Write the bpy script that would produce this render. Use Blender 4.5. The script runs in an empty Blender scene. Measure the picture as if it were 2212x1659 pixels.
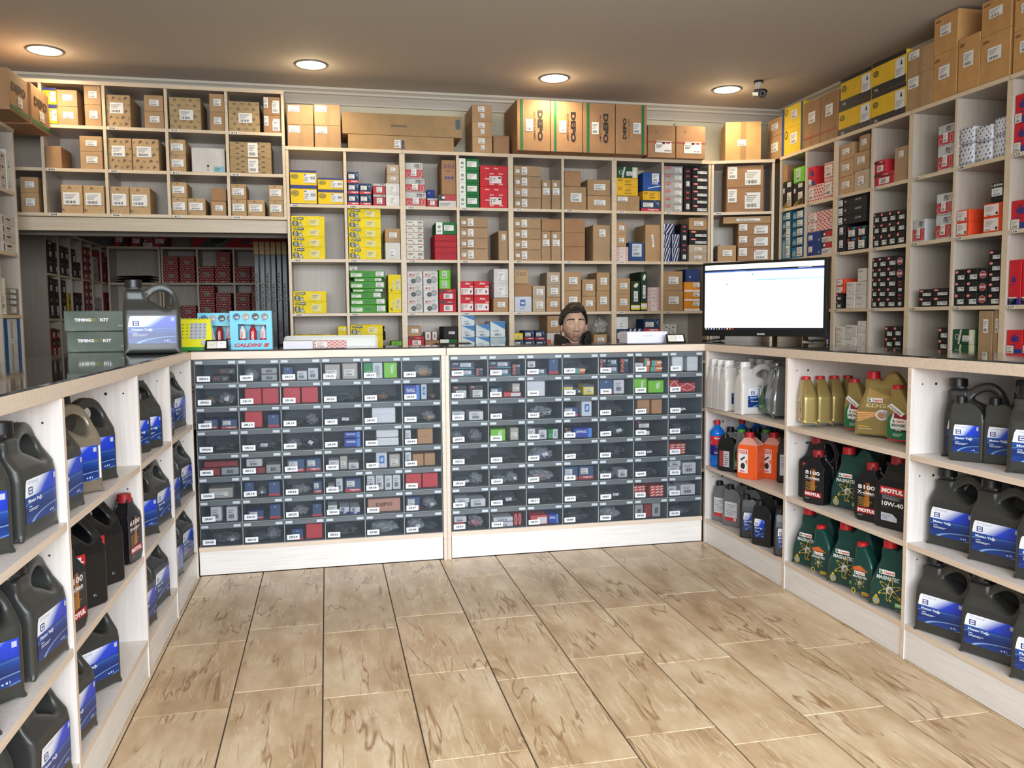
import bpy, bmesh, math, random
import numpy as np
from mathutils import Vector, Matrix, noise
random.seed(7)
SC = bpy.context.scene
COL = SC.collection
# ---------------------------------------------------------------- camera
F = 1802.85; YAW = .2174; PIT = .0788; ROL = -.0082
CAM = Vector((.6275, -4.1579, 1.2267))
fw = Vector((math.sin(YAW)*math.cos(PIT), math.cos(YAW)*math.cos(PIT), -math.sin(PIT)))
r0 = Vector((math.cos(YAW), -math.sin(YAW), 0)); u0_ = r0.cross(fw)
rt = math.cos(ROL)*r0 + math.sin(ROL)*u0_
up = -math.sin(ROL)*r0 + math.cos(ROL)*u0_
cd = bpy.data.cameras.new('camera'); cam = bpy.data.objects.new('camera', cd); COL.objects.link(cam)
m3 = Matrix((rt, up, -fw)).transposed()
cam.matrix_world = Matrix.Translation(CAM) @ m3.to_4x4()
cd.sensor_width = 36; cd.lens = F/2212*36; cd.clip_start = .05
SC.camera = cam
# ---------------------------------------------------------------- light and exposure
SC.view_settings.view_transform = 'Standard'; SC.view_settings.look = 'None'
SC.view_settings.gamma = 1; SC.view_settings.use_curve_mapping = False
SC.view_settings.exposure = -0.1
W = bpy.data.worlds.new('world'); SC.world = W; W.use_nodes = True
W.node_tree.nodes['Background'].inputs[0].default_value = (.82, .9, 1, 1)
W.node_tree.nodes['Background'].inputs[1].default_value = .6
def area(name, loc, rot, sx, sy, power, col):
    l = bpy.data.lights.new(name, 'AREA'); l.shape = 'RECTANGLE'; l.size = sx; l.size_y = sy; l.energy = power; l.color = col
    o = bpy.data.objects.new(name, l); o.location = loc; o.rotation_euler = rot; COL.objects.link(o); return o
DAY = area('shopfront_daylight', (1.3, -5.4, 1.75), (math.radians(68), 0, 0), 4.8, 1.7, 215, (.86, .93, 1))
DAY.data.spread = math.radians(125)
SPOTS = [(-.95, 1.36), (.573, 1.35), (2.15, 1.35), (3.42, 1.39)]
for (x, y) in SPOTS + [(.57, -1.2), (2.1, -1.2)]:
    l = bpy.data.lights.new('downlight_lamp', 'SPOT'); l.energy = 22 if y > 0 else 10; l.color = (1, .78, .48); l.spot_size = math.radians(150); l.spot_blend = .6; l.shadow_soft_size = .07
    o = bpy.data.objects.new('downlight_lamp', l); o.location = (x, y, 2.79); COL.objects.link(o)
for (x, y) in SPOTS:
    l = bpy.data.lights.new('downlight_spill', 'POINT'); l.energy = 1.3; l.color = (1, .8, .5); l.shadow_soft_size = .05
    o = bpy.data.objects.new('downlight_spill', l); o.location = (x, y, 2.72); COL.objects.link(o)
area('storeroom_fill', (-.4, 3.6, 2.55), (0, 0, 0), 1.2, .2, 2.5, (1, .85, .7))  # added fill light that lifts the dark storeroom, no fixture there

# ---------------------------------------------------------------- helpers
def lin(h):
    r = [int(h[i:i+2], 16)/255 for i in (0, 2, 4)]
    return tuple(c/12.92 if c <= .04045 else ((c+.055)/1.055)**2.4 for c in r) + (1,)
MAT = {}
def newmat(name):
    m = bpy.data.materials.new(name); m.use_nodes = True
    return m, m.node_tree, m.node_tree.nodes['Principled BSDF']
def M(h, rough=.6, metal=0, var=0, emit=0, spec=.5, alpha=1, key=None):
    k = key or (h, rough, metal, var, emit, spec, alpha)
    if k in MAT: return MAT[k]
    m, nt, b = newmat('m_'+h)
    c = lin(h)
    b.inputs['Base Color'].default_value = c; b.inputs['Roughness'].default_value = rough; b.inputs['Metallic'].default_value = metal
    b.inputs['Specular IOR Level'].default_value = spec
    if emit:
        b.inputs['Emission Color'].default_value = c; b.inputs['Emission Strength'].default_value = emit
    if alpha < 1: b.inputs['Alpha'].default_value = alpha
    if var:
        tc = nt.nodes.new('ShaderNodeTexCoord'); n = nt.nodes.new('ShaderNodeTexNoise'); n.inputs['Scale'].default_value = 14; n.inputs['Detail'].default_value = 5
        oi = nt.nodes.new('ShaderNodeObjectInfo'); ad = nt.nodes.new('ShaderNodeVectorMath'); ad.operation = 'ADD'
        nt.links.new(tc.outputs['Object'], ad.inputs[0]); nt.links.new(oi.outputs['Location'], ad.inputs[1]); nt.links.new(ad.outputs[0], n.inputs['Vector'])
        mr = nt.nodes.new('ShaderNodeMapRange'); mr.inputs[1].default_value = .3; mr.inputs[2].default_value = .7; mr.inputs[3].default_value = 1-var; mr.inputs[4].default_value = 1+var
        mr2 = nt.nodes.new('ShaderNodeMapRange'); mr2.inputs[3].default_value = 1-var*.9; mr2.inputs[4].default_value = 1+var*.9
        nt.links.new(n.outputs[0], mr.inputs[0]); nt.links.new(oi.outputs['Random'], mr2.inputs[0])
        mu = nt.nodes.new('ShaderNodeMath'); mu.operation = 'MULTIPLY'; nt.links.new(mr.outputs[0], mu.inputs[0]); nt.links.new(mr2.outputs[0], mu.inputs[1])
        vm = nt.nodes.new('ShaderNodeVectorMath'); vm.operation = 'SCALE'; vm.inputs[0].default_value = c[:3]
        nt.links.new(mu.outputs[0], vm.inputs['Scale']); nt.links.new(vm.outputs[0], b.inputs['Base Color'])
    MAT[k] = m; return m
def N(nt, t, **kw):
    n = nt.nodes.new(t)
    for k, v in kw.items():
        if k == 'op': n.operation = v
        else: n.inputs[int(k[1:])].default_value = v
    return n
def ramp(nt, stops):
    r = nt.nodes.new('ShaderNodeValToRGB'); e = r.color_ramp.elements
    e[0].position, e[0].color = stops[0][0], lin(stops[0][1]); e[1].position, e[1].color = stops[-1][0], lin(stops[-1][1])
    for p, c in stops[1:-1]:
        q = e.new(p); q.color = lin(c)
    return r
def mat_laminate(name, a, b_, horiz=False, rough=.38):
    m, nt, b = newmat(name)
    tc = nt.nodes.new('ShaderNodeTexCoord'); oi = nt.nodes.new('ShaderNodeObjectInfo')
    ad = N(nt, 'ShaderNodeVectorMath', op='ADD'); nt.links.new(tc.outputs['Object'], ad.inputs[0]); nt.links.new(oi.outputs['Location'], ad.inputs[1])
    mp = nt.nodes.new('ShaderNodeMapping'); mp.inputs['Scale'].default_value = (3, 60, 60) if horiz else (60, 60, 2.2)
    n = nt.nodes.new('ShaderNodeTexNoise'); n.inputs['Scale'].default_value = 1.6; n.inputs['Detail'].default_value = 4
    nt.links.new(ad.outputs[0], mp.inputs[0]); nt.links.new(mp.outputs[0], n.inputs['Vector'])
    r = ramp(nt, [(.35, b_), (.62, a)]); nt.links.new(n.outputs[0], r.inputs[0]); nt.links.new(r.outputs[0], b.inputs['Base Color'])
    b.inputs['Roughness'].default_value = rough; return m
LAM = mat_laminate('laminate', 'e6dfda', 'ddd5cf')
EDGE = mat_laminate('edge_band', 'e6d4c2', 'dcc8b4', True)
LAMS = mat_laminate('laminate_dimmed', 'bfb2a4', 'b6a99a')  # same laminate as the counters, darkened in colour for weaker light at the walls
EDGES = mat_laminate('edge_band_dimmed', 'dcc8ac', 'd2bd9f', True)  # its edge band, toned down likewise for the dimmer light
KICK = mat_laminate('kick_laminate', 'f2efec', 'e9e5e1', True)
def tag(o, label=None, cat=None, group=None, kind=None):
    if label: o['label'] = label
    if cat: o['category'] = cat
    if group: o['group'] = group
    if kind: o['kind'] = kind
    return o
def link(name, data, parent=None, loc=(0, 0, 0), rz=0, scale=None):
    o = bpy.data.objects.new(name, data); COL.objects.link(o)
    if parent: o.parent = parent
    o.location = loc
    if rz: o.rotation_euler = (0, 0, rz)
    if scale: o.scale = scale
    return o
def me_from(name, V, Fc, mats, mi=None, smooth=False):
    me = bpy.data.meshes.new(name); me.from_pydata(V, [], Fc)
    for m in mats: me.materials.append(m)
    if mi is not None: me.polygons.foreach_set('material_index', mi)
    if smooth: me.polygons.foreach_set('use_smooth', [True]*len(me.polygons))
    me.update(); return me
class MB:
    "collects simple shapes for ONE mesh"
    def __init__(s): s.V = []; s.F = []; s.I = []; s.mats = []; s.sm = []
    def mi(s, m):
        if m not in s.mats: s.mats.append(m)
        return s.mats.index(m)
    def add(s, V, Fc, m, smooth=False):
        b = len(s.V); s.V += [tuple(v) for v in V]; i = m if isinstance(m, list) else [s.mi(m)]*len(Fc)
        s.F += [tuple(b+k for k in f) for f in Fc]; s.I += i; s.sm += [smooth]*len(Fc); return s
    def box(s, x0, y0, z0, x1, y1, z1, m, front=None, bev=0):
        fi = s.mi(m); ff = s.mi(front) if front else fi
        if not bev:
            V = [(x0, y0, z0), (x1, y0, z0), (x1, y1, z0), (x0, y1, z0), (x0, y0, z1), (x1, y0, z1), (x1, y1, z1), (x0, y1, z1)]
            Fc = [(0, 1, 5, 4), (1, 2, 6, 5), (2, 3, 7, 6), (3, 0, 4, 7), (4, 5, 6, 7), (3, 2, 1, 0)]
            return s.add(V, Fc, [ff, fi, fi, fi, fi, fi])
        bm = bmesh.new(); bmesh.ops.create_cube(bm, size=1)
        for v in bm.verts: v.co = Vector(((x0+x1)/2+v.co.x*(x1-x0), (y0+y1)/2+v.co.y*(y1-y0), (z0+z1)/2+v.co.z*(z1-z0)))
        bmesh.ops.bevel(bm, geom=bm.edges[:], offset=bev, segments=2 if bev > .006 else 1, affect='EDGES', profile=.5)
        bm.verts.index_update(); V = [v.co[:] for v in bm.verts]; Fc = [[v.index for v in f.verts] for f in bm.faces]
        bm.normal_update(); I = [ff if f.normal.y < -.9 else fi for f in bm.faces]; bm.free()
        return s.add(V, Fc, I, bev > .006)
    def cyl(s, cx, cy, z0, z1, r, m, n=20, r2=None, axis='z', ribs=0):
        r2 = r if r2 is None else r2; V = []
        for k in range(n):
            a = 2*math.pi*k/n; rr = (1+(ribs if k % 2 else 0)); c, d = math.cos(a)*rr, math.sin(a)*rr
            V += [(cx+r*c, cy+r*d, z0), (cx+r2*c, cy+r2*d, z1)]
        if axis == 'y': V = [(x, z, y) for x, y, z in V]
        if axis == 'x': V = [(z, x, y) for x, y, z in V]
        Fc = [(2*k, (2*k+2) % (2*n), (2*k+3) % (2*n), 2*k+1) for k in range(n)]
        b = len(s.F); s.add(V, Fc, m, True); s.add(V, [tuple(2*k+1 for k in range(n)), tuple(2*k for k in reversed(range(n)))], m); return s
    def lathe(s, prof, m, n=24, cx=0, cy=0):
        V = []; L = len(prof)
        for k in range(n):
            a = 2*math.pi*k/n
            V += [(cx+r*math.cos(a), cy+r*math.sin(a), z) for r, z in prof]
        Fc = [(k*L+j, ((k+1) % n)*L+j, ((k+1) % n)*L+j+1, k*L+j+1) for k in range(n) for j in range(L-1)]
        return s.add(V, Fc, m, True)
    def tube(s, pts, r, m, n=8):
        V = []; pts = [Vector(p) for p in pts]
        for i, p in enumerate(pts):
            t = (pts[min(i+1, len(pts)-1)]-pts[max(i-1, 0)]).normalized()
            a = t.cross(Vector((.3, .2, 1)) if abs(t.z) < .9 else Vector((1, 0, 0))).normalized(); b = t.cross(a)
            rr = r[i] if isinstance(r, (list, tuple)) else r
            V += [p+rr*(math.cos(2*math.pi*k/n)*a+math.sin(2*math.pi*k/n)*b) for k in range(n)]
        Fc = [(i*n+k, i*n+(k+1) % n, (i+1)*n+(k+1) % n, (i+1)*n+k) for i in range(len(pts)-1) for k in range(n)]
        Fc += [tuple(reversed(range(n))), tuple((len(pts)-1)*n+k for k in range(n))]
        return s.add(V, Fc, m, True)
    def mesh(s, name='mesh'):
        me = me_from(name, s.V, s.F, s.mats, s.I); me.polygons.foreach_set('use_smooth', s.sm); return me
    def obj(s, name, parent=None, loc=(0, 0, 0), rz=0): return link(name, s.mesh(name), parent, loc, rz)
# ---- flat print (lettering, stickers): coloured shapes layered on a face, drawn in x-z, facing -y
TXT = {}
def text_geo(t, bold=0, shear=0):
    k = (t, bold, shear)
    if k not in TXT:
        c = bpy.data.curves.new('t', 'FONT'); c.body = t; c.resolution_u = 2; c.offset = bold; c.shear = shear; c.fill_mode = 'FRONT'
        o = bpy.data.objects.new('t', c); COL.objects.link(o); dg = bpy.context.evaluated_depsgraph_get(); dg.update()
        me = o.evaluated_get(dg).to_mesh()
        V = np.array([v.co[:2] for v in me.vertices]); Fc = [tuple(p.vertices) for p in me.polygons]
        o.evaluated_get(dg).to_mesh_clear(); bpy.data.objects.remove(o)
        mn, mx = V.min(0), V.max(0); V = (V-mn)/(mx-mn); TXT[k] = (V, Fc)
    return TXT[k]
def resolve(c): return MAT[c] if c.startswith('@') else M(c, .5)
def prints(elems, dy=.0004, y0=0):
    b = MB(); y = y0
    for e in elems:
        y -= dy; t = e[0]
        if t == 'R':
            _, x0, z0, x1, z1, c = e; b.add([(x0, y, z0), (x1, y, z0), (x1, y, z1), (x0, y, z1)], [(0, 1, 2, 3)], resolve(c))
        elif t == 'P':
            b.add([(x, y, z) for x, z in e[1]], [tuple(range(len(e[1])))], resolve(e[2]))
        elif t == 'E':
            _, cx, cz, rx, rz, c = e; b.add([(cx+rx*math.cos(a), y, cz+rz*math.sin(a)) for a in [2*math.pi*k/18 for k in range(18)]], [tuple(range(18))], resolve(c))
        elif t == 'O':   # ring
            _, cx, cz, rx, rz, w, c = e; n = 24; V = []
            for k in range(n):
                a = 2*math.pi*k/n; V += [(cx+rx*math.cos(a), y, cz+rz*math.sin(a)), (cx+(rx-w)*math.cos(a), y, cz+(rz-w)*math.sin(a))]
            b.add(V, [(2*k, (2*k+2) % (2*n), (2*k+3) % (2*n), 2*k+1) for k in range(n)], resolve(c))
        elif t == 'T':   # text fitted in a rectangle; optional rot90
            _, s, x0, z0, x1, z1, c = e[:7]; bold = e[7] if len(e) > 7 else .02; sh = e[8] if len(e) > 8 else 0; rot = e[9] if len(e) > 9 else 0
            V, Fc = text_geo(s, bold, sh)
            if rot == 1: P = [(x1-v[1]*(x1-x0), y, z0+v[0]*(z1-z0)) for v in V]
            elif rot == -1: P = [(x0+v[1]*(x1-x0), y, z1-v[0]*(z1-z0)) for v in V]
            elif rot == 2: P = [(x1-v[0]*(x1-x0), y, z1-v[1]*(z1-z0)) for v in V]
            else: P = [(x0+v[0]*(x1-x0), y, z0+v[1]*(z1-z0)) for v in V]
            b.add(P, Fc, resolve(c))
        elif t == 'B':   # barcode
            _, x0, z0, x1, z1, c = e; n = 9
            for k in range(n):
                a = x0+(x1-x0)*k/n; w = (x1-x0)/n*(.35+.4*((k*7) % 3)/2)
                b.add([(a, y, z0), (a+w, y, z0), (a+w, y, z1), (a, y, z1)], [(0, 1, 2, 3)], resolve(c))
        elif t == 'L':   # lines of small print
            _, x0, z0, x1, z1, n, c = e
            for k in range(n):
                h = (z1-z0)/n; a = z0+h*k; ww = (x1-x0)*(.6+.4*((k*5) % 4)/3)
                b.add([(x0, y, a), (x0+ww, y, a), (x0+ww, y, a+h*.45), (x0, y, a+h*.45)], [(0, 1, 2, 3)], resolve(c))
    return b.mesh('print')
def sticker(x0, z0, x1, z1, bar=True, col='e8e6e2'):
    w, h = x1-x0, z1-z0
    e = [('R', x0, z0, x1, z1, col), ('L', x0+.08*w, z0+.45*h, x0+.8*w, z0+.9*h, 4, '8a8a8a')]
    e.append(('B', x0+.1*w, z0+.1*h, x0+.75*w, z0+.32*h, '333333') if bar else ('L', x0+.08*w, z0+.1*h, x0+.6*w, z0+.35*h, 2, '555555'))
    return e
# ---- planes on which shelf fronts stand: a pixel of the photograph is carried along its ray onto the real plane
class Plane:
    def __init__(s, p0, p1):
        s.o = Vector((p0[0], p0[1], 0)); s.bays = []; s.u = Vector((p1[0]-p0[0], p1[1]-p0[1], 0)).normalized(); s.rz = math.atan2(s.u.y, s.u.x)
        s.n = Vector((s.u.y, -s.u.x, 0))      # faces the viewer
    def hit(s, px, py, off=0):
        r = fw + rt*((px-1106)/F) + up*((829.5-py)/F); o = s.o + s.n*off
        t = (o-CAM).dot(s.n)/r.dot(s.n); P = CAM + r*t
        return (P-s.o).dot(s.u), P.z
    def at(s, u, z, off=0): return s.o + s.u*u + s.n*off + Vector((0, 0, z))
def ground(px, py, z):
    r = fw + rt*((px-1106)/F) + up*((829.5-py)/F); t = (z-CAM.z)/r.z; return CAM + r*t
BACK = Plane((0, 1.6), (1, 1.6)); RIGHT = Plane((3.84, 1.45), (3.84, 0)); DIAG = Plane((3.406, 1.6), (3.84, 1.45)); LEFT = Plane((-1.15, -1), (-1.15, 0))
SBACK = Plane((-1.2, 5.3), (0, 5.3)); SLEFT = Plane((-1.6, 3), (-1.6, 4))
ORD = ['first', 'second', 'third', 'fourth', 'fifth', 'sixth', 'seventh', 'eighth', 'ninth', 'tenth', 'eleventh', 'twelfth', 'thirteenth', 'fourteenth', 'fifteenth', 'sixteenth']

# ---------------------------------------------------------------- room shell
CEILZ = 2.82
def struct(b, name): return tag(b.obj(name), kind='structure')
mc, nt, bb = newmat('ceiling_paint'); bb.inputs['Base Color'].default_value = lin('c9bfb4'); bb.inputs['Roughness'].default_value = .8
mw, nt, bb = newmat('wall_paint'); bb.inputs['Base Color'].default_value = lin('d8cfae'); bb.inputs['Roughness'].default_value = .8
n = N(nt, 'ShaderNodeTexNoise'); n.inputs['Scale'].default_value = 3; r = ramp(nt, [(.3, 'cfc7aa'), (.7, 'ddd6bc')]); nt.links.new(n.outputs[0], r.inputs[0]); nt.links.new(r.outputs[0], bb.inputs['Base Color'])
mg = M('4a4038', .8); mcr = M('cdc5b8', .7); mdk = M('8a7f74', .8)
struct(MB().box(-1.7, -5.8, CEILZ, 4.4, 2.1, CEILZ+.1, mc), 'ceiling')
struct(MB().box(-1.7, -5.6, 0, -1.5, 1.95, CEILZ, mw), 'wall_left')
struct(MB().box(4.19, -5.6, 0, 4.35, 2.1, CEILZ, mw), 'wall_right')
struct(MB().box(.41, 1.95, 0, 4.19, 2.07, CEILZ, mw).box(-1.7, 1.95, 1.86, .41, 2.07, CEILZ, mw), 'wall_back')
struct(MB().box(-1.7, -5.8, 0, 4.35, -5.6, .15, mw).box(-1.7, -5.8, 2.6, 4.35, -5.6, CEILZ, mw).box(-1.7, -5.8, .15, -1.2, -5.6, 2.6, mw).box(3.85, -5.8, .15, 4.35, -5.6, 2.6, mw), 'wall_front')
fr = M('b8b8b8', .4, .6)
wf = tag(link('window_1', None), kind='structure')
for x in (-1.2, .06, 1.32, 2.58, 3.8): MB().box(x, -5.74, .15, x+.05, -5.66, 2.6, fr).obj('window_frame', wf)
for z in (.15, 2.55): MB().box(-1.2, -5.74, z, 3.85, -5.66, z+.05, fr).obj('window_rail', wf)
# cornice: stepped profile swept along the back and the right wall
prof = [(0, 0), (.016, 0), (.022, -.0), (.022, .012), (.035, .03), (.06, .055), (.075, .06), (.075, .072), (.088, .08), (.1, .085), (.1, .1), (0, .1)]
prof = [(a, CEILZ-.1+b_) for a, b_ in prof]
def sweep(path, name):
    V = []; L = len(prof)
    for (x, y, dx, dy) in path: V += [(x+dx*a, y+dy*a, z) for a, z in prof]
    Fc = [(i*L+j, i*L+j+1, (i+1)*L+j+1, (i+1)*L+j) for i in range(len(path)-1) for j in range(L-1)]
    b = MB().add(V, Fc, mcr); struct(b, name)
sweep([(-1.5, 1.95, 1, -1), (4.19, 1.95, -1, -1)], 'trim_1')
sweep([(4.19, 1.95, -1, -1), (4.19, -5.6, -1, 0)], 'trim_2')
sweep([(-1.5, -5.6, 1, 0), (-1.5, 1.95, 1, -1)], 'trim_3')
# storeroom behind the opening
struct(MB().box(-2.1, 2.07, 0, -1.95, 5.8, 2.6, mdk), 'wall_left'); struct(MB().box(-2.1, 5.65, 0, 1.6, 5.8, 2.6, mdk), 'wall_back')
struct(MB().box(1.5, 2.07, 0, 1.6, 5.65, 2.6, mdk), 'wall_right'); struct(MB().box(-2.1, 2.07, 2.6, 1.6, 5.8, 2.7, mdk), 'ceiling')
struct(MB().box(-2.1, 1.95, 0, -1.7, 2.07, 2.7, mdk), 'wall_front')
# ---- floor of separate tiles
def mat_tile():
    m, nt, b = newmat('travertine_tile'); L = nt.links.new
    tc = nt.nodes.new('ShaderNodeTexCoord'); oi = nt.nodes.new('ShaderNodeObjectInfo')
    mul = N(nt, 'ShaderNodeVectorMath', op='SCALE'); mul.inputs['Scale'].default_value = 37; cb = nt.nodes.new('ShaderNodeCombineXYZ')
    for i in range(3): L(oi.outputs['Random'], cb.inputs[i])
    L(cb.outputs[0], mul.inputs[0]); ad = N(nt, 'ShaderNodeVectorMath', op='ADD'); L(tc.outputs['Object'], ad.inputs[0]); L(mul.outputs[0], ad.inputs[1])
    n1 = N(nt, 'ShaderNodeTexNoise'); n1.inputs['Scale'].default_value = 7; n1.inputs['Detail'].default_value = 6; n1.inputs['Roughness'].default_value = .62
    mp = nt.nodes.new('ShaderNodeMapping'); mp.inputs['Scale'].default_value = (1, .38, 1); L(ad.outputs[0], mp.inputs[0]); L(mp.outputs[0], n1.inputs['Vector'])
    base = ramp(nt, [(.28, 'a48562'), (.44, 'bfa27e'), (.55, 'cdb391'), (.72, 'dfccad')]); L(n1.outputs[0], base.inputs[0])
    # long thin veins running along the tile
    def vein(sc, seed, thr, wob):
        mp2 = nt.nodes.new('ShaderNodeMapping'); mp2.inputs['Scale'].default_value = (1, .13, 1); mp2.inputs['Location'].default_value = (seed, seed, 0); L(ad.outputs[0], mp2.inputs[0])
        nn = N(nt, 'ShaderNodeTexNoise'); nn.inputs['Scale'].default_value = sc; nn.inputs['Detail'].default_value = 3.2; nn.inputs['Distortion'].default_value = wob; L(mp2.outputs[0], nn.inputs['Vector'])
        s = N(nt, 'ShaderNodeMath', op='SUBTRACT', _1=.5); L(nn.outputs[0], s.inputs[0]); a = N(nt, 'ShaderNodeMath', op='ABSOLUTE'); L(s.outputs[0], a.inputs[0])
        r = nt.nodes.new('ShaderNodeMapRange'); r.inputs[1].default_value = 0; r.inputs[2].default_value = thr; r.inputs[3].default_value = 1; r.inputs[4].default_value = 0; L(a.outputs[0], r.inputs[0])
        pr = N(nt, 'ShaderNodeTexNoise'); pr.inputs['Scale'].default_value = 5; L(ad.outputs[0], pr.inputs['Vector'])
        pm_ = nt.nodes.new('ShaderNodeMapRange'); pm_.inputs[1].default_value = .42; pm_.inputs[2].default_value = .52; L(pr.outputs[0], pm_.inputs[0])
        mm = N(nt, 'ShaderNodeMath', op='MULTIPLY'); L(r.outputs[0], mm.inputs[0]); L(pm_.outputs[0], mm.inputs[1]); return mm
    v1 = vein(9, 3.1, .016, .5); v2 = vein(26, 8.7, .03, .3)
    mx = nt.nodes.new('ShaderNodeMixRGB'); mx.inputs[2].default_value = lin('94714c'); L(v1.outputs[0], mx.inputs[0]); L(base.outputs[0], mx.inputs[1])
    mx2 = nt.nodes.new('ShaderNodeMixRGB'); mx2.inputs[2].default_value = lin('e2d2b4'); h = N(nt, 'ShaderNodeMath', op='MULTIPLY', _1=.55); L(v2.outputs[0], h.inputs[0]); L(h.outputs[0], mx2.inputs[0]); L(mx.outputs[0], mx2.inputs[1])
    L(mx2.outputs[0], b.inputs['Base Color']); b.inputs['Roughness'].default_value = .3; b.inputs['Specular IOR Level'].default_value = .45
    bu = nt.nodes.new('ShaderNodeBump'); bu.inputs['Strength'].default_value = .12; bu.inputs['Distance'].default_value = .004; L(n1.outputs[0], bu.inputs['Height']); L(bu.outputs[0], b.inputs['Normal'])
    return m
TILE = mat_tile()
floor = tag(MB().box(-2.1, -5.8, -.1, 4.35, 5.8, -.004, mg).obj('floor'), kind='structure')
PX, PY, G = .2886, .577, .0022
TM = {}
def tile(x0, y0, x1, y1):
    w, l = round(x1-x0-2*G, 4), round(y1-y0-2*G, 4)
    if w < .006 or l < .01: return
    if (w, l) not in TM: TM[(w, l)] = MB().box(-w/2, -l/2, -.006, w/2, l/2, 0, TILE, bev=.0014).mesh('tile')
    link('tile', TM[(w, l)], floor, ((x0+x1)/2, (y0+y1)/2, 0))
for i in range(-1, 10):
    xa, xb = max(.0075+PX*i, -.019), min(.0075+PX*(i+1), 2.629)
    if xb-xa < .004: continue
    off = -.31 if i % 2 == 0 else -.2
    ys = [0.006] + [off-PY*k for k in range(10)]
    for a, b_ in zip(ys, ys[1:]): tile(xa, b_, xb, a)
# ---------------------------------------------------------------- shelving
ZS = [.08, .54, .90, 1.27, 1.63, 1.99, 2.362]
T = .018
TAGM = {}
def shelf_tag(root, s, u, z):
    if s not in TAGM: TAGM[s] = prints([('R', 0, 0, .052, .017, 'e6e0d4'), ('T', s, .008, .003, .044, .014, '2a2420', .03)])
    link('shelf_tag', TAGM[s], root, (u, -.001, z))
PM = {}
def panel(root, name, x0, z0, x1, z1, d, body, edge, y0=0):
    k = (round(x1-x0, 4), round(z1-z0, 4), d, body.name)
    if k not in PM: PM[k] = MB().box(-(x1-x0)/2, 0, 0, (x1-x0)/2, d, z1-z0, body, edge).mesh(name)
    return link(name, PM[k], root, ((x0+x1)/2, y0, z0))
def shelving(label, P, u0, divs, zs=ZS, d=.34, tags={}, body=None, edge=None, top=True, group='cream laminate shelving around the shop walls', zbot=None, name='shelving_unit'):
    body = body or LAMS; edge = edge or EDGES
    w = divs[-1]-divs[0]
    root = link(name, None, None, P.at(divs[0], 0), P.rz); tag(root, label, 'shelving', group)
    zb, zt = (zs[0] if zbot is None else zbot), zs[-1]
    D = [x-divs[0] for x in divs]
    for i in range(len(D)-1): P.bays.append((divs[i]+(T if i == 0 else T/2)+.0015, divs[i+1]-(T if i == len(D)-2 else T/2)-.0015, list(zs)))
    for i, x in enumerate(D):
        a, b_ = (0, T) if i == 0 else ((w-T, w) if i == len(D)-1 else (x-T/2, x+T/2))
        panel(root, 'side_panel' if i in (0, len(D)-1) else 'divider', a, zb, b_, zt-.0225, d, body, edge)
    for z in zs[:-1]:
        for i in range(len(D)-1):
            a = D[i]+(T if i == 0 else T/2)+.0005; b_ = D[i+1]-(T if i == len(D)-2 else T/2)-.0005
            panel(root, 'shelf', a, z-.02, b_, z, d-.006, body, edge, .002)
    if top: panel(root, 'top_board', -.001, zt-.022, w+.001, zt, d, body, edge, -.004)
    panel(root, 'back_panel', 0, zb, w, zt-.0225, .006, body, body, d)
    for (i, z), s in tags.items():
        shelf_tag(root, s, D[i]+(T if i == 0 else T/2)+.012, z-.019)
    return root
c = [.395+.3775*i for i in range(9)]
cols = [.392, .772, 1.152, 1.530, 1.902, 2.278, 2.660, 3.030, 3.406]
z4 = ZS[6], ZS[5], ZS[4], ZS[3]
shelving('cream shelving unit stacked with yellow cartons, tags H01 to H10', BACK, 0, cols[0:3], tags={(0, z4[0]): 'H01', (0, z4[1]): 'H02', (0, z4[2]): 'H03', (0, z4[3]): 'H04', (1, z4[1]): 'H08', (1, z4[2]): 'H09', (1, z4[3]): 'H10'})
shelving('cream shelving unit with green KIT boxes and red cartons, tags H14 to H23', BACK, 0, cols[2:5], tags={(0, z4[0]): 'H14', (0, z4[1]): 'H15', (0, z4[2]): 'H16', (0, z4[3]): 'H17', (1, z4[1]): 'H21', (1, z4[2]): 'H22', (1, z4[3]): 'H23'})
shelving('cream shelving unit full of kraft cartons, tags J01 to J09', BACK, 0, cols[4:7], tags={(0, z4[0]): 'J01', (0, z4[1]): 'J02', (0, z4[2]): 'J03', (0, z4[3]): 'J04', (1, z4[1]): 'J08', (1, z4[2]): 'J09'})
shelving('cream shelving unit with blue striped cartons, tags J14 to J23', BACK, 0, cols[6:9], tags={(0, z4[0]): 'J14', (0, z4[1]): 'J15', (0, z4[2]): 'J16', (0, z4[3]): 'J17', (1, z4[1]): 'J21', (1, z4[2]): 'J22', (1, z4[3]): 'J23'})
DL = math.hypot(.434, .15)
shelving('angled corner shelving bay beside the screen, tags I01 to I03', DIAG, 0, [.004, DL-.004], d=.3, tags={(0, z4[0]): 'I01', (0, z4[1]): 'I02', (0, z4[2]): 'I03'})
kd = [.065, .40, .738, 1.108, 1.45, 1.792, 2.141, 2.49]   # along the right wall, from the corner
shelving('cream wall shelving next to the corner bay, tags K08 and K09', RIGHT, 0, kd[0:3], tags={(0, z4[1]): 'K08', (1, z4[1]): 'K09', (0, z4[2]): 'K02', (1, z4[2]): 'K10'})
shelving('cream wall shelving with black boxes, tags K14 to K23', RIGHT, 0, kd[2:5], tags={(0, z4[0]): 'K14', (0, z4[1]): 'K15', (0, z4[2]): 'K16', (0, z4[3]): 'K17', (1, z4[1]): 'K21', (1, z4[2]): 'K22', (1, z4[3]): 'K23'})
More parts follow.
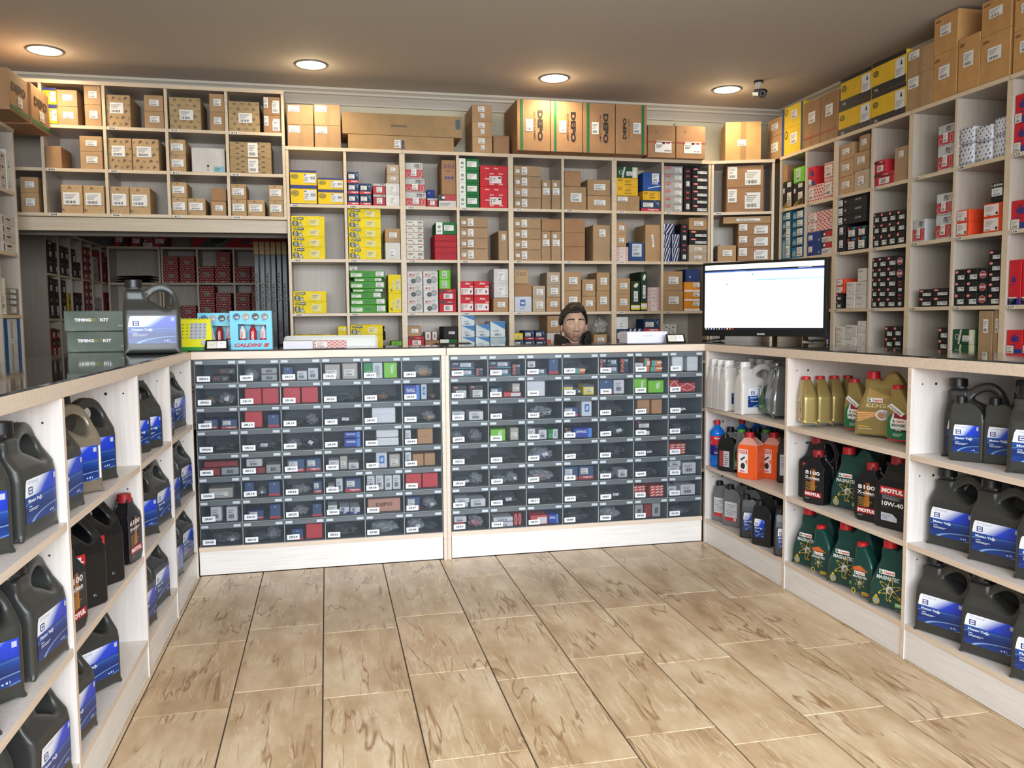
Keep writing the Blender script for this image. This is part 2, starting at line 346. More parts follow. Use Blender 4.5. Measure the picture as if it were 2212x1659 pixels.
shelving('cream wall shelving with grey and orange cartons, tags L01 to L10', RIGHT, 0, kd[4:7], tags={(0, z4[0]): 'L01', (0, z4[1]): 'L02', (0, z4[2]): 'L03', (0, z4[3]): 'L04', (1, z4[1]): 'L08', (1, z4[2]): 'L09', (1, z4[3]): 'L10'})
shelving('cream wall shelving with red cartons at the picture edge, tags L14 to L17', RIGHT, 0, [2.141, 2.49, 2.84], tags={(0, z4[0]): 'L14', (0, z4[1]): 'L15', (0, z4[2]): 'L16', (0, z4[3]): 'L17'})
# hanging unit over the storeroom opening
EZ = [1.905, 2.18, 2.445, 2.715]
shelving('wide cream shelving unit hung under the ceiling over the storeroom opening', BACK, 0, [-1.43, -1.06, -.70, -.335, .03, .39], zs=EZ, zbot=1.885,
         tags={(1, EZ[1]): 'E03', (1, EZ[0]): 'E04', (2, EZ[2]): 'E06', (2, EZ[1]): 'E07', (2, EZ[0]): 'E08', (3, EZ[2]): 'E10', (3, EZ[1]): 'E11', (3, EZ[0]): 'E12', (4, EZ[2]): 'E14', (4, EZ[1]): 'E15', (4, EZ[0]): 'E16'})
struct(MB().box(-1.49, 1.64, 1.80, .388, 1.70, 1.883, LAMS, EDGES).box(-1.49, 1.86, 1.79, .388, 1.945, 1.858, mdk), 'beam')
MB  # pale edge board closing the side of the H shelving beside the opening
shelving('pale wall shelving with white boxes beside the storeroom opening', LEFT, 0, [1.065, 1.395, 1.725, 2.055, 2.385], tags={(3, z4[1]): 'D08'})
# storeroom shelving
SZ = [.08, .5, .88, 1.255, 1.63, 2.005]
shelving('dim storeroom wall shelving crowded with narrow dark boxes', SLEFT, 0, [.38+.35*k for k in range(7)], zs=SZ, group='storeroom shelving')
shelving('dim storeroom corner shelving bay with black sleeves', SBACK, 0, [-.385, .13], zs=SZ, group='storeroom shelving')
shelving('dim storeroom back shelving stacked with red patterned boxes', SBACK, 0, [.14, .50, .87, 1.27], zs=SZ, group='storeroom shelving', tags={(0, SZ[4]): 'S08', (1, SZ[4]): 'S09', (2, SZ[5]): 'S15'})

# ---------------------------------------------------------------- counters
H = 1.08; W_ = 2.61; DP = .43
glassm = M('2c2a27', .045, 0, 0, 0, .9)
def worktop(label, x0, y0, x1, y1, edges):
    root = link('worktop', None, None, ((x0+x1)/2, (y0+y1)/2, H-.037)); tag(root, label, 'worktop', 'shop counter worktops')
    w, l = (x1-x0)/2, (y1-y0)/2
    MB().box(-w, -l, 0, w, l, .0365, EDGE, bev=.0012).obj('board', root)
    g = .004
    MB().box(-w+(g if 'l' in edges else 0), -l+(g if 'f' in edges else 0), .0367, w-(g if 'r' in edges else 0), l, .0425, glassm, bev=.0008).obj('glass_sheet', root)
worktop('worktop board with dark glass over the drawers 2R01 to 2R48', .0, 0, 1.2085, .35, 'f')
worktop('worktop board with dark glass over the drawers 2R49 to 2R104', 1.2115, 0, W_, .35, 'f')
worktop('dark glass worktop under the grey oil jug and belt kits', -DP-.08, -3.0, -.0008, .35, 'r')
worktop('dark glass worktop under the flat screen', W_+.0008, -3.0, W_+DP, .35, 'l')
mscrew = M('3a3632', .4, .5)
def bays(label, P, us, zsl, d, name='shop_counter', kick=True):
    root = link(name, None, None, P.at(us[0], 0), P.rz); tag(root, label, 'counter', 'open shop counters with shelves of oil')
    w = us[-1]-us[0]; D = [u-us[0] for u in us]; zt = H-.0375
    for i, x in enumerate(D):
        a, b_ = (0, T) if i == 0 else ((w-T, w) if i == len(D)-1 else (x-T/2, x+T/2))
        panel(root, 'side_panel' if i in (0, len(D)-1) else 'divider', a, 0, b_, zt, d, LAM, EDGE)
        if 0 < i+1 < len(D)+1:
            sb = MB()
            for z in (.98, .66, .36): sb.cyl(b_+.0008, .05, 0, .0012, .0035, mscrew, 10)
            sb = MB()
            for z in (.985, .66, .36):
                for (yy, rr) in ((.045, .0028), (.10, .005)):
                    n = 10; V = [(b_+.0007, yy+rr*math.cos(2*math.pi*k/n), z+rr*math.sin(2*math.pi*k/n)) for k in range(n)]
                    sb.add(V, [tuple(range(n))], mscrew)
                    V = [(a-.0007, v[1], v[2]) for v in V]; sb.add(V, [tuple(range(n))], mscrew)
            sb.obj('screw_cap', root)
    for i in range(len(D)-1):
        a = D[i]+(T if i == 0 else T/2)+.0004; b_ = D[i+1]-(T if i == len(D)-2 else T/2)-.0004
        for z in zsl: panel(root, 'shelf', a, z-.02, b_, z, d-.01, LAM, EDGE, .0015)
        panel(root, 'kick_board', a, .002, b_, zsl[0]-.0205, .016, KICK, KICK, .004)
    panel(root, 'back_panel', 0, 0, w, zt, .008, LAM, LAM, d)
    return root
CL = Plane((0, -3.0), (0, 0)); CR = Plane((W_, 0), (W_, -3))
ZC = [.13, .425, .74]
bays('open shelf counter of dark oil jugs under the belt kits', CL, [.02, 1.04, 1.86, 2.44, 2.998], ZC, .42)
bays('open shelf counter of oil bottles under the flat screen', CR, [.002, .82, 1.62, 2.42, 2.98], ZC, .42)
# base that carries the drawer cabinets
bk = link('drawer_counter', None, None, (0, 0, 0)); tag(bk, 'low white counter base that frames the two blocks of drawers', 'counter')
for nm, x0, z0, x1, z1, y, d, m in [('kick_board', .004, .003, 1.180, .118, .008, .016, KICK), ('kick_board', 1.226, .003, 2.604, .118, .008, .016, KICK),
                                    ('bottom_board', .004, .1185, 1.182, .140, .002, .33, None), ('bottom_board', 1.224, .1185, 2.604, .140, .002, .33, None),
                                    ('divider', 1.184, 0, 1.202, H-.0375, 0, .34, None), ('divider', 1.2035, 0, 1.222, H-.0375, 0, .34, None)]:
    MB().box(x0, y, z0, x1, y+d, z1, m or LAM, m or EDGE).obj(nm, bk)
MB().box(.004, .341, 0, 2.604, .348, H-.04, LAM).obj('back_panel', bk)
# drawers
clear = bpy.data.materials.new('clear_smoked_plastic'); clear.use_nodes = True; nt = clear.node_tree; nt.nodes.clear()
o_ = nt.nodes.new('ShaderNodeOutputMaterial'); mxs = nt.nodes.new('ShaderNodeMixShader'); tr = nt.nodes.new('ShaderNodeBsdfTransparent'); gl = nt.nodes.new('ShaderNodeBsdfPrincipled')
tr.inputs[0].default_value = (.95, .96, .97, 1); gl.inputs['Base Color'].default_value = lin('757e86'); gl.inputs['Roughness'].default_value = .16; gl.inputs['Specular IOR Level'].default_value = .7
mxs.inputs[0].default_value = .1; nt.links.new(tr.outputs[0], mxs.inputs[1]); nt.links.new(gl.outputs[0], mxs.inputs[2]); nt.links.new(mxs.outputs[0], o_.inputs[0])
def clear_copy(name, fac, col, rough=.16, tint=(.9, .92, .94, 1), bump=0):
    m = clear.copy(); m.name = name; n = m.node_tree.nodes
    mix = [x for x in n if x.type == 'MIX_SHADER'][0]; mix.inputs[0].default_value = fac
    p = [x for x in n if x.type == 'BSDF_PRINCIPLED'][0]; p.inputs['Base Color'].default_value = lin(col); p.inputs['Roughness'].default_value = rough
    [x for x in n if x.type == 'BSDF_TRANSPARENT'][0].inputs[0].default_value = tint
    if bump:
        nn = m.node_tree.nodes.new('ShaderNodeTexNoise'); nn.inputs['Scale'].default_value = 40; b_ = m.node_tree.nodes.new('ShaderNodeBump'); b_.inputs['Strength'].default_value = bump
        tc = m.node_tree.nodes.new('ShaderNodeTexCoord'); m.node_tree.links.new(tc.outputs['Object'], nn.inputs['Vector'])
        m.node_tree.links.new(nn.outputs[0], b_.inputs['Height']); m.node_tree.links.new(b_.outputs[0], p.inputs['Normal'])
    return m
LIP = clear_copy('smoked_grip', .5, '7f888f', .2)
FRM = M('98a3a4', .4); INN = M('4a4f55', .5)
def drawer_mesh(w, h):
    b = MB(); t = .0022
    b.box(0, 0, 0, w, t, h, clear)                                      # front pane
    b.box(0, t, 0, w, .29, t, M('5b6066', .4)); b.box(0, t, t, t, .29, h*.9, clear); b.box(w-t, t, t, w, .29, h*.9, clear)
    b.box(t, .286, t, w-t, .29, h*.88, M('5b6066', .4))
    b.box(0, -.0006, 0, w, 0, .004, M('2b2f34', .3)); return b.mesh('tray')
def grip_mesh(w, h):
    b = MB()
    b.box(-.002, -.011, 0, w+.002, -.0085, h, LIP, bev=.0008).box(-.002, -.0085, h-.002, w+.002, 0, h, LIP)
    for x in (w*.22, w*.78): b.box(x-.0012, -.0085, 0, x+.0012, 0, h-.002, LIP)
    for x in (w*.02, w*.80): b.box(x, -.0114, h*.25, x+w*.17, -.011, h*.8, M('c2ccd4', .12))
    return b.mesh('grip')
HR = (1.0405-.1415)/8
DRAW = {}
def cabinet(label, x0, x1, n, first):
    root = link('drawer_cabinet', None, None, (x0, 0, .1412)); tag(root, label, 'drawer cabinet', 'blocks of clear plastic drawers')
    w = x1-x0; cw = w/n; hh = HR*8
    for i in range(n+1):
        MB().box(i*cw-.0018 if i else 0, .001, 0, i*cw+.0018 if i < n else w, .31, hh, FRM).obj('upright', root)
    for j in range(9):
        MB().box(.0019, .0015, j*HR-(.0015 if j else 0), w-.0019, .308, j*HR+.0015 if j < 8 else hh, FRM).obj('rail', root)
    MB().box(0, .311, 0, w, .315, hh, INN).obj('back_panel', root)
    tm = drawer_mesh(cw-.0056, HR-.006); gm = grip_mesh(cw-.0056, HR*.2)
    k = first
    for i in range(n):
        for j in range(8):
            s = '2R%02d' % k
            d = link('drawer', tm, root, (i*cw+.0028, .002, (7-j)*HR+.0026))
            link('grip', gm, d, (0, 0, HR*.77))
            lw = .060; lx, lz = .006+.003*((k*7) % 5)/5, .008
            pm_ = prints([('R', 0, 0, lw, .026, 'e9eef4'), ('T', s, .010, .0085, lw-.010, .0185, '20262e', .035)])
            link('number_label', pm_, d, (lx, -.0016, lz), 0).rotation_euler = (0, math.radians(((k*5) % 7-3)*.35), 0)
            DRAW[k] = (x0+i*cw+.0028+.0022, .1412+(7-j)*HR+.0026+.0024, cw-.0056-.0044, HR*.74)
            k += 1
cabinet('block of forty eight clear plastic drawers marked 2R01 to 2R48', .012, 1.180, 6, 1)
cabinet('block of fifty six clear plastic drawers marked 2R49 to 2R104', 1.2255, 2.598, 7, 49)
# ---------------------------------------------------------------- cartons: one look per kind
K1, K2, K3, K4 = 'b08d66', 'a37b56', 'b7986f', 'b9a58c'
S = sticker
def pat(fn, nx, nz, jit=.0):
    e = []
    for i in range(nx):
        for j in range(nz): e += fn((i+.5+(.25 if j % 2 else -.25)*(nx > 1))/nx, (j+.5)/nz, i, j)
    return e
def clip(P): return [(min(max(x, .004), .996), min(max(z, .004), .996)) for x, z in P]
def quad(cx, cz, a, b, s=0): return clip([(cx-a-s, cz-b), (cx+a-s, cz-b), (cx+a+s, cz+b), (cx-a+s, cz+b)])
knot = pat(lambda x, z, i, j: [('P', quad(x-.02, z, .03, .045, .02), '5f4a33'), ('P', quad(x+.035, z+.015, .025, .03, -.025), '6a5238')] if (i+j) % 2 else [('P', quad(x, z, .05, .012, .01), '84694a'), ('P', quad(x, z-.04, .04, .01, .01), '84694a')], 4, 5)
tri = pat(lambda x, z, i, j: [('P', clip([(x-.09, z-.05), (x+.03, z+.01), (x-.04, z+.08)]), '6a5036'), ('P', clip([(x+.02, z-.03), (x+.1, z+.05), (x+.05, z-.06)]), '5c4630')] if (i*2+j) % 3 == 0 else [('P', quad(x, z, .03, .008), '8a6c4c')], 3, 5)
diam = pat(lambda x, z, i, j: [('P', clip([(x-.06, z), (x, z-.05), (x+.06, z), (x, z+.05)]), '4f4436'), ('P', clip([(x-.03, z), (x, z-.025), (x+.03, z), (x, z+.025)]), 'a58a62')] if (i+j) % 2 else [('P', quad(x, z+.02, .07, .006, .0), '6a5a44'), ('P', quad(x+.03, z-.01, .07, .006, .0), '6a5a44')], 4, 6)
redd = pat(lambda x, z, i, j: [('P', clip([(x-.06, z), (x, z-.075), (x+.06, z), (x, z+.075)]), 'c32a2c')], 6, 5)
asvp = pat(lambda x, z, i, j: [('T', 'Asva', x-.08, z-.04, x+.08, z+.04, 'f2e9e6', .02, .3)] if 0 < x-.09 and x+.09 < 1 else [], 3, 4)
dash = pat(lambda x, z, i, j: [('P', quad(x, z, .045, .03, .03), 'd6c3bc')], 5, 7)
bosp = [('P', clip([(-.2+k*.36, 0), (-.08+k*.36, 0), (.5+k*.36, 1), (.38+k*.36, 1)]), 'dfe3ea') for k in range(-1, 3)]
bosp = [e for e in bosp if abs(e[1][0][0]-e[1][1][0])+abs(e[1][2][0]-e[1][3][0]) > .06]
strp = [('P', clip([(-.9+k*.2, 0), (-.87+k*.2, 0), (.1+k*.2, 1), (.07+k*.2, 1)]), '35508e') for k in range(10)]
def lab(n='label', *a, **k): return (n, S(*a, **k))
depo = lambda flip: [('lettering', [('T', 'DEPO', .62, .20, .78, .80, '2a211a', .05, 0, -1), ('T', 'AUTO LAMP', .50, .22, .56, .78, '5a4030', .01, 0, -1)] if not flip else [('T', 'DEPO', .22, .30, .34, .72, '2a211a', .05, 0, 1), ('T', 'FART LIST', .40, .32, .45, .72, '5a4030', .01, 0, 1)]),
                     ('green_strap', [('R', .10, 0, .18, 1, '1f6b36')] if not flip else [('R', .83, 0, .91, 1, '1f6b36')]),
                     ('label', S(.26, .38, .48, .62) if not flip else S(.56, .42, .80, .64))]
seam = [('R', .08, .965, .38, .995, '5a4632'), ('R', .62, .965, .94, .995, '5a4632')]
KD = {  # kind: (object name, words, colour, depth, parts)
 'kl': ('carton', 'kraft carton with white label', K1, .22, [lab('label', .28, .35, .78, .72)]),
 'klg': ('carton', 'pale kraft carton with shiny label', K4, .2, [lab('label', .3, .25, .82, .75)]),
 'kls': ('carton', 'grey kraft carton with small label', K4, .2, [lab('label', .3, .3, .7, .7)]),
 'kp': ('carton', 'plain kraft carton without label', K2, .22, [('flap_seam', [('R', .02, .93, .98, .94, '7d5f42')])]),
 'kbr': ('carton', 'open kraft carton with handwritten marker scrawl', K3, .2, [('lettering', [('T', '13 SL01', .12, .55, .85, .8, '3a2d22', 0, .2)])]),
 'ktl': ('carton', 'taped kraft carton with corner label', K1, .3, [('packing_tape', [('R', .42, 0, .6, 1, 'a08058')]), lab('label', .05, .64, .48, .94)]),
 'ktc': ('carton', 'large taped kraft carton with centre label', 'c29a63', .28, [('packing_tape', [('R', .42, 0, .58, 1, 'a77d4c')]), lab('label', .34, .38, .58, .54)]),
 'kred': ('carton', 'tall kraft carton with red stripe', 'a07a55', .28, [('red_strap', [('R', 0, .2, 1, .235, '9c3a30')]), ('packing_tape', [('R', .44, 0, .56, .3, '8a6543')]), lab('label', .3, .52, .72, .76)]),
 'k2s': ('carton', 'kraft carton with two small labels', K1, .3, [('label', S(.3, .6, .62, .92)+S(.42, .2, .6, .5))]),
 'k2l': ('carton', 'brown carton with two labels', K2, .25, [('label', S(.04, .4, .28, .95)+S(.5, .12, .92, .8)+[('R', .5, .7, .55, .78, 'c03030')])]),
 'kbsg': ('carton', 'flat kraft carton with two square stickers', 'a98a68', .3, [('flap_seam', seam), ('label', S(.06, .3, .2, .62, False)+S(.28, .15, .48, .85))]),
 'kbv': ('carton', 'upright kraft carton with two square stickers', 'a98a68', .3, [('flap_seam', [('R', .97, .1, .995, .45, '5a4632')]), ('label', S(.2, .78, .55, .9, False)+S(.15, .5, .85, .72))]),
 'kbt': ('carton', 'tall kraft carton with white sticker', 'a98a68', .3, [('flap_seam', [('R', .97, .1, .99, .3, '5a4632')]), lab('label', .36, .68, .72, .88)]),
 'ktall': ('carton', 'tall brown carton with blue print', K2, .22, [('printing', [('B', .08, .76, .92, .88, '6a4a5a'), ('T', 'DURACELL', .3, .66, .66, .7, '3a2a22'), ('R', .2, .45, .38, .52, '2c3c80'), ('R', .44, .45, .6, .52, '2c3c80'), ('R', .66, .45, .84, .52, '2c3c80')])]),
 'ktall2': ('carton', 'tall kraft carton with narrow tilted label', K1, .22, [('label', [('P', [(.38, .72), (.52, .74), (.6, .4), (.46, .38)], 'e8e6e0'), ('T', '5330 8264', .46, .46, .52, .68, '222222', .02, 0, -1)])]),
 'knot': ('carton', 'kraft carton printed with dark clover marks', K3, .3, [('printing', knot), lab('label', .16, .42, .72, .76)]),
 'tri': ('carton', 'kraft carton printed with dark leaf marks', K3, .22, [('printing', tri), lab('label', .1, .3, .86, .74)]),
 'diam': ('carton', 'kraft carton printed with slanted diamond logos', 'a98f66', .3, [('printing', diam), lab('label', .32, .3, .76, .62)]),
 'diamh': ('carton', 'wide kraft carton with diamond print and upright label', 'a98f66', .28, [('printing', [e for e in diam if e[0] == 'P'][::2]), lab('label', .44, .05, .68, .95)]),
 'long': ('carton', 'very long kraft carton', 'ab8a60', .26, [('blue_print', [('R', .5, .35, .525, .7, '2d4560'), ('R', .5, .1, .525, .3, '2d4560')]), lab('label', .43, .15, .49, .72)]),
 'long2': ('carton', 'very long kraft carton with blue end print', 'ab8a60', .3, [('blue_print', [('R', .945, .4, .985, .85, '4a5a66')]), ('printing', [('L', .4, .4, .62, .62, 1, '6f5a40')]), ('packing_tape', [('R', .02, .42, .18, .66, 'a38357')])]),
 'depo': ('carton', 'tall brown lamp carton with green strap', 'a67e58', .42, depo(0)),
 'depf': ('carton', 'tall brown lamp carton lettered upside down', 'a67e58', .42, depo(1)),
 'deph': ('carton', 'brown carton with wide black lettering', 'a67e58', .3, [('lettering', [('T', 'DEPO', .14, .52, .86, .74, '241d18', .05)]), ('green_strap', [('R', 0, .06, 1, .16, '1f6b36')]), ('label', S(.42, .22, .68, .46))]),
 'depr': ('carton', 'large orange kraft carton with brand lettering on its side', 'c4935a', .5, [('label', S(.26, .45, .72, .72)), ('lettering', [('T', 'DEPO', .08, .84, .3, .9, '5a3a20', .02, .3)])]),
 'krl': ('carton', 'brown headlamp carton with an arrow label', 'a27b57', .35, [('red_line', [('R', 0, .47, 1, .5, 'a04a38')]), ('label', [('R', .26, .16, .86, .52, 'e6e4e4'), ('R', .52, .42, .62, .49, '222222'), ('P', [(.66, .44), (.74, .44), (.74, .42), (.82, .46), (.74, .5), (.74, .48), (.66, .48)], 'b02828'), ('L', .3, .3, .56, .42, 3, '333333'), ('B', .6, .2, .82, .24, '222222'), ('R', .26, .42, .3, .52, 'c23838')]), ('printing', [('P', [(.25, .78), (.35, .78), (.3, .88)], '8a5540'), ('P', [(.65, .76), (.8, .76), (.8, .88), (.65, .88)], '96705a')])]),
 'mag': ('carton', 'yellow carton with blue top and oval logo', 'e8c41c', .2, [('blue_band', [('R', 0, .84, 1, 1, '232a74'), ('R', 0, 0, 1, .04, '232a74')]), ('logo', [('E', .17, .6, .14, .15, '1d1a10'), ('E', .17, .6, .12, .125, 'cdb020'), ('T', 'MAGNETI', .08, .61, .26, .68, '1d1a10', .03), ('T', 'MARELLI', .08, .53, .26, .6, '1d1a10', .03)]), ('label', [('R', .52, .2, .96, .76, 'd8dce0'), ('L', .54, .3, .72, .62, 3, '7a7f86'), ('B', .76, .42, .94, .6, '33363a'), ('R', .53, .66, .6, .74, '24469c')])]),
 'magv': ('carton', 'yellow carton with blue sides and oval logo', 'e3c02c', .24, [('blue_band', [('R', 0, 0, .1, 1, '2b4d8c'), ('R', .9, 0, 1, 1, '20386c')]), ('logo', [('E', .2, .76, .07, .16, '4a4414'), ('E', .2, .76, .05, .12, 'd0b028')]), ('label', S(.42, .35, .74, .75))]),
 'hel': ('carton', 'yellow carton with small round logo', 'e6b321', .22, [('logo', [('E', .17, .78, .09, .12, '3c3210'), ('E', .17, .78, .06, .07, 'e6b321')]), ('printing', [('L', .4, .5, .75, .82, 3, '7a6214'), ('B', .38, .2, .7, .34, '5a480e')])]),
 'helw': ('carton', 'long yellow headlamp carton with black bands', 'e0b52a', .3, [('black_band', [('R', 0, 0, 1, .24, '1c2026'), ('R', 0, .86, 1, 1, '1c2026')]), ('logo', [('E', .13, .62, .08, .1, '3a3414'), ('E', .13, .62, .062, .075, '8a7a20')]), ('label', [('R', .7, .22, .97, .8, 'dcdcde'), ('P', [(.84, .58), (.9, .58), (.88, .72), (.86, .72)], '1d1d20'), ('L', .73, .3, .92, .5, 4, '8a8a8e')]), ('lettering', [('T', 'Hella', .1, .05, .2, .14, 'c9ccd0', .02)])]),
 'luk': ('carton', 'yellow clutch kit carton with disc picture', 'efd71e', .26, [('lettering', [('T', 'LUK', .05, .72, .14, .92, '26240c', .04), ('R', .16, .7, .37, .94, '18180e'), ('T', 'RepSet', .18, .74, .35, .9, 'f0f0e8', .03)]), ('picture', [('O', .12, .34, .09, .3, .045, '3a3c3e'), ('E', .12, .34, .05, .17, '9a9c9a'), ('P', [(.19, .06), (.24, .42), (.3, .42), (.34, .06)], '55585a'), ('E', .27, .2, .05, .14, 'b9bbb8'), ('O', .29, .58, .02, .06, .01, '2a2a20')]), ('label', [('P', [(.53, .2), (.82, .12), (.84, .72), (.55, .8)], 'e2d894'), ('L', .57, .35, .78, .68, 3, '8d8650')]), ('tab', [('R', .2, .985, .36, 1.04, 'e6cc1c'), ('R', .68, .985, .84, 1.04, 'e6cc1c')])]),
 'lukv': ('carton', 'yellow clutch carton stood on end', 'efd71e', .22, [('label', S(.3, .2, .5, .65, False, 'e2d894')+S(.62, .2, .95, .75, False, 'd8d0a0')), ('lettering', [('T', 'LUK', .16, .1, .3, .26, '26240c', .04, 0, 1)])]),
 'yel': ('carton', 'small plain yellow carton', 'ead028', .15, [('label', S(.2, .3, .8, .7, True, 'e2dcae'))]),
 'rap': ('carton', 'navy carton with red base stripe', '25395c', .16, [('red_band', [('R', 0, 0, 1, .25, 'c22a34'), ('T', 'rapro', .35, .05, .9, .2, 'f2e8e8', .03)]), ('printing', [('P', [(.6, 1), (.72, 1), (.98, .4), (.98, .3)], '3f5c8a'), ('P', [(.8, .75), (.93, .9), (.95, .86), (.86, .75), (.95, .62), (.93, .58)], 'a8bcd4')]), ('label', S(.1, .38, .62, .78))]),
 'fte': ('carton', 'grey and red brake part carton', 'bfc0be', .2, [('red_band', [('R', 0, .06, 1, .58, 'b83c40'), ('O', .86, .3, .1, .22, .03, 'd9a0a0'), ('O', .18, .24, .12, .16, .03, 'd9a0a0')]), ('lettering', [('T', 'FTE', .54, .66, .8, .9, '3b3d40', .03), ('P', [(.84, .66), (.94, .92), (.88, .92)], 'c02830')]), ('label', S(.34, .16, .64, .6))]),
 'ftes': ('carton', 'small red and grey carton', 'b94148', .18, [('grey_band', [('R', 0, .78, 1, 1, 'b5b5b5'), ('T', 'FTE', .62, .82, .92, .96, '3b3d40', .02)]), ('label', S(.28, .18, .74, .7))]),
 'kit': ('carton', 'green carton with white KIT end panel', '157038', .22, [('white_panel', [('R', 0, 0, .32, 1, 'e6e9e2'), ('P', [(.16, .78), (.25, .62), (.16, .46), (.07, .62)], '1c4a2c'), ('T', 'KIT', .08, .18, .25, .34, '1f3526', .03), ('R', .15, .5, .17, .74, 'e6e9e2'), ('R', .1, .61, .22, .63, 'e6e9e2')]), ('label', S(.4, .3, .88, .76, False))]),
 'asv': ('carton', 'large red carton covered with white script', 'cc2a34', .28, [('printing', asvp), ('label', [('R', .34, .16, .78, .5, 'ecdcd8'), ('B', .37, .2, .42, .46, '333333'), ('L', .46, .3, .6, .46, 2, '777777'), ('R', .66, .38, .76, .46, '222222')])]),
 'asv2': ('carton', 'red carton with white script and label', 'cf2c38', .22, [('lettering', [('T', 'Asva', .34, .78, .72, .94, 'f4ecea', .02, .3), ('T', 'Asva', .72, .58, .98, .7, 'f4ecea', .02, .3)]), ('label', [('R', .04, .1, .96, .54, 'ecdedb'), ('B', .08, .14, .2, .5, '333333'), ('L', .28, .26, .6, .5, 3, '8a8a8a'), ('E', .8, .3, .06, .1, '2a2a2a')])]),
 'skf': ('carton', 'thin white bearing carton', 'e0ddd2', .24, [('lettering', [('L', .1, .62, .56, .86, 1, '555555'), ('B', .66, .5, .92, .8, '2c2c2c'), ('L', .66, .18, .92, .36, 1, '444444'), ('P', [(.38, .2), (.46, .2), (.44, .44)], '222222')]), ('red_edge', [('R', 0, 0, 1, .06, 'a83038')])]),
 'redf': ('carton', 'flat plain red carton', 'b82430', .24, [('printing', [('L', .3, .4, .75, .6, 1, '8a1a24'), ('R', 0, .93, 1, .98, '8a1a24')])]),
 'wht': ('carton', 'plain white carton with shiny sticker', 'deddd6', .22, [lab('label', .26, .15, .66, .56)]),
 'whb': ('carton', 'white carton with fine print', 'dcd9d8', .2, [('label', S(.3, .22, .76, .78, False)), ('printing', [('E', .88, .14, .03, .04, '555555')])]),
 'whs': ('carton', 'small white carton', 'd8d6d0', .16, [('label', [('L', .1, .6, .9, .85, 2, '666666'), ('R', .3, .25, .7, .4, '333333')])]),
 'whtf': ('carton', 'white carton with glass symbol and blue sticker', 'cbc8c4', .28, [('printing', [('P', [(.44, .3), (.53, .3), (.5, .2), (.47, .2)], '1e1e1e'), ('R', .48, .1, .49, .2, '1e1e1e'), ('R', .45, .085, .52, .1, '1e1e1e')]), ('label', [('R', .66, .03, .97, .25, '7fb4c0'), ('L', .68, .06, .9, .22, 3, '40707c')])]),
 'whw': ('carton', 'crumpled white carton with marker writing', 'd4d0cb', .2, [('lettering', [('T', 'Toyota', .12, .72, .6, .86, '5a5654', .01, .3), ('L', .2, .3, .6, .4, 1, '8a8784')])]),
 'gls': ('carton', 'small white and red carton', 'dedad6', .16, [('red_edge', [('R', .9, 0, 1, 1, 'b02a34')]), ('lettering', [('B', .3, .2, .62, .8, '3a3a3a')])]),
 'grv': ('carton', 'long green wiper carton', '4f9a3e', .22, [('label', S(.03, .15, .34, .66, False, 'd8e4cc')+S(.74, .2, .97, .92)), ('lettering', [('L', .42, .35, .62, .75, 2, '2a5a5a')])]),
 'grc': ('carton', 'bright green carton', '6cc62e', .2, [('label', S(.25, .1, .7, .9, True, 'b9cdb4'))]),
 'glt': ('carton', 'white carton with clutch disc picture', 'dad8d4', .22, [('logo', [('E', .2, .76, .07, .08, 'b02632'), ('T', 'GLT', .3, .7, .54, .84, 'a82430', .03), ('R', 0, .6, .5, .62, 'a82430')]), ('picture', [('E', .4, .28, .17, .18, '3c3e40'), ('E', .4, .28, .05, .05, '77797a'), ('E', .72, .4, .2, .24, '8c8e8e'), ('E', .72, .4, .1, .12, 'b4b6b4'), ('E', .72, .4, .03, .04, '4a4c4c')]), ('label', [('L', .58, .74, .9, .94, 3, '9a9a98')])]),
 'rbk': ('carton', 'red carton with black angled lid', 'bf2334', .24, [('black_lid', [('P', [(0, .74), (.3, .74), (.42, .92), (0, .96)], '221d20'), ('P', [(.3, .68), (1, .68), (1, .74), (.3, .74)], '221d20'), ('L', .5, .8, .9, .92, 1, 'e0cccc')]), ('label', [('R', .26, .1, .8, .58, 'e6dcd8'), ('B', .34, .16, .6, .5, '333333')])]),
 'rbw': ('carton', 'flat carton, red and black above white', 'dcd8d4', .22, [('red_band', [('R', 0, .5, 1, 1, 'b32a34'), ('P', [(0, .5), (.26, .5), (.4, .75), (.26, 1), (0, 1)], '1f1c1e'), ('E', .26, .76, .1, .12, 'd8d8d8')]), ('label', [('L', .06, .12, .9, .4, 2, '8a8a8a')])]),
 'fil': ('carton', 'white filter carton with blue corner', 'd3dcdf', .2, [('blue_corner', [('P', [(.05, 1), (1, .5), (1, 1)], '2375b4')]), ('lettering', [('T', 'FILTER', .22, .36, .56, .46, '44505a', .01), ('B', .3, .1, .56, .24, '2c3238'), ('E', .66, .17, .06, .07, '9aa4a8')])]),
 'fib': ('carton', 'pale blue filter carton with dark corner', 'a9bfc4', .2, [('blue_corner', [('P', [(.85, .4), (1, 0), (1, 1)], '2375b4')])]),
 'blk': ('carton', 'matt black carton', '1b1b1c', .22, [('label', S(.35, .4, .8, .62, False, 'c8bfb8'))]),
 'kith': ('carton', 'low white and green carton', '14602c', .22, [('white_panel', [('R', 0, 0, .5, 1, 'd9dcd4'), ('P', [(.25, .7), (.32, .5), (.25, .3), (.18, .5)], '1c2a20')])]),
 'gr2': ('carton', 'small lime green carton', '6aa834', .15, [('printing', [('O', .4, .5, .14, .22, .05, '20361a')])]),
 'nav': ('carton', 'small glossy blue carton', '1d3488', .15, [('printing', [('T', 'SKF', .2, .5, .4, .7, 'a8b4e0', .02)])]),
 'navl': ('carton', 'dark blue carton with pale label', '223a80', .3, [('label', S(.12, .3, .42, .75)), ('lettering', [('T', 'LI', .86, .16, .98, .34, 'cdd2e4', .02)])]),
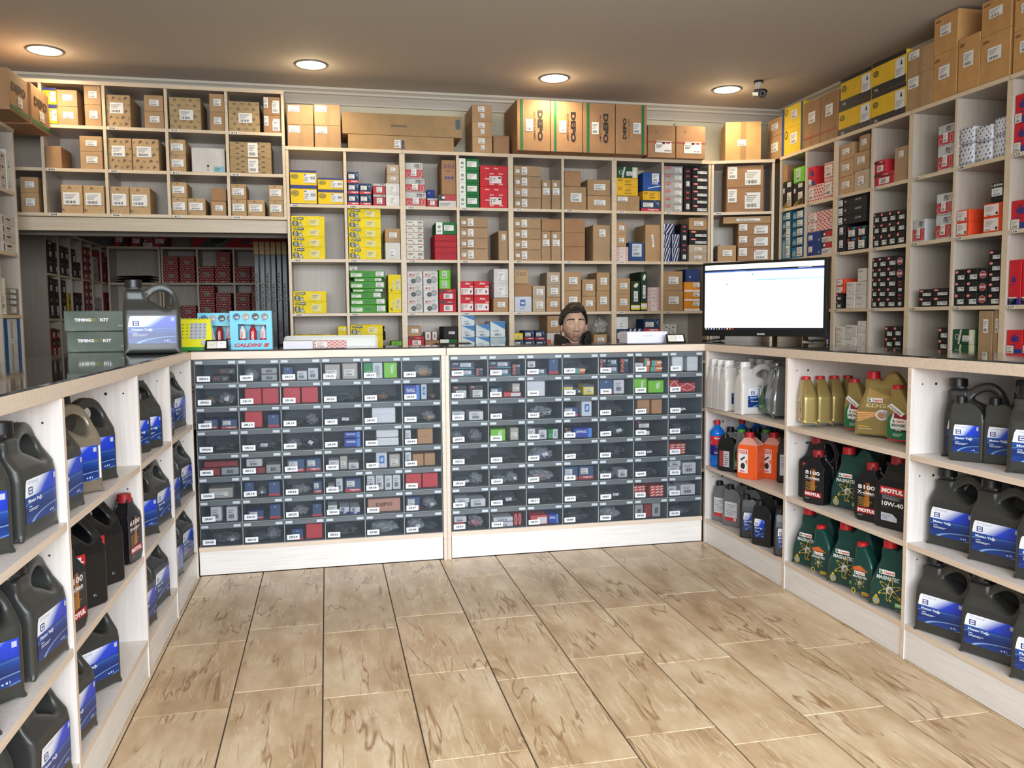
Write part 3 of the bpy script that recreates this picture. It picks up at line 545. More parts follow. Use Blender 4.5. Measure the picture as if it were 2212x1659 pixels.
 'dgr': ('carton', 'light grey carton with red oval logo', 'a9a6a2', .22, [('logo', [('E', .2, .74, .15, .16, 'c03a44'), ('T', 'DELPHI', .1, .68, .3, .8, 'f0dada', .01)]), ('label', S(.58, .2, .92, .78))]),
 'del': ('carton', 'black carton with red oval logo', '17161a', .26, [('logo', [('E', .24, .78, .16, .13, 'd2605c'), ('E', .24, .78, .13, .09, 'e89a90')]), ('label', [('R', .34, .14, .96, .5, 'd7dcd6'), ('L', .38, .2, .6, .44, 3, '7a7f7a'), ('B', .66, .3, .92, .44, '26282a')])]),
 'delv': ('carton', 'black carton stood on end with red ovals', '17161a', .26, [('logo', [('E', .5, .84, .24, .05, 'b83a40'), ('E', .5, .6, .24, .05, 'b83a40')]), ('label', S(.3, .12, .75, .36))]),
 'dels': ('carton', 'black carton showing its large oval logo', '141318', .26, [('logo', [('E', .5, .5, .42, .3, 'e8d8d8'), ('E', .5, .5, .4, .27, '9c1f2b'), ('T', 'DELPHI', .18, .4, .82, .6, 'f4eaea', .03)])]),
 'gir': ('carton', 'dark green carton with yellow and white bands', '1d4a2c', .24, [('printing', [('R', .74, 0, .98, 1, 'dcdcc8'), ('R', .78, 0, .8, 1, 'd8c030'), ('R', .92, 0, .94, 1, 'd8c030'), ('P', [(.24, 0), (.32, 0), (.42, 1), (.34, 1)], 'c4cebc'), ('O', .2, .5, .09, .2, .03, 'd4d8c8')]), ('label', S(.46, .2, .88, .6))]),
 'gbt': ('carton', 'tall dark green brake carton with yellow foot', '17351f', .24, [('printing', [('R', 0, .04, 1, .2, 'e0cc3a'), ('R', 0, .09, 1, .18, 'e4e4d8'), ('O', .6, .88, .2, .06, .06, 'dfe0c8'), ('O', .5, .84, .2, .06, .06, 'dfe0c8')]), ('label', S(.3, .32, .75, .66))]),
 'blb': ('carton', 'blue carton with white label and slanted bands', '1d4c94', .26, [('label', S(.5, .5, .9, .96)), ('printing', [('T', 'ATE', .5, .36, .86, .48, 'e4eaf2', .03), ('P', [(.3, .12), (1, .26), (1, .3), (.3, .16)], 'e4eaf2')])]),
 'blbl': ('carton', 'blue carton almost covered by a large label', '1f4478', .24, [('printing', strp), ('label', S(.2, .25, .82, .93, True, 'c9d2d8'))]),
 'bdp': ('carton', 'dark blue carton with slanted lettering', '232f66', .22, [('printing', strp+[('O', .3, .4, .06, .08, .03, 'd0d6ec')])]),
 'feb': ('carton', 'white carton with red diamond pattern ends', 'd9c9c6', .2, [('printing', [e for e in redd if min(p[0] for p in e[1]) < .2 or max(p[0] for p in e[1]) > .8]), ('label', [('L', .3, .6, .7, .8, 1, 'a88'), ('L', .3, .2, .6, .36, 1, 'b99')] if 0 else [('L', .3, .6, .7, .8, 1, 'aa8888')])]),
 'febw': ('carton', 'red diamond patterned carton with pale label', 'd9c0bc', .26, [('printing', redd), ('label', S(.06, .12, .4, .88, True, 'e2d4d0'))]),
 'febl': ('carton', 'red diamond patterned carton with large label', 'd9c0bc', .26, [('printing', redd), ('label', S(.18, .15, .85, .85, True, 'e2d4d0'))]),
 'pat': ('carton', 'red carton covered with white dashes', '9a2f2c', .26, [('printing', dash), ('label', S(.3, .35, .68, .66, False, '9a8474')), ('white_tab', [('R', .46, .03, .58, .08, 'f0ece4')])]),
 'bos': ('carton', 'navy carton with slanted white stripes', '1d2a56', .24, [('printing', bosp+[('T', 'BOSCH', .4, .5, .7, .58, 'c03a44', .01, .3)])]),
 'org': ('carton', 'orange and white bearing carton', 'e08e1e', .22, [('white_band', [('R', 0, 0, 1, .2, 'ece8e0'), ('R', .55, .08, .62, .13, '222222')]), ('label', S(.56, .5, .98, .95))]),
 'ora': ('carton', 'bright orange carton with white label', 'e84c22', .22, [('label', [('R', .06, .1, .84, .92, 'e9dcd4'), ('L', .12, .4, .6, .84, 5, '98908a'), ('R', .68, .14, .8, .34, '3a302c'), ('B', .12, .14, .4, .22, '4a403c')])]),
 'ora2': ('carton', 'white carton with orange lower corners', 'e2dcd6', .2, [('orange_band', [('R', 0, 0, .28, .44, 'de4e2a'), ('R', .78, 0, 1, .44, 'de4e2a'), ('L', .4, .1, .7, .4, 3, '555555'), ('E', .74, .6, .04, .05, '333333')])]),
 'dc': ('carton', 'red carton with blue logo letters', 'cf1c2a', .3, [('logo', [('T', 'dc', .3, .5, .8, .84, '2c3680', .06), ('L', .3, .36, .8, .44, 1, '2c3680')]), ('label', S(.03, .02, .48, .34, True, 'e2ded2')), ('blue_corner', [('R', .5, 0, 1, .22, '1d3c84')])]),
 'dcv': ('carton', 'tall red carton with blue logo and foot', 'cf1c2a', .3, [('blue_foot', [('R', 0, 0, 1, .14, '1d3c9c')]), ('logo', [('T', 'dc', .28, .5, .62, .66, '2c3680', .06), ('L', .2, .44, .7, .48, 1, '2c3680')]), ('label', S(.06, .01, .74, .17, False, 'dcd8cc'))]),
 'sup': ('carton', 'black carton with white title and label', '1a1a1c', .24, [('lettering', [('T', 'SUPAR', .22, .82, .95, .95, 'dcdcdc', .03), ('O', .1, .88, .06, .05, .02, 'dcdcdc')]), ('label', S(.08, .32, .92, .74))]),
 'ayd': ('carton', 'wide black carton with silver initials', '15171d', .26, [('label', S(.02, .12, .18, .9)), ('lettering', [('T', 'AYD', .62, .5, .84, .72, 'aeb6c2', .03), ('E', .28, .6, .04, .14, '8a94a4')])]),
 'aydl': ('carton', 'black carton with tall label', '15171d', .26, [('label', S(.3, .3, .75, .85))]),
 'blkr': ('carton', 'black carton with blue top and red tag', '17181c', .26, [('printing', [('R', .55, .8, 1, .95, '1f74a0'), ('R', .02, .62, .22, .98, 'c03038')]), ('label', S(.15, .12, .85, .72))]),
 'teal': ('carton', 'teal carton with white label', '14719c', .24, [('black_band', [('R', 0, 0, .08, 1, '0e1a22'), ('R', 0, .84, .9, 1, '0e2a3a'), ('P', [(.1, .14), (.4, .14), (.4, .5), (.25, .66), (.1, .5)], '7b9aa2')]), ('label', S(.5, .12, .96, .86))]),
 'mah': ('carton', 'black and gold carton with small red logo', '1c1a1c', .24, [('gold_base', [('P', [(0, 0), (1, 0), (1, .34), (.4, .22), (0, .05)], '8a6c24'), ('R', .06, .6, .24, .78, 'c8c8c8'), ('R', .06, .55, .24, .6, 'b02a30')]), ('label', [('R', .5, .06, .92, .58, 'dcd8ce'), ('L', .55, .12, .85, .5, 5, '807c74'), ('R', .5, .78, .9, .96, 'cfcac0')])]),
 'tapw': ('parcel', 'white wrapped parcel with blue marks', 'd9dadf', .26, [('printing', pat(lambda x, z, i, j: [('P', quad(x, z, .035, .05, .02), '23368c' if (i+j) % 3 == 0 else '4a4e5c')] if (i*3+j*5) % 4 else [('L', x-.05, z-.04, x+.08, z+.04, 2, '7a7c84')], 4, 5))]),
 'gcy': ('carton', 'red carton with black corner and white label', 'b3202a', .22, [('black_corner', [('P', [(.4, 0), (1, 0), (1, .5)], '141416')]), ('lettering', [('T', 'AUTOPARTS', .25, .7, .92, .84, 'e8d8d8', .03), ('O', .16, .77, .08, .12, .04, 'e8d8d8')]), ('label', S(.16, .26, .75, .6))]),
 'drv': ('carton', 'long red drive shaft carton', 'b3202a', .2, [('black_panel', [('P', [(.04, 0), (.22, 1), (.42, 1), (.24, 0)], '19191b'), ('P', [(.24, 0), (.42, 1), (.46, 1), (.32, 0)], '4c4a4a')]), ('lettering', [('T', 'G AUTOPARTS', .2, .4, .38, .74, 'd6d2d0', .03), ('T', 'DRIVE SHAFT', .24, .06, .36, .22, '9a8c88', .01), ('L', .62, .3, .92, .55, 1, 'd8a8a8'), ('E', .56, .5, .04, .2, '15151a'), ('R', .6, .47, .72, .53, '15151a')])]),
 'drk': ('carton', 'narrow dark brown carton with white tag', '3a2424', .26, [('label', S(.3, .12, .75, .5)), ('printing', [('R', .3, .66, .7, .78, '8a6a66')])]),
 'drr': ('carton', 'narrow dark and red carton with white tag', 'a02a20', .26, [('black_top', [('R', 0, .7, 1, 1, '211a1c'), ('R', .35, .76, .7, .88, 'a89a94')]), ('label', S(.3, .12, .8, .62))]),
 'drd': ('carton', 'narrow plain red carton', '8f2424', .26, [('label', S(.4, .3, .9, .5, False, 'a8a094'))]),
 'dry': ('carton', 'yellow carton among dark ones', 'b8971e', .24, [('printing', [('E', .5, .65, .3, .1, '5a4a14'), ('E', .5, .2, .25, .06, '5a4a14')])]),
 'whr': ('carton', 'white carton with red side and small oval', 'c9c3ba', .22, [('printing', [('R', 0, .1, .1, .8, '9c3a34'), ('E', .45, .6, .2, .12, '5f4a44'), ('L', .3, .2, .8, .35, 1, '9a948c')])]),
 'gry': ('carton', 'grey carton with pale tag', '8b857d', .2, [('label', S(.35, .2, .75, .8, False))]),
 'blw': ('carton', 'blue and white carton with column picture', 'cfd2d2', .22, [('printing', [('R', 0, 0, .25, 1, '2262a8'), ('R', .8, 0, 1, 1, '2a5a9c'), ('R', .42, .1, .55, .9, 'b2aeb0')])]),
 # small cartons seen in the clear drawers
 'K': ('small_box', 'small black box with red initials', '2b2b2d', .1, [('lettering', [('T', 'BSG', .12, .4, .42, .66, 'b5443c', .04), ('L', .62, .25, .92, .75, 4, 'a8a8a8')])]),
 'Sv': ('small_box', 'small silver box with slanted initials', 'a7a9ab', .1, [('lettering', [('T', 'BSG', .3, .25, .7, .7, '4a4448', .05, .2)])]),
 'R': ('small_box', 'red box with folded flap', 'd0343c', .12, [('flap', [('P', [(0, .98), (.5, .5), (.52, .5), (.03, .98)], 'a8262e'), ('P', [(1, .98), (.5, .5), (.48, .5), (.97, .98)], 'e0525a')])]),
 'R2': ('small_box', 'dark red flat box', '96232a', .12, [('flap_seam', [('R', .1, .9, .9, .95, '5c161c')])]),
 'E': ('small_box', 'small white box with barcode', 'd9dade', .1, [('lettering', [('B', .2, .2, .7, .5, '3a3c44'), ('L', .15, .6, .85, .85, 2, '8d9098')])]),
 'Wt': ('small_box', 'plain white box', 'e4e6ea', .12, [('flap_seam', [('P', [(0, .45), (.2, .6), (.8, .6), (1, .45), (1, .43), (.8, .58), (.2, .58), (0, .43)], 'c2c6cc')])]),
 'Kr': ('small_box', 'small kraft box', 'b98a5c', .12, [('flap_seam', [('R', .3, .47, .7, .49, '8a6440')])]),
 'Gk': ('small_box', 'grey box with white label', 'b9b1a6', .12, [lab('label', .12, .2, .8, .62)]),
 'KD': ('small_box', 'pink kraft box lettered with a brand', 'c8917a', .14, [('lettering', [('T', 'DEPO', .24, .42, .76, .72, '7a4638', .05)])]),
 'V': ('small_box', 'lime green box with white lettering', '7fce2a', .12, [('lettering', [('T', 'Valeo', .5, .3, .78, .85, 'eef6e4', .03, .2, -1)])]),
 'G': ('small_box', 'green and white box', '1c8a46', .12, [('white_panel', [('R', .5, 0, 1, 1, 'd6dee2'), ('O', .3, .3, .2, .2, .05, 'a8d0b4'), ('B', .6, .2, .85, .8, '7a8286')])]),
 'Bl': ('small_box', 'blue box with white lettering', '2440a8', .12, [('lettering', [('T', 'SWAG', .14, .5, .7, .78, 'dfe6f8', .04)]), ('pale_side', [('R', .78, 0, 1, 1, '4f8ae0')])]),
 'Tp': ('small_box', 'white box with blue square logo', 'd5dae2', .12, [('logo', [('R', .3, .3, .75, .8, '2a72c4'), ('T', 'tap', .36, .4, .7, .68, 'e8f0fa', .04, 0, -1)])]),
 'Tpl': ('carton', 'white carton with blue square logo', 'cfd4dc', .2, [('logo', [('R', .3, .38, .62, .8, '2a62ac'), ('T', 'tap', .34, .48, .58, .66, 'dfeaf6', .04)]), ('printing', [('L', .3, .12, .7, .3, 2, '9aa4b4')])]),
 'Fa': ('small_box', 'navy box with orange and teal stripe', '232e4c', .12, [('stripe', [('R', 0, 0, .35, .1, 'd2624a'), ('R', .35, 0, 1, .1, '4bb0bc')]), ('lettering', [('T', 'FAE', .1, .6, .3, .8, 'd8dce4', .03)]), ('label', S(.4, .25, .85, .8, True, 'd6dae4'))]),
 'Fo': ('small_box', 'navy box with upright orange letters', '232e4c', .12, [('lettering', [('T', 'FAE', .05, .05, .4, .95, 'e06a3c', .04, 0, 1), ('T', 'FAE', .5, .75, .9, .9, 'd8dce4', .03)])]),
 'Bo': ('small_box', 'white box with navy slanted stripes', 'd4d8e2', .12, [('stripe', [('P', [(0, 0), (.3, 0), (.5, .4), (0, .4)], '27407c'), ('P', [(.6, 0), (1, 0), (1, .3), (.7, .3)], '27407c')]), ('lettering', [('B', .15, .5, .5, .9, '4a5060')])]),
 'Y': ('small_box', 'small yellow box with blue top', 'e8d23a', .1, [('blue_band', [('R', 0, .82, 1, 1, '2b3a8c')]), ('label', S(.2, .2, .9, .7, True, 'e8e2b4'))]),
 'D': ('small_box', 'small black box with red oval', '1c1a1e', .12, [('logo', [('E', .25, .85, .14, .07, 'd4787a')]), ('label', S(.25, .05, .95, .62))]),
 'P': ('small_box', 'small red box with white diamonds', 'c8363a', .12, [('printing', [('P', [(0, .5), (.5, .97), (1, .5), (1, .44), (.5, .9), (0, .44)], 'f0dcd8'), ('P', [(0, .5), (.5, .03), (1, .5), (1, .56), (.5, .1), (0, .56)], 'f0dcd8')])]),
 'Pq': ('small_box', 'small red and white patterned box', 'cc3a30', .12, [('printing', [('P', quad(x, z, .1, .06, .08), 'f0e2da') for x in (.2, .55, .85) for z in (.15, .4, .65, .88)])]),
 'N': ('small_box', 'navy box with red foot and label', '37527c', .12, [('red_band', [('R', 0, 0, 1, .24, 'c4323c'), ('T', 'rapro', .3, .05, .9, .2, 'f4e6e6', .03)]), ('label', S(.1, .4, .6, .85))]),
 'Nv': ('small_box', 'upright navy box with red foot', '33507e', .12, [('red_band', [('R', 0, 0, 1, .18, 'c4323c'), ('P', [(.4, .9), (.5, .74), (.6, .9), (.56, .9), (.5, .8), (.44, .9)], 'b8c8e0')])]),
 'Or': ('small_box', 'teal and orange box', 'e0803c', .1, [('stripe', [('R', 0, 0, .35, 1, '44b0b0'), ('R', .5, .5, 1, .8, 'ece4dc')])]),
 'Rf': ('small_box', 'flat red and white box', 'd84a48', .1, [('white_panel', [('R', .4, .1, .95, .8, 'e8e2e2')])]),
}
for k_, v_ in list(KD.items()):
    if v_[0] == 'carton':
        nm_ = 'cardboard_box' if 'kraft' in v_[1] or 'brown' in v_[1] and k_ not in ('drk',) else 'black_carton' if k_ in ('del', 'dels', 'delv', 'ayd', 'aydl', 'blkr', 'mah', 'blk', 'sup', 'drk') else 'printed_carton'
        KD[k_] = (nm_,)+v_[1:]
PR = {}; BOXM = {}; USED = {}
def kraftlike(h): return M(h, .72, 0, .09)
def carton(kind, w, h, d=None, loc=(0, 0, 0), rz=0, label=None, group=None, cat='box', tilt=0):
    nm, words, colr, dep, parts = KD[kind]; d = d or dep
    k = (round(w, 3), round(h, 3), round(d, 3), colr, nm)
    if k not in BOXM:
        b = MB(); mt = kraftlike(colr) if nm not in ('small_box', 'parcel') else M(colr, .5 if nm == 'small_box' else .35, 0, .03)
        b.box(-w/2, 0, 0, w/2, d, h, mt, bev=min(.0022, w/12, h/12) if nm != 'parcel' else min(w, h)*.16)
        if nm not in ('small_box', 'parcel') and h > .04: b.box(-w/2+.002, .003, h-.0001, w/2-.002, d*.49, h+.0009, mt).box(-w/2+.002, d*.51, h-.0001, w/2-.002, d-.003, h+.0009, mt)
        BOXM[k] = b.mesh(nm)
    o = link(nm, BOXM[k], None, loc, rz); tag(o, label or words, cat, group)
    for pn, el in parts:
        if (kind, pn) not in PR: PR[(kind, pn)] = prints(el, .0001 if pn == 'printing' else .0004)
        c = link(pn, PR[(kind, pn)], o, (-w/2, -.0004 if pn in ('printing', 'blue_band', 'red_band', 'black_band', 'packing_tape') else -.002, 0), 0, (w, .3, h))
    return o
def stack(P, code, spec, zoom, zs=ZS, off=-.012, depth=None, maxd=.32, near=0):
    """spec: list of 'x0 x1 bottom top1 top2 .. kind[,kind2..]'; ^ keeps the bottom where it is seen (stands on what is below)"""
    ox, oy, s = zoom; si = 0; made = []
    for line in spec.split(';'):
        t = line.split(); o_ = off; hat = t[0] == '^'
        if hat: t = t[1:]
        dd = depth
        if t[0].startswith('o'): o_ = float(t[0][1:]); t = t[1:]
        if t[0].startswith('d'): dd = float(t[0][1:]); t = t[1:]
        kinds = t[-1].split(','); v = [float(a) for a in t[:-1]]; x0, x1 = ox+v[0]/s, ox+v[1]/s; ys = [oy+a/s for a in v[2:]]
        xm = (x0+x1)/2; ym = sum(ys)/len(ys)
        ua, ub = P.hit(x0, ym, o_)[0], P.hit(x1, ym, o_)[0]; z = [P.hit(xm, y, o_)[1] for y in ys]
        if not hat:
            zb = min(zs, key=lambda a: abs(a-z[0])); z[0] = zb+.0008; made.append([])
        else:
            # rest on the highest carton already in this bay under it
            c_ = [m for st in made for m in st if m[0] < ub-.012 and m[1] > ua+.012 and m[2] < z[0]+.05]
            if c_: z[0] = max(m[2] for m in c_)+.0012
            made.append([])
        for k in range(len(z)-1):
            kd_ = kinds[min(k, len(kinds)-1)]; dk = min(dd or KD[kd_][3], maxd)
            h = z[k+1]-z[k]-.0012
            if h < .012: h = .012; z[k+1] = z[k]+h+.0012
            A_, B_ = ua, ub
            for (b0, b1, zz_) in P.bays:
                if b0-.02 < (ua+ub)/2 < b1+.02 and z[k] < zz_[-1]-.03 and z[k] > zz_[0]-.05:
                    A_, B_ = max(ua, b0), min(ub, b1); zn = min([q for q in zz_ if q > z[k]+.03] or [9])
                    if z[k]+h > zn-.0235: h = max(zn-.0235-z[k], .012); z[k+1] = z[k]+h+.0012
                    break
            w = B_-A_-.003; made[-1].append((A_, B_, z[k+1]))
            jit = random.uniform(-.5, .5) if w < .25 else 0
            USED.setdefault((code), []).append([kd_, P, (A_+B_)/2, z[k]+.0002, w, h, dk, o_, jit, len(made)-1, k, len(z)-1, z[k]])
def flush():
    for code, items in USED.items():
        cnt = {}
        for it in items: cnt.setdefault(it[0], []).append(it)
        where = code if ' ' in code else 'bay '+code
        for kd_, L_ in cnt.items():
            cols_ = sorted({round(i[2], 2) for i in L_})
            grp = []
            for c_ in cols_:
                if not grp or c_-grp[-1][-1] > .03: grp.append([c_])
                else: grp[-1].append(c_)
            for it in L_:
                gi = [g for g, G_ in enumerate(grp) if round(it[2], 2) in G_][0]
                col_ = sorted([i for i in L_ if round(i[2], 2) in grp[gi]], key=lambda i: i[12]); r_ = col_.index(it)
                s_ = KD[kd_][1]
                if len(col_) > 1: s_ += ', ' + ('bottom one' if r_ == 0 else 'top one' if r_ == len(col_)-1 else ORD[r_]+' up')
                if len(grp) > 1: s_ += ', '+ORD[gi]+' column'
                s_ += ', '+where
                if len(s_.replace(',', ' ').split()) > 16: s_ = s_.replace(' one,', ',').replace(' column,', ' stack,').replace('carton ', 'box ').replace(' small ', ' ').replace(' with pale label', '').replace('covered with white dashes', 'with dashes')
                _, P, u, z, w, h, dk, o_, jit = it[:9]
                g = KD[kd_][1]+'s, '+where if len(L_) > 1 else None
                carton(kd_, w, h, dk, P.at(u, z, o_), P.rz+math.radians(jit), s_, g)
    USED.clear()
# ---------------------------------------------------------------- cartons on the shelves
Z1 = (0, 100, 3.456); Z3 = (600, 180, 4.254); Z4 = (1080, 180, 4.254); Z5 = (600, 520, 4.254); Z6 = (1080, 520, 4.254); Z7 = (1520, 180, 4.366)
ZM = (1780, 0, 4.741); ZR = (1640, 180, 3.867); ZR2 = (1640, 480, 3.867); ZQ = (80, 460, 7.9); ZB = (240, 470, 5.53); ZL = (0, 120, 4.367); ZL2 = (0, 450, 4.742)
s = lambda c, t, z, P=BACK, **k: stack(P, c, t, z, **k)
# unit over the opening
e = lambda c, t: s(c, t, Z1, zs=EZ, maxd=.31)
e('E02', '300 425 567 438 308 mag;425 580 572 450 325 kl;628 755 578 436 288 kl')
e('E06', '778 975 595 362 knot;1075 1222 605 485 365 kl')
e('E10', '1262 1500 622 382 diam;1562 1678 630 490 355 kl')
e('E14', '1705 1938 642 412 diam;1965 2112 650 515 378 k2l')
e('E03', '305 460 893 745 kp;595 765 903 785 670 kl')
e('E07', '795 985 915 685 knot;988 1188 922 692 knot')
e('E11', '1260 1387 928 812 695 tri;1430 1680 940 760 whtf')
e('E15', '1710 2025 950 832 715 diamh')
e('E04', '455 618 1222 1035 tri;622 780 1228 1040 tri')
e('E08', '805 965 1238 1047 tri;968 1122 1240 1055 tri')
e('E12', '1270 1397 1245 1130 1015 tri;1400 1535 1250 1135 tri;1575 1690 1252 1157 kl;^ 1575 1690 1157 1060 kp')
e('E16', '1718 1840 1255 1143 1030 tri;1845 1978 1258 1148 tri;2005 2127 1262 1150 1038 tri')
e('before tag E04', '150 290 1212 1093 975 kl')
# top boards
s('H01 on the top board', '85 330 568 380 195 ktl;335 580 578 388 195 ktl;645 1620 612 483 long;^ 590 1695 482 285 long2;1785 1972 635 492 350 200 k2s;1980 2130 640 480 kp', Z3, maxd=.33)
s('J01 on the top board', 'o.13 155 462 607 150 depo;o.13 464 762 620 168 depo;o.13 765 1060 632 185 depo;o.13 1063 1352 645 195 depf;o.05 d.3 1357 1613 690 385 krl;o.05 d.3 1618 1888 705 393 krl', Z4, depth=.4, maxd=.44)
s('I01 on the top board', '203 545 715 362 ktc', Z7, DIAG, depth=.24)
s('K08 on the top board', '603 735 655 500 335 kl;742 938 610 405 205 magv;946 1098 520 165 kred;1102 1268 470 88 kred', Z7, RIGHT, maxd=.3)
s('K14 on the top board', '148 482 1262 1050 helw;487 842 1120 905 helw;^ 168 488 1045 745 helw;^ 492 842 905 580 helw', ZM, RIGHT, maxd=.3)
s('L01 on the top board', '852 1113 1010 745 480 ktl;1122 1366 915 530 145 depr;1374 1598 810 365 depr;1608 1916 725 330 -30 depr;1945 2230 600 275 -90 depr', ZM, RIGHT, maxd=.33)
# H and J bays
s('H02', '113 360 1093 940 797 mag;368 612 1100 980 868 mag', Z3)
s('H08', '640 748 1110 1015 915 812 rap;750 862 1113 1018 920 rap;875 990 1117 1020 922 ftes;992 1123 1118 1020 918 whb;^ 1003 1118 915 835 748 kls', Z3)
s('H15', '1172 1365 1125 1000 fte;^ 1172 1352 998 877 fte;^ 1170 1332 868 730 fte;1372 1468 1127 1055 ftes;^ 1368 1445 1053 978 nav;1480 1640 1130 1022 rbw;^ 1505 1638 1018 705 ktall', Z3)
s('H21', '1665 1852 1138 1027 915 803 690 kit;1858 2118 1143 950 757 asv', Z3)
s('H03', '125 435 1600 1508 1412 1320 1222 luk', Z3)
s('H09', '648 950 1603 1513 1422 1330 1238 1145 luk;988 1130 1603 1462 wht;^ 985 1130 1460 1335 kl', Z3)
s('H16', '1180 1342 1608 1543 1483 1427 1370 1312 1260 skf;1442 1645 1612 1560 1505 1450 1390 redf;^ 1452 1640 1388 1277 kit', Z3)
s('H22', '1675 1932 1612 1518 1422 1325 1228 kbsg;2028 2118 1615 1355 kbt', Z3)
s('H04', '140 450 648 558 465 luk', Z5)
s('H10', '665 998 645 590 grv;^ 668 992 588 532 grv;^ 668 955 528 474 grv;^ 685 972 472 440 grv;^ 665 985 438 377 grv;^ 700 960 373 342 grv;^ 660 985 338 277 grv;^ 655 735 268 235 whs;1015 1140 645 485 312 lukv', Z5)
s('H17', '1190 1333 645 527 405 282 glt;1337 1475 645 528 407 280 glt;1483 1640 643 543 445 rbk;^ 1483 1588 443 357 268 grc', Z5)
s('H23', '1677 1800 642 508 372 asv2;1803 1945 642 510 370 asv2;1980 2120 642 525 kl;^ 1985 2125 522 392 258 whb', Z5)
s('below tag H04', '150 548 1200 1095 980 866 luk;555 638 1200 1020 930 845 785 yel', Z5)
s('below tag H10', '668 970 1200 1100 985 867 772 luk;1045 1148 1200 1060 990 922 gr2', Z5)
s('below tag H17', '1197 1350 1200 1050 965 880 rbk;^ 1195 1318 876 783 kl;1355 1488 1200 1040 915 kp;^ 1355 1412 913 840 gls;^ 1420 1465 913 838 gls;1492 1655 1200 1045 905 kith;^ 1522 1655 903 790 blk', Z5)
s('below tag H23', '1682 1812 1200 1090 980 885 780 672 fil;1820 1948 1200 1090 980 885 fil;^ 1820 1948 882 770 fil;1952 2100 1200 1050 888 fib;^ 1952 2092 885 742 fil', Z5)
s('J02', '128 380 1150 1050 955 853 757 kbsg;383 470 1150 887 kbv;473 560 1152 887 kbv', Z4)
s('J08', '590 795 1155 950 kl;^ 592 745 948 805 kp;803 1018 1158 1033 kl;^ 803 1015 1032 885 kl', Z4)
s('J15', '1065 1285 1162 1035 ktl;^ 1062 1270 1033 952 870 hel;^ 1068 1270 868 770 gir;1295 1480 1168 1075 rap;^ 1312 1480 1073 990 hel;^ 1312 1482 988 820 blb', Z4)
s('J21', '1508 1680 1178 1110 1042 972 903 832 762 dgr;1690 1758 1180 970 775 delv;1762 1920 1180 1112 1048 980 910 842 775 del', Z4)
s('J03', '128 378 1631 1528 1432 1335 1240 kbsg;380 468 1631 1360 kbv;471 562 1631 1362 kbv;^ 382 560 1358 1247 kp', Z4)
s('J09', '592 783 1628 1500 1370 1247 kp;855 1015 1625 1302 kbt', Z4)
s('J16', '1058 1182 1630 1562 1502 feb;^ 1060 1162 1500 1390 1275 kl;1185 1328 1632 1462 blbl;1335 1480 1632 1300 ktall2', Z4)
s('J22', '1502 1577 1635 1510 1385 bos;1580 1655 1635 1510 1385 bos;^ 1505 1608 1383 1290 bos;1660 1725 1638 1460 1290 delv;1737 1918 1638 1560 1483 kls;^ 1737 1920 1480 1420 1350 del;^ 1737 1922 1348 1235 kl', Z4)
s('J04', '135 293 635 512 Tpl;^ 133 295 508 397 kp;^ 132 262 392 262 kbr;300 418 638 528 415 klg;427 557 635 520 kl;^ 430 557 518 405 290 klg', Z6)
s('J10 above the seated man', '587 747 632 460 kl;^ 587 747 457 285 kl;752 882 630 510 kl;^ 755 880 505 355 kl;887 1010 632 462 kl;^ 889 1010 460 292 kl', Z6)
s('J17', '1057 1198 630 490 347 kl;1203 1288 632 370 gbt;1294 1352 632 285 gbt;1357 1470 628 565 498 430 feb', Z6)
s('J23', '1497 1685 628 462 kl;^ 1497 1680 450 280 kl;1692 1838 628 553 470 380 org;^ 1705 1838 376 262 bdp', Z6)
s('below tag J04', '128 222 1200 1080 995 912 rap;225 325 1200 1080 995 912 rap;328 428 1200 1080 995 912 rap;^ 128 215 910 850 yel;^ 222 318 912 825 rap;^ 322 415 912 825 rap;434 558 1200 1040 955 847 ora2;^ 434 558 845 690 kl', Z6)
s('behind the seated man', '862 985 1200 1040 955 862 kl;595 700 1200 1000 800 kp', Z6)
s('below tag J17', '1055 1183 1200 1080 955 815 rap;^ 1058 1180 812 700 wht;1188 1312 1200 1080 950 808 bos;1317 1366 1200 1000 840 yel;1370 1468 1200 1000 838 rap;^ 1320 1468 836 720 rap', Z6)
s('below tag J23', '1492 1555 1200 1080 990 900 855 810 765 whs;1559 1622 1200 1080 990 900 855 810 765 whs', Z6)
# corner and right wall
s('I02', '215 565 1190 985 775 k2l', Z7, DIAG, maxd=.26)
s('I03', '322 665 1650 1545 1430 1320 k2l;130 308 1665 1530 kl;^ 182 680 1318 1255 kl', Z7, DIAG, maxd=.25)
r = lambda c, t, z=ZR: s(c, t, z, RIGHT)
r('K08', '176 276 1020 825 mah;285 372 1000 830 mah;^ 168 235 820 690 kp;^ 287 378 828 700 grc')
r('K09', '392 535 975 850 febw;^ 392 470 848 700 dc;540 624 940 800 660 febl')
r('K15', '652 785 900 780 kl;^ 652 782 770 640 510 kl;792 915 880 725 kls;^ 785 915 715 570 kl;^ 835 918 560 430 kl')
r('K21', '942 1125 825 745 rbk;^ 942 1060 740 645 rbk;1128 1238 770 530 kbt')
r('K02', '172 262 1310 1222 teal;^ 172 262 1220 1148 1075 teal', (1640, 180, 3.867))
s('K02', '172 262 300 215 130 45 teal;270 368 275 195 120 45 -25 -100 teal', ZR2, RIGHT)
s('K10', '388 512 265 175 85 navl;^ 388 610 80 -5 -90 febw;520 612 255 165 75 rbw', ZR2, RIGHT)
s('K16', '645 720 235 135 30 aydl;735 812 220 130 40 blkr;820 895 205 115 30 blkr;^ 645 895 20 -60 -140 -210 ayd', ZR2, RIGHT)
s('K22', '932 1003 185 105 15 -75 del;1008 1072 175 95 5 -85 del;1075 1140 165 85 -5 -95 del;1145 1218 155 75 -15 -105 del', ZR2, RIGHT)
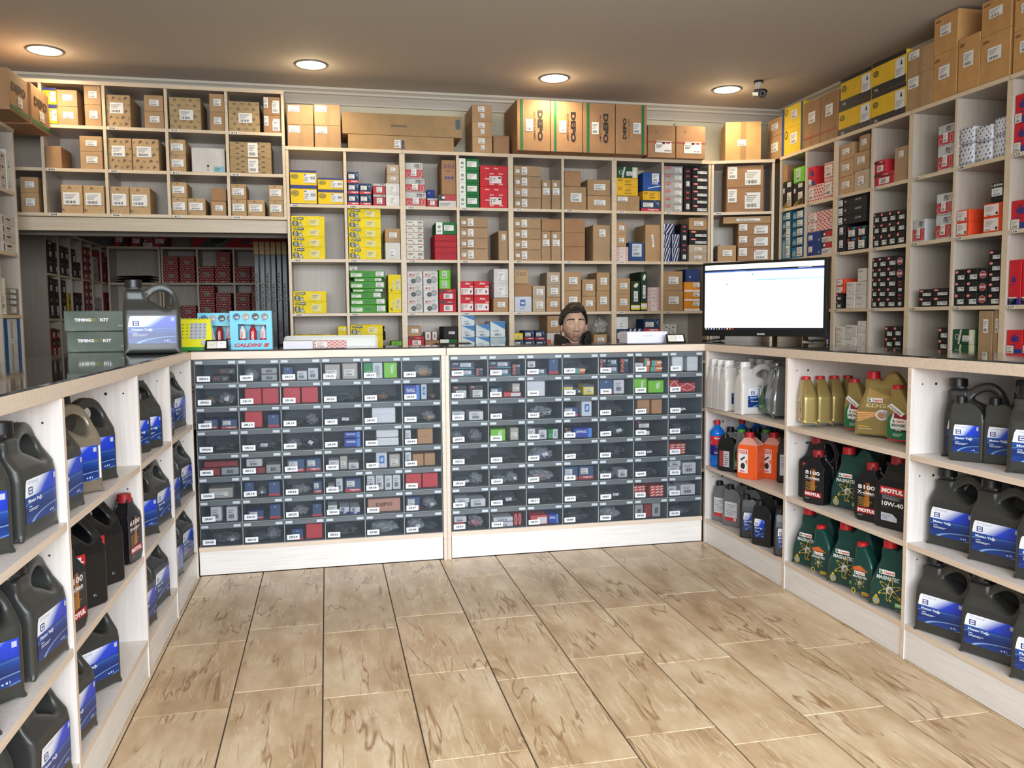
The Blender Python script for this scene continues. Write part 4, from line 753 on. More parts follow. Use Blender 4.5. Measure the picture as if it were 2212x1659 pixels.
s('K17', '635 685 715 655 598 del;^ 635 712 596 535 475 ora;724 800 715 610 500 whw;806 888 710 605 495 whw;^ 822 892 490 385 whw', ZR2, RIGHT)
s('K23', '915 985 705 628 545 465 385 300 del;988 1058 702 625 545 462 378 290 del;1061 1140 700 625 542 455 370 280 del;1145 1178 700 590 delv;^ 1145 1178 588 480 delv;1152 1208 700 476 378 275 dels', ZR2, RIGHT) if 0 else s('K23', '915 985 705 628 545 465 385 300 del;988 1058 702 625 545 462 378 290 del;1061 1140 700 625 542 455 370 280 del;1146 1208 700 590 480 delv;^ 1146 1208 476 375 275 dels', ZR2, RIGHT)
s('below tag K10', '560 610 1100 905 820 navl', ZR2, RIGHT)
s('below tag K17', '635 708 1300 1180 1080 975 870 whw;712 808 1280 1150 1050 955 860 whw;815 886 1260 1120 1022 925 825 whb', ZR2, RIGHT)
s('below tag K23', '1043 1112 1250 1140 1045 960 868 del;1115 1184 1240 1130 1040 955 868 del', ZR2, RIGHT)
s('L02', '1492 1625 690 520 345 fte', ZR, RIGHT)
s('L08', '1655 1795 640 505 368 tapw;1802 1945 610 480 350 tapw;1955 2065 575 430 280 tapw', ZR, RIGHT)
s('L03', '1260 1385 140 -20 fte;1472 1605 110 -60 fte;^ 1480 1608 -62 -240 fte', ZR2, RIGHT)
s('L09', '1630 1755 95 0 -100 ora;1870 2030 60 -45 -160 ora;^ 1935 2045 -165 -330 sup', ZR2, RIGHT)
s('L04', '1330 1440 700 625 560 del;1447 1580 695 620 550 del', ZR2, RIGHT)
s('L10', '1620 1718 690 590 495 395 del;1725 1825 690 588 490 385 del;1830 1905 690 590 490 385 dels;1912 2015 685 590 500 415 320 230 del', ZR2, RIGHT)
s('below tag L04', '1487 1572 1250 1150 1065 975 880 del', ZR2, RIGHT)
s('below tag L10', '1600 1800 1290 1160 1020 895 gir;1825 1945 1250 740 kbt;1950 2010 1250 730 kbt', ZR2, RIGHT)
s('L15', '2113 2260 560 330 90 dc', ZR, RIGHT); s('L16', '2090 2260 1200 975 dc', ZR, RIGHT)
s('L17', '2075 2188 685 315 dcv;2192 2300 690 310 dcv', ZR2, RIGHT); s('below tag L17', '2062 2195 1260 1100 900 dc;2198 2300 1260 1100 900 dc', ZR2, RIGHT)
# near left wall unit
s('over the opening corner', 'o.15 84 260 555 190 deph;o.15 297 460 672 325 deph', (0, 120, 4.367), LEFT, depth=.3, maxd=.4)
s('D08 beside the opening', '2 55 1310 1210 1110 1010 910 whr;60 118 1310 1100 900 wht', (0, 120, 4.367), LEFT)
s('D09 beside the opening', '30 160 440 345 260 175 80 whr', ZL2, LEFT)
s('D10 beside the opening', '60 218 1050 990 935 880 818 gry;0 60 1050 715 wht', ZL2, LEFT)
s('D11 beside the opening', '42 250 1900 1570 1360 1095 blw', ZL2, LEFT)
# storeroom
q = lambda c, t, P=SLEFT: stack(P, c, t, ZQ, zs=SZ, maxd=.3)
q('storeroom wall, upper row', '175 262 980 770 540 470 drk;300 372 1000 800 520 drk;385 455 1010 800 560 drk;470 540 1030 820 590 drk;597 660 1040 860 620 drk;700 768 1060 850 drk;778 850 1080 990 850 720 590 drr;870 940 1100 985 870 740 600 drr;960 1040 1110 990 880 760 whr;1045 1100 1130 740 640 drd;1105 1160 1135 900 670 drd;1170 1230 1150 960 760 drd')
q('storeroom wall, middle row', '200 280 1640 1360 1100 drk;300 380 1640 1380 1130 drk;420 500 1640 1380 1150 drk;540 625 1700 1370 dry;640 710 1680 1360 drk;730 800 1690 1370 drk;810 870 1690 1560 1440 1310 1200 drr;880 955 1700 1560 1440 1310 1190 drr;985 1120 1710 1560 1440 whr;1140 1245 1720 1560 1360 drd')
stack(SLEFT, 'storeroom wall, low row', '530 570 1440 1340 1230 drr;575 615 1440 1335 1240 drr', ZL2, zs=SZ)
stack(SBACK, 'storeroom bay S08', '615 803 775 617 462 pat;815 1000 775 615 462 pat', ZB, zs=SZ)
stack(SBACK, 'storeroom bay S09', '1040 1232 773 582 pat;1237 1425 773 582 pat;^ 1255 1425 580 412 pat', ZB, zs=SZ)
stack(SBACK, 'bay by the wiper stand', '1475 1665 773 582 pat;1672 1740 773 582 pat;1480 1665 1215 1050 898 pat;1675 1740 1215 1010 815 pat', ZB, zs=SZ)
stack(SBACK, 'bay below tag S08', '660 825 1215 1055 pat;832 1020 1215 1050 pat', ZB, zs=SZ)
stack(SBACK, 'bay below tag S09', '1052 1240 1215 1008 815 pat;1252 1438 1215 1050 898 pat', ZB, zs=SZ)
stack(SBACK, 'low bay behind cyan boxes', '955 1030 1640 1400 1250 pat', ZB, zs=SZ)
stack(SBACK, 'storeroom top board', '30 165 290 150 gcy;240 370 310 190 gcy;378 492 320 255 rbw;^ 380 492 250 190 gry;500 672 325 190 gcy;^ 250 350 185 100 gcy;^ 380 490 186 100 gcy', ZB, zs=SZ)
stack(SBACK, 'storeroom top board', '968 2085 340 215 drv;^ 968 2085 212 130 drv', ZB, zs=SZ, maxd=.22)
flush()
# ---------------------------------------------------------------- contents of the clear drawers
def blob(seed, col, flat=.7, sub=3, amp=.35, rough=.35, mat=None, spiky=1.6):
    bm = bmesh.new(); bmesh.ops.create_icosphere(bm, subdivisions=sub, radius=1)
    for v in bm.verts:
        p = v.co.copy(); n_ = noise.noise(p*spiky+Vector((seed*3.1, 0, 0)))+.5*abs(noise.noise(p*spiky*2.7+Vector((0, seed*1.7, 0))))
        v.co = p*(1+amp*n_); v.co.z = max(v.co.z, -.8)*flat
    me = bpy.data.meshes.new('blob'); bm.to_mesh(me); bm.free(); me.materials.append(mat or M(col, rough)); me.polygons.foreach_set('use_smooth', [spiky < 3]*len(me.polygons)); return me
BAG = clear_copy('clear_film', .32, 'dfe4ea', .1, (.97, .97, .98, 1), .7)
BAGD = clear_copy('dark_film', .3, '8f979f', .12, (.8, .82, .84, 1), .8)
bagm = [blob(i, 'ffffff', .8, 4, .5, .2, BAG, 2.6) for i in range(4)]; bagd = [blob(i+9, 'ffffff', .75, 4, .5, .2, BAGD, 2.8) for i in range(4)]
dark = [blob(i+20, '17181a', .6, 3, .6, .3, None, 1.8) for i in range(4)]; bits = [blob(i+30, '8f9499', .6, 3, .8, .25, M('9a9fa3', .25, .8), 3.4) for i in range(3)]
orange_ = [blob(i+40, 'c98a34', .7, 3, .3, .4, None, 1.5) for i in range(2)]; brown_ = [blob(50, '9a6a52', .5, 3, .3, .6)]; yellow_ = [blob(51, 'e0b424', .5, 3, .4, .4)]; blue_ = [blob(52, '2440a0', .7, 2, .2, .4)]; red_ = [blob(53, 'b83438', .6, 3, .6, .4)]
INS = {'': (None, 'clear bag of small clear parts'), 'k': (dark, 'bag with a black moulded part'), 'm': (bits, 'bag of small metal parts'), 'o': (orange_, 'bag with an orange coil'), 'b': (brown_, 'bag with a flat brown part'), 'y': (yellow_, 'bag with a yellow tipped part'), 'u': (blue_, 'bag with a blue boxed part'), 'r': (red_, 'bag with a red part')}
def bag(k, x0, x1, z1, code, n, tot):
    X, Z, w, h = DRAW[k][0], DRAW[k][1], DRAW[k][2], DRAW[k][3]
    ins, words = INS[code[1:]]; drk = code[0] == 'b'
    a, b_ = X+w*x0, X+w*x1; rx = (b_-a)/2*.78; rz_ = h*z1*.5
    sh = (bagd if drk else bagm)[(k+n) % 4]
    words = ('dark ' if drk else '')+words if words[0] == 'b' else words
    lb = words+(', '+ORD[n]+' item' if tot > 1 else '')+' in drawer 2R%02d' % k
    o = link('plastic_bag', sh, None, ((a+b_)/2, .085, Z+.0008+rz_*.64), 0, (rx*.9, .05, rz_*.9)); tag(o, lb, 'bag', 'bagged parts in the clear drawers')
    if ins: link('bagged_part', ins[(k+n) % len(ins)], o, (.05, -.1, -.1), k*.7, (.78, .78, .78))
    if (k+n) % 3 == 0:
        if 'bagsl' not in PR: PR['bagsl'] = prints(S(-.3, -.25, .3, .25, True, 'dfe4ec'))
        link('label', PR['bagsl'], o, (.15, -1.35, .2), .0).rotation_euler = (0, .6-(k % 5)*.25, 0)
CONT = """1 K .38 .82 0 .4;K .56 .97 .42 .8|2 bo .05 .5 .8;cm .45 .95 .9|3 N .12 .48 0 .55;N .58 .97 0 .55|4 bk .1 .95 .8|5 R2 .05 .5 0 .45;Sv .53 .97 0 .42;R2 .1 .95 .47 .8|6 Gk .2 .8 0 .6|7 E .22 .5 0 .85;E .62 .9 0 .85|8 bm .1 .9 .8;cm .5 .95 .6
9 c .05 .5 .9;Sv .55 .95 0 .38;Sv .55 .95 .4 .76|10 R .12 .54 0 .95;R .56 .98 0 .95|11 R .1 .54 0 .95;Nv .68 .97 0 .75|12 bk .1 .95 .8|13 Sv .6 .97 0 .5;R2 .28 .58 0 .35;E .1 .5 .4 .85|14 Nv .04 .28 0 .85;cm .3 .62 .6;Nv .65 .94 0 .85|15 N .1 .5 0 .5;Nv .66 .94 0 .85|16 bm .05 .7 .7;cm .5 .95 .9
17 Nv .05 .3 0 .8;E .4 .66 0 .55;E .68 .95 0 .7|18 R .04 .47 0 .95;R .5 .93 0 .95|19 bk .05 .6 .6;cm .55 .95 .9|20 cm .05 .5 .7;bk .4 .95 .9|21 N .08 .53 0 .75;N .57 .96 0 .75|22 c .1 .7 .6;N .74 .97 .0 .7|23 c .1 .65 .7;Nv .7 .95 0 .75|24 Nv .15 .45 0 .65;R .52 .95 0 .9
25 Gk .06 .46 0 .9;Gk .52 .92 0 .95|26 bk .05 .95 .8|27 bk .1 .95 .8|28 bk .05 .5 .7;Bl .52 .95 .0 .5;Bl .52 .95 .52 .9|29 E .1 .38 0 .6;E .62 .9 0 .4;Gk .4 .6 0 .8|30 E .06 .24 0 .4;E .28 .46 0 .8;N .52 .94 0 .8|31 Bo .36 .62 0 .42;Bo .64 .9 0 .42;E .05 .3 .0 .6|32 bk .05 .9 .9
33 G .02 .52 0 .95;V .56 .92 0 .95|34 bo .25 .75 .8|35 Wt .22 .85 0 .95|36 Wt .32 .92 0 .48;Wt .32 .92 .5 .96|37 Tp .3 .6 0 .95;Gk .66 .95 0 .8|38 E .05 .26 0 .9;E .28 .5 0 .9;E .52 .72 0 .9;E .74 .95 0 .9|39 KD .06 .94 0 .8|40 c .08 .95 .85
41 co .25 .9 .95|42 Bl .04 .46 0 .9;Tp .5 .66 0 .95;bo .66 .97 .6|43 bk .1 .55 .7;cy .5 .95 .8|44 E .04 .2 0 .9;Kr .38 .8 0 .95|45 E .03 .2 0 .9;Kr .24 .54 0 .75;Kr .56 .86 0 .75|46 R .04 .47 0 .9;R .5 .93 0 .9|47 N .05 .42 0 .8;c .5 .95 .8|48 c .05 .6 .9;b .5 .95 .6
49 Fa .02 .68 0 .44;Fa .02 .68 .46 .9;Fo .71 .93 0 .5|50 D .05 .46 0 .8;D .52 .92 0 .8|51 E .04 .4 0 .55;E .5 .9 0 .55|52 c .04 .4 .8;cm .5 .95 .9|53 bk .05 .6 .8|54 bk .05 .7 .7;c .5 .95 .9|55 E .06 .46 0 .3;E .08 .48 .32 .6;E .52 .94 0 .5|56 Rf .06 .34 .0 .4;E .05 .4 .42 .8;cr .45 .95 .9
57 Fa .02 .64 0 .44;Fa .02 .64 .46 .9;Fo .68 .93 0 .7|58 N .05 .4 0 .6;Rf .44 .94 0 .3;Gk .66 .88 .32 .85|59 bk .1 .8 .6|60 V .04 .46 0 .75;Gk .6 .84 0 .8|61 bk .1 .9 .6|62 cm .1 .6 .6;c .5 .9 .8|63 bk .1 .9 .9|64 E .08 .66 0 .3;E .1 .66 .32 .6;P .7 .8 0 .75;P .82 .92 0 .75
65 E .06 .28 .45 .85;Fa .04 .62 0 .4;Nv .68 .96 0 1|66 Wt .04 .56 0 .97|67 cm .1 .9 .9|68 E .04 .26 0 .7;E .36 .6 0 .6;G .64 .92 0 .6|69 cu .1 .9 .95|70 cb .05 .9 .9|71 bk .1 .9 .5|72 Rf .1 .6 .0 .6;Bl .62 .92 0 .6
73 bk .1 .9 .9;Or .38 .68 0 .35|74 Y .04 .32 0 .65;cm .35 .6 .6;Y .6 .92 0 .65|75 N .04 .48 0 .6;Tp .55 .85 0 .97|76 D .04 .26 0 .7;Bl .32 .86 0 .6|77 bk .1 .8 .5|78 N .03 .46 0 .85;N .5 .94 0 .85|79 bk .05 .9 .7|80 bk .05 .9 .8
81 Fo .04 .24 0 .95;Fa .27 .6 0 .45;Fa .27 .6 .47 .9;Fo .64 .9 0 .95|82 Nv .04 .44 0 .95;E .48 .8 0 .9|83 bk .1 .9 .9|84 bk .2 .95 .9|85 bk .2 .95 .9|86 cm .05 .6 .5;E .62 .9 0 .5|87 bk .05 .9 .7|88 c .1 .8 .9
89 E .04 .3 0 .6;Or .34 .5 0 .9;Or .54 .9 0 .35;Or .54 .84 .37 .75|90 V .03 .42 0 .97;V .47 .95 0 .8|91 Kr .14 .52 0 .95;Kr .54 .86 0 .95|92 D .05 .5 0 .44;D .05 .5 .46 .92|93 bk .1 .8 .6|94 bk .1 .9 .7|95 Pq .03 .4 0 .75;Pq .5 .92 0 .75|96 Sv .04 .3 0 .9;R2 .34 .56 0 .9;Sv .6 .86 0 .9
97 Wt .12 .46 0 .98;Wt .6 .94 0 .98|98 P .06 .34 .0 .8;P .36 .88 0 .6|99 bk .05 .8 .6|100 bk .1 .9 .9|101 Pq .05 .56 0 .7|102 E .03 .4 0 .55;E .5 .92 0 .75;E .05 .4 .57 .95|103 E .03 .32 0 .6;E .4 .86 0 .7|104 bm .05 .9 .7"""
for seg in CONT.replace('\n', '|').split('|'):
    t = seg.split(); k = int(t[0]); X, Z, w, h = DRAW[k]; its = ' '.join(t[1:]).split(';'); tot = len(its)
    kc = {}
    for n_, it in enumerate(its):
        a = it.split()
        if a[0][0] in 'bc':
            bag(k, float(a[1]), float(a[2]), float(a[3]), a[0], n_, tot); continue
        x0, x1, z0, z1 = map(float, a[1:5]); kd_ = a[0]
        lb = KD[kd_][1]+(', '+ORD[n_]+' item' if tot > 1 else '')+' in drawer 2R%02d' % k
        zz = Z+.0008+z0*h; hh = (z1-z0)*h-.001; y_ = .012+.006*((k+n_) % 4)
        carton(kd_, (x1-x0)*w-.001, hh, None, (X+w*(x0+x1)/2, y_, zz+.0006), math.radians(((k*3+n_*5) % 5-2)*.6) if x0 > .02 and x1 < .94 and z0 == 0 else 0, lb, 'boxes in the clear drawers')
# ---------------------------------------------------------------- oil jugs and bottles
def cr(P, n=5, corner=()):
    out = []; L = len(P)
    for i in range(L):
        p0, p1, p2, p3 = P[i-1], P[i], P[(i+1) % L], P[(i+2) % L]
        if n == 0: out.append(p1); continue
        for k in range(n):
            t = k/n; t2, t3 = t*t, t*t*t
            out.append(tuple(.5*((2*p1[j])+(-p0[j]+p2[j])*t+(2*p0[j]-5*p1[j]+4*p2[j]-p3[j])*t2+(-p0[j]+3*p1[j]-3*p2[j]+p3[j])*t3) for j in (0, 1)))
    return out
def vessel(name, outline, holes, D, bev, neck, taper, mat, smooth=5, vox=.0042, n=4, mat2=None, zsplit=None):
    c = bpy.data.curves.new(name, 'CURVE'); c.dimensions = '2D'; c.fill_mode = 'BOTH'; c.extrude = D/2-bev; c.bevel_depth = bev; c.bevel_resolution = 2; c.offset = -bev
    for k, pts in enumerate([outline]+holes):
        pts = cr(pts, n)
        sp = c.splines.new('POLY'); sp.points.add(len(pts)-1); sp.use_cyclic_u = True
        for p, q in zip(sp.points, pts): p.co = (q[0], q[1], 0, 1)
    o = bpy.data.objects.new(name, c); COL.objects.link(o); dg = bpy.context.evaluated_depsgraph_get(); dg.update()
    me = bpy.data.meshes.new_from_object(o.evaluated_get(dg)); bpy.data.objects.remove(o)
    bm = bmesh.new(); bm.from_mesh(me)
    for v in bm.verts: v.co = Vector((v.co.x, -v.co.z, v.co.y))
    for (nx, z0, z1, r) in neck:
        m_ = Matrix.Translation((nx, 0, (z0+z1)/2)); bmesh.ops.create_cone(bm, cap_ends=True, segments=24, radius1=r, radius2=r, depth=z1-z0, matrix=m_)
    bm.to_mesh(me); bm.free()
    o = bpy.data.objects.new(name, me); COL.objects.link(o)
    md = o.modifiers.new('r', 'REMESH'); md.mode = 'VOXEL'; md.voxel_size = vox
    md = o.modifiers.new('s', 'SMOOTH'); md.factor = .5; md.iterations = smooth
    dg.update(); dg = bpy.context.evaluated_depsgraph_get(); m2 = bpy.data.meshes.new_from_object(o.evaluated_get(dg)); bpy.data.objects.remove(o)
    co = np.empty(len(m2.vertices)*3); m2.vertices.foreach_get('co', co); co = co.reshape(-1, 3)
    zs_, ss = zip(*taper); f = np.interp(co[:, 2], zs_, ss)
    for (nx, z0, z1, r) in neck:   # keep the neck round
        near_ = (np.hypot(co[:, 0]-nx, 0) < r*1.15) & (co[:, 2] > z0+.012); f = np.where(near_, np.maximum(f, np.minimum(1, 2*r/D*1.02)), f)
    co[:, 1] *= f; co[:, 2] -= co[:, 2].min(); m2.vertices.foreach_set('co', co.ravel())
    m2.materials.clear(); m2.materials.append(mat)
    if mat2:
        m2.materials.append(mat2)
        for p in m2.polygons:
            if p.center.z > zsplit: p.material_index = 1
    m2.polygons.foreach_set('use_smooth', [True]*len(m2.polygons)); m2.update(); m2.name = name; return m2
def cap_mesh(r, h, mat, ribs=.05):
    b = MB(); b.cyl(0, 0, 0, h, r, mat, 44, r*.96, ribs=ribs); b.cyl(0, 0, h-.0005, h+.0012, r*.86, mat, 24, r*.8); b.cyl(0, 0, -.003, 0, r*1.03, mat, 28); return b.mesh('cap')
def grad_mat(name, stops, swoosh=False, sx=1, sz=1):
    m, nt, b = newmat(name); L = nt.links.new; tc = nt.nodes.new('ShaderNodeTexCoord'); sep = nt.nodes.new('ShaderNodeSeparateXYZ'); L(tc.outputs['Generated'], sep.inputs[0])
    b.inputs['Roughness'].default_value = .25
    if not swoosh:
        r = ramp(nt, stops); a = N(nt, 'ShaderNodeMath', op='MULTIPLY', _1=.35); L(sep.outputs[2], a.inputs[0]); s_ = N(nt, 'ShaderNodeMath', op='SUBTRACT'); L(sep.outputs[0], s_.inputs[0]); L(a.outputs[0], s_.inputs[1]); L(s_.outputs[0], r.inputs[0]); L(r.outputs[0], b.inputs['Base Color']); MAT['@'+name] = m; return m
    # motorway sweeps: bands that fan out from the lower edge and curl to the upper right
    x, z = sep.outputs[0], sep.outputs[2]
    def mt(op, a, b2):
        n = nt.nodes.new('ShaderNodeMath'); n.operation = op
        for i, v in enumerate((a, b2)):
            if isinstance(v, (int, float)): n.inputs[i].default_value = v
            elif v is not None: L(v, n.inputs[i])
        return n.outputs[0]
    dx = mt('SUBTRACT', 1.15, x); dz = mt('ADD', z, .12)
    rr = mt('SQRT', mt('ADD', mt('MULTIPLY', dx, dx), mt('MULTIPLY', mt('MULTIPLY', dz, dz), 3.2)), None)
    w = mt('SINE', mt('MULTIPLY', rr, 21), None); w2 = mt('SINE', mt('MULTIPLY', rr, 7.5), None)
    k = mt('MULTIPLY', mt('POWER', mt('MAXIMUM', w, 0), 2.5), mt('MAXIMUM', w2, 0)); k = mt('MULTIPLY', k, mt('SUBTRACT', 1.05, z))
    bg = ramp(nt, stops); L(z, bg.inputs[0]); mx = nt.nodes.new('ShaderNodeMixRGB'); mx.inputs[2].default_value = lin('9cc8f4'); L(k, mx.inputs[0]); L(bg.outputs[0], mx.inputs[1]); L(mx.outputs[0], b.inputs['Base Color'])
    MAT['@'+name] = m; return m
grad_mat('bluetop', [(0, 'f4f8ff'), (.22, 'dfe9fb'), (.5, '2448d4'), (1, '1a34b4')]); grad_mat('bluelow', [(0, '1c3f8e'), (.5, '142c6c'), (1, '1f4fa6')], True)
grad_mat('ember', [(0, '1a1412'), (.5, 'd47a1e'), (1, 'f0c040')])
BAND = {}
def gm_label(x0, z0, x1, z1, small=False, words=('Orijinal', 'Motor Yağı', 'e 4 l')):
    w, h = x1-x0, z1-z0; X = lambda a: x0+a*w; Z = lambda a: z0+a*h; k = 1.6 if small else 1
    top = MB(); c = .1; zc = .6
    top.add([(X(0), -.0004, Z(zc)), (X(1), -.0004, Z(zc)), (X(1), -.0004, Z(1)), (X(.06), -.0004, Z(1)), (X(.03), -.0004, Z(.9))], [(0, 1, 2, 3, 4)], MAT['@bluetop'])
    low = MB(); low.add([(X(0), -.0004, Z(0)), (X(1), -.0004, Z(0)), (X(1), -.0004, Z(zc-.008)), (X(0), -.0004, Z(zc-.008))], [(0, 1, 2, 3)], MAT['@bluelow'])
    e = [('T', words[0], X(.1), Z(.87), X(.1+.3*k), Z(.96), '8fa0d0', 0), ('R', X(.1), Z(.65), X(.1+.13*k), Z(.82), '1c2c86'), ('R', X(.1+.025*k), Z(.675), X(.1+.105*k), Z(.795), 'f0f4fc'), ('T', 'GM', X(.1+.035*k), Z(.71), X(.1+.095*k), Z(.765), '1c2c86', .05),
         ('T', words[1], X(.08), Z(.44), X(.08+.42*k), Z(.55), 'eaf0fa', .03), ('L', X(.09), Z(.36), X(.09+.16*k), Z(.41), 1, 'c8d8f0'), ('L', X(.09), Z(.27), X(.09+.42*k), Z(.34), 2, 'd8e4f6'), ('T', words[2], X(.74), Z(.06), X(.86), Z(.12), 'dce8f8', .03), ('R', X(.9), Z(.82), X(.97), Z(.95), 'b4bcd0')]
    return [('label_top', top.mesh('label')), ('label_base', low.mesh('label')), ('lettering', prints(e, .00012, -.0005))]
V = {}
plas = lambda h, r=.32, m=0: M(h, r, m, 0, 0, .5)
GREY = plas('3f403e', .36, .25); blackp = plas('1a1b1d', .35); tapJ = [(0, 1), (.15, 1), (.175, .92), (.21, .52), (.24, .34), (.3, .3)]
gmo = [(-.097, 0), (-.1015, .008), (-.1025, .03), (-.1025, .12), (-.1, .18), (-.094, .225), (-.091, .250), (-.034, .252), (-.022, .254), (0, .271), (.034, .281), (.068, .268), (.092, .234), (.1025, .188), (.1025, .12), (.1025, .03), (.101, .008), (.096, 0)]
gmh = [[(-.012, .217), (.008, .238), (.036, .249), (.063, .238), (.074, .214), (.066, .186), (.046, .184), (.018, .2)]]
def reg(key, name, words, me, cap, lab_, D, cat, W, Hh): V[key] = (name, words, me, cap, lab_, D, cat, W, Hh)
me = vessel('gm4', gmo, gmh, .115, .016, [(-.0625, .2, .272, .027)], tapJ, GREY)
def recol(me, mat): m = me.copy(); m.materials.clear(); m.materials.append(mat); return m
capk = cap_mesh(.030, .026, blackp)
reg('G4', 'oil_jug', 'dark grey loop handle oil jug', me, (capk, -.0625, .268), gm_label(-.084, .042, .086, .150), .115, 'jug', .205, .296)
reg('G5', 'oil_jug', 'olive gold loop handle oil jug', recol(me, plas('8a8070', .33, .35)), (capk, -.0625, .268), gm_label(-.084, .042, .080, .150, False, ('Genuine', 'Motor Oil', 'e 5 l'))+[('level_strip', prints([('R', .0835, .045, .0895, .148, 'e8ecf0')], .0003))], .115, 'jug', .205, .296)
reg('W4', 'fluid_jug', 'white loop handle jug', recol(me, plas('dcd9d6', .35)), (cap_mesh(.027, .024, plas('eeecea', .35)), -.0625, .268), gm_label(-.07, .042, .086, .150), .115, 'jug', .205, .296)
g1 = vessel('gm1', [(-.045, 0), (-.048, .006), (-.048, .14), (-.045, .175), (-.043, .2), (-.012, .201), (0, .204), (.022, .196), (.04, .176), (.048, .145), (.048, .006), (.045, 0)], [], .062, .012, [(-.0265, .17, .212, .0145)], [(0, 1), (.14, 1), (.17, .85), (.2, .6), (.22, .55)], GREY, 4, .0035)
reg('G1', 'oil_bottle', 'small dark grey oil bottle', g1, (cap_mesh(.0185, .024, blackp), -.0265, .208), gm_label(-.038, .035, .041, .132, True, ('Orijinal', 'Motor Yağı', 'e 1l')), .062, 'bottle', .096, .234)
reg('B1', 'oil_bottle', 'small black oil bottle', recol(g1, plas('222324', .3)), (cap_mesh(.0185, .024, blackp), -.0265, .208), gm_label(-.036, .045, .02, .14, True, ('Orijinal', 'Motor Yağı', 'e 1l')), .062, 'bottle', .096, .234)
# green and gold jugs with the slanted handle
cso = [(-.092, 0), (-.099, .006), (-.1, .035), (-.097, .085), (-.08, .142), (-.068, .185), (-.07, .222), (-.068, .240), (-.024, .241), (-.008, .232), (.004, .246), (.02, .266), (.044, .27), (.066, .245), (.09, .2), (.1, .165), (.1, .035), (.099, .006), (.092, 0)]
csh = [[(.034, .232), (.05, .236), (.068, .206), (.083, .172), (.082, .154), (.07, .15), (.054, .17), (.036, .205)]]
cs = vessel('cs4', cso, csh, .11, .017, [(-.046, .19, .252, .02)], [(0, 1), (.12, 1), (.16, .9), (.2, .55), (.24, .38), (.3, .34)], plas('1b4540', .3, .15))
capr = cap_mesh(.0245, .027, plas('c8202a', .4))
tagc = lambda x, z, w: [('P', [(x, z), (x+w, z), (x+w, z+w*.3), (x, z+w*.3)], 'f0eeea'), ('T', 'Castrol', x+.3*w, z+w*.06, x+.95*w, z+w*.24, 'c42430', .04), ('E', x+.13*w, z+w*.15, w*.13, w*.16, 'f0eeea'), ('E', x+.13*w, z+w*.15, w*.1, w*.12, '2a6a48'), ('P', [(x+.04*w, z+.15*w), (x+.2*w, z+.24*w), (x+.22*w, z+.16*w)], 'f0eeea')]
def star(x, z, k):
    e = []
    for a in (25, -35, 80):
        ca, sa = math.cos(math.radians(a)), math.sin(math.radians(a)); n_ = 26; P1 = []
        for i in range(n_):
            t = 2*math.pi*i/n_; P1.append((k*math.cos(t), k*.22*math.sin(t)))
        for i in range(n_):
            (u1, v1), (u2, v2) = P1[i], P1[(i+1) % n_]; f = .9
            e.append(('P', [(x+ca*q-sa*r_, z+sa*q+ca*r_) for q, r_ in ((u1, v1), (u2, v2), (u2*f, v2*.7), (u1*f, v1*.7))], 'c8b04c' if i % 3 else '8a6a2c'))
    e.append(('E', x, z, k*.3, k*.34, 'b9c4c4')); e.append(('E', x+k*.04, z-k*.08, k*.16, k*.2, '8a6428'))
    for q, r_ in ((-.85, -.45), (.85, -.5), (0, .85), (.1, -.9)): e.append(('E', x+k*q, z+k*r_, k*.09, k*.09, 'd8a040'))
    return e
mag = tagc(-.055, .148, .062)+[('T', 'MAGNATEC', -.066, .126, .026, .143, 'cfd4d2', .04, .2)]+star(-.012, .088, .048)+[('O', -.064, .033, .014, .016, .004, 'c8a83c'), ('E', -.064, .033, .009, .011, '8a98a0'), ('E', -.064, .052, .006, .005, 'c8a83c'), ('R', .01, .024, .078, .044, '4f9a4c'), ('T', '10W-40', .014, .028, .056, .040, 'e4f0c4', .04), ('R', .03, .05, .078, .053, 'b4b040'), ('R', .02, .056, .078, .059, 'b4b040'), ('L', .012, .014, .06, .02, 1, '7a9a90')]
reg('C4', 'oil_jug', 'dark green oil jug with star emblem', cs, (capr, -.046, .250), [('lettering', prints(mag, .00002))], .11, 'jug', .2, .28)
s1 = vessel('cs1', [(-.044, 0), (-.048, .006), (-.049, .05), (-.046, .11), (-.036, .15), (-.036, .198), (0, .2), (.01, .19), (.03, .158), (.046, .125), (.049, .1), (.049, .006), (.044, 0)], [], .064, .012, [(-.018, .17, .212, .0165)], [(0, 1), (.12, 1), (.16, .82), (.2, .62), (.22, .6)], plas('1b4540', .3, .15), 4, .0035)
capr1 = cap_mesh(.0195, .025, plas('c8202a', .4))
mag1 = [('P', [(-.036, .13), (-.005, .142), (.03, .12), (-.036, .118)], 'c8642c')]+tagc(-.03, .102, .046)+[('T', 'MAGNATEC', -.036, .088, .026, .098, 'cfd4d2', .04, .2)]+star(-.004, .068, .022)+[('O', -.03, .03, .009, .012, .004, 'c8a83c'), ('R', .006, .02, .036, .034, 'c8a030'), ('T', '10W-40', .009, .023, .033, .031, '20302c', .03)]
reg('C1', 'oil_bottle', 'small dark green oil bottle with red cap', s1, (capr1, -.018, .208), [('lettering', prints(mag1, .00002))], .064, 'bottle', .098, .235)
gold = plas('a8945c', .3, .45)
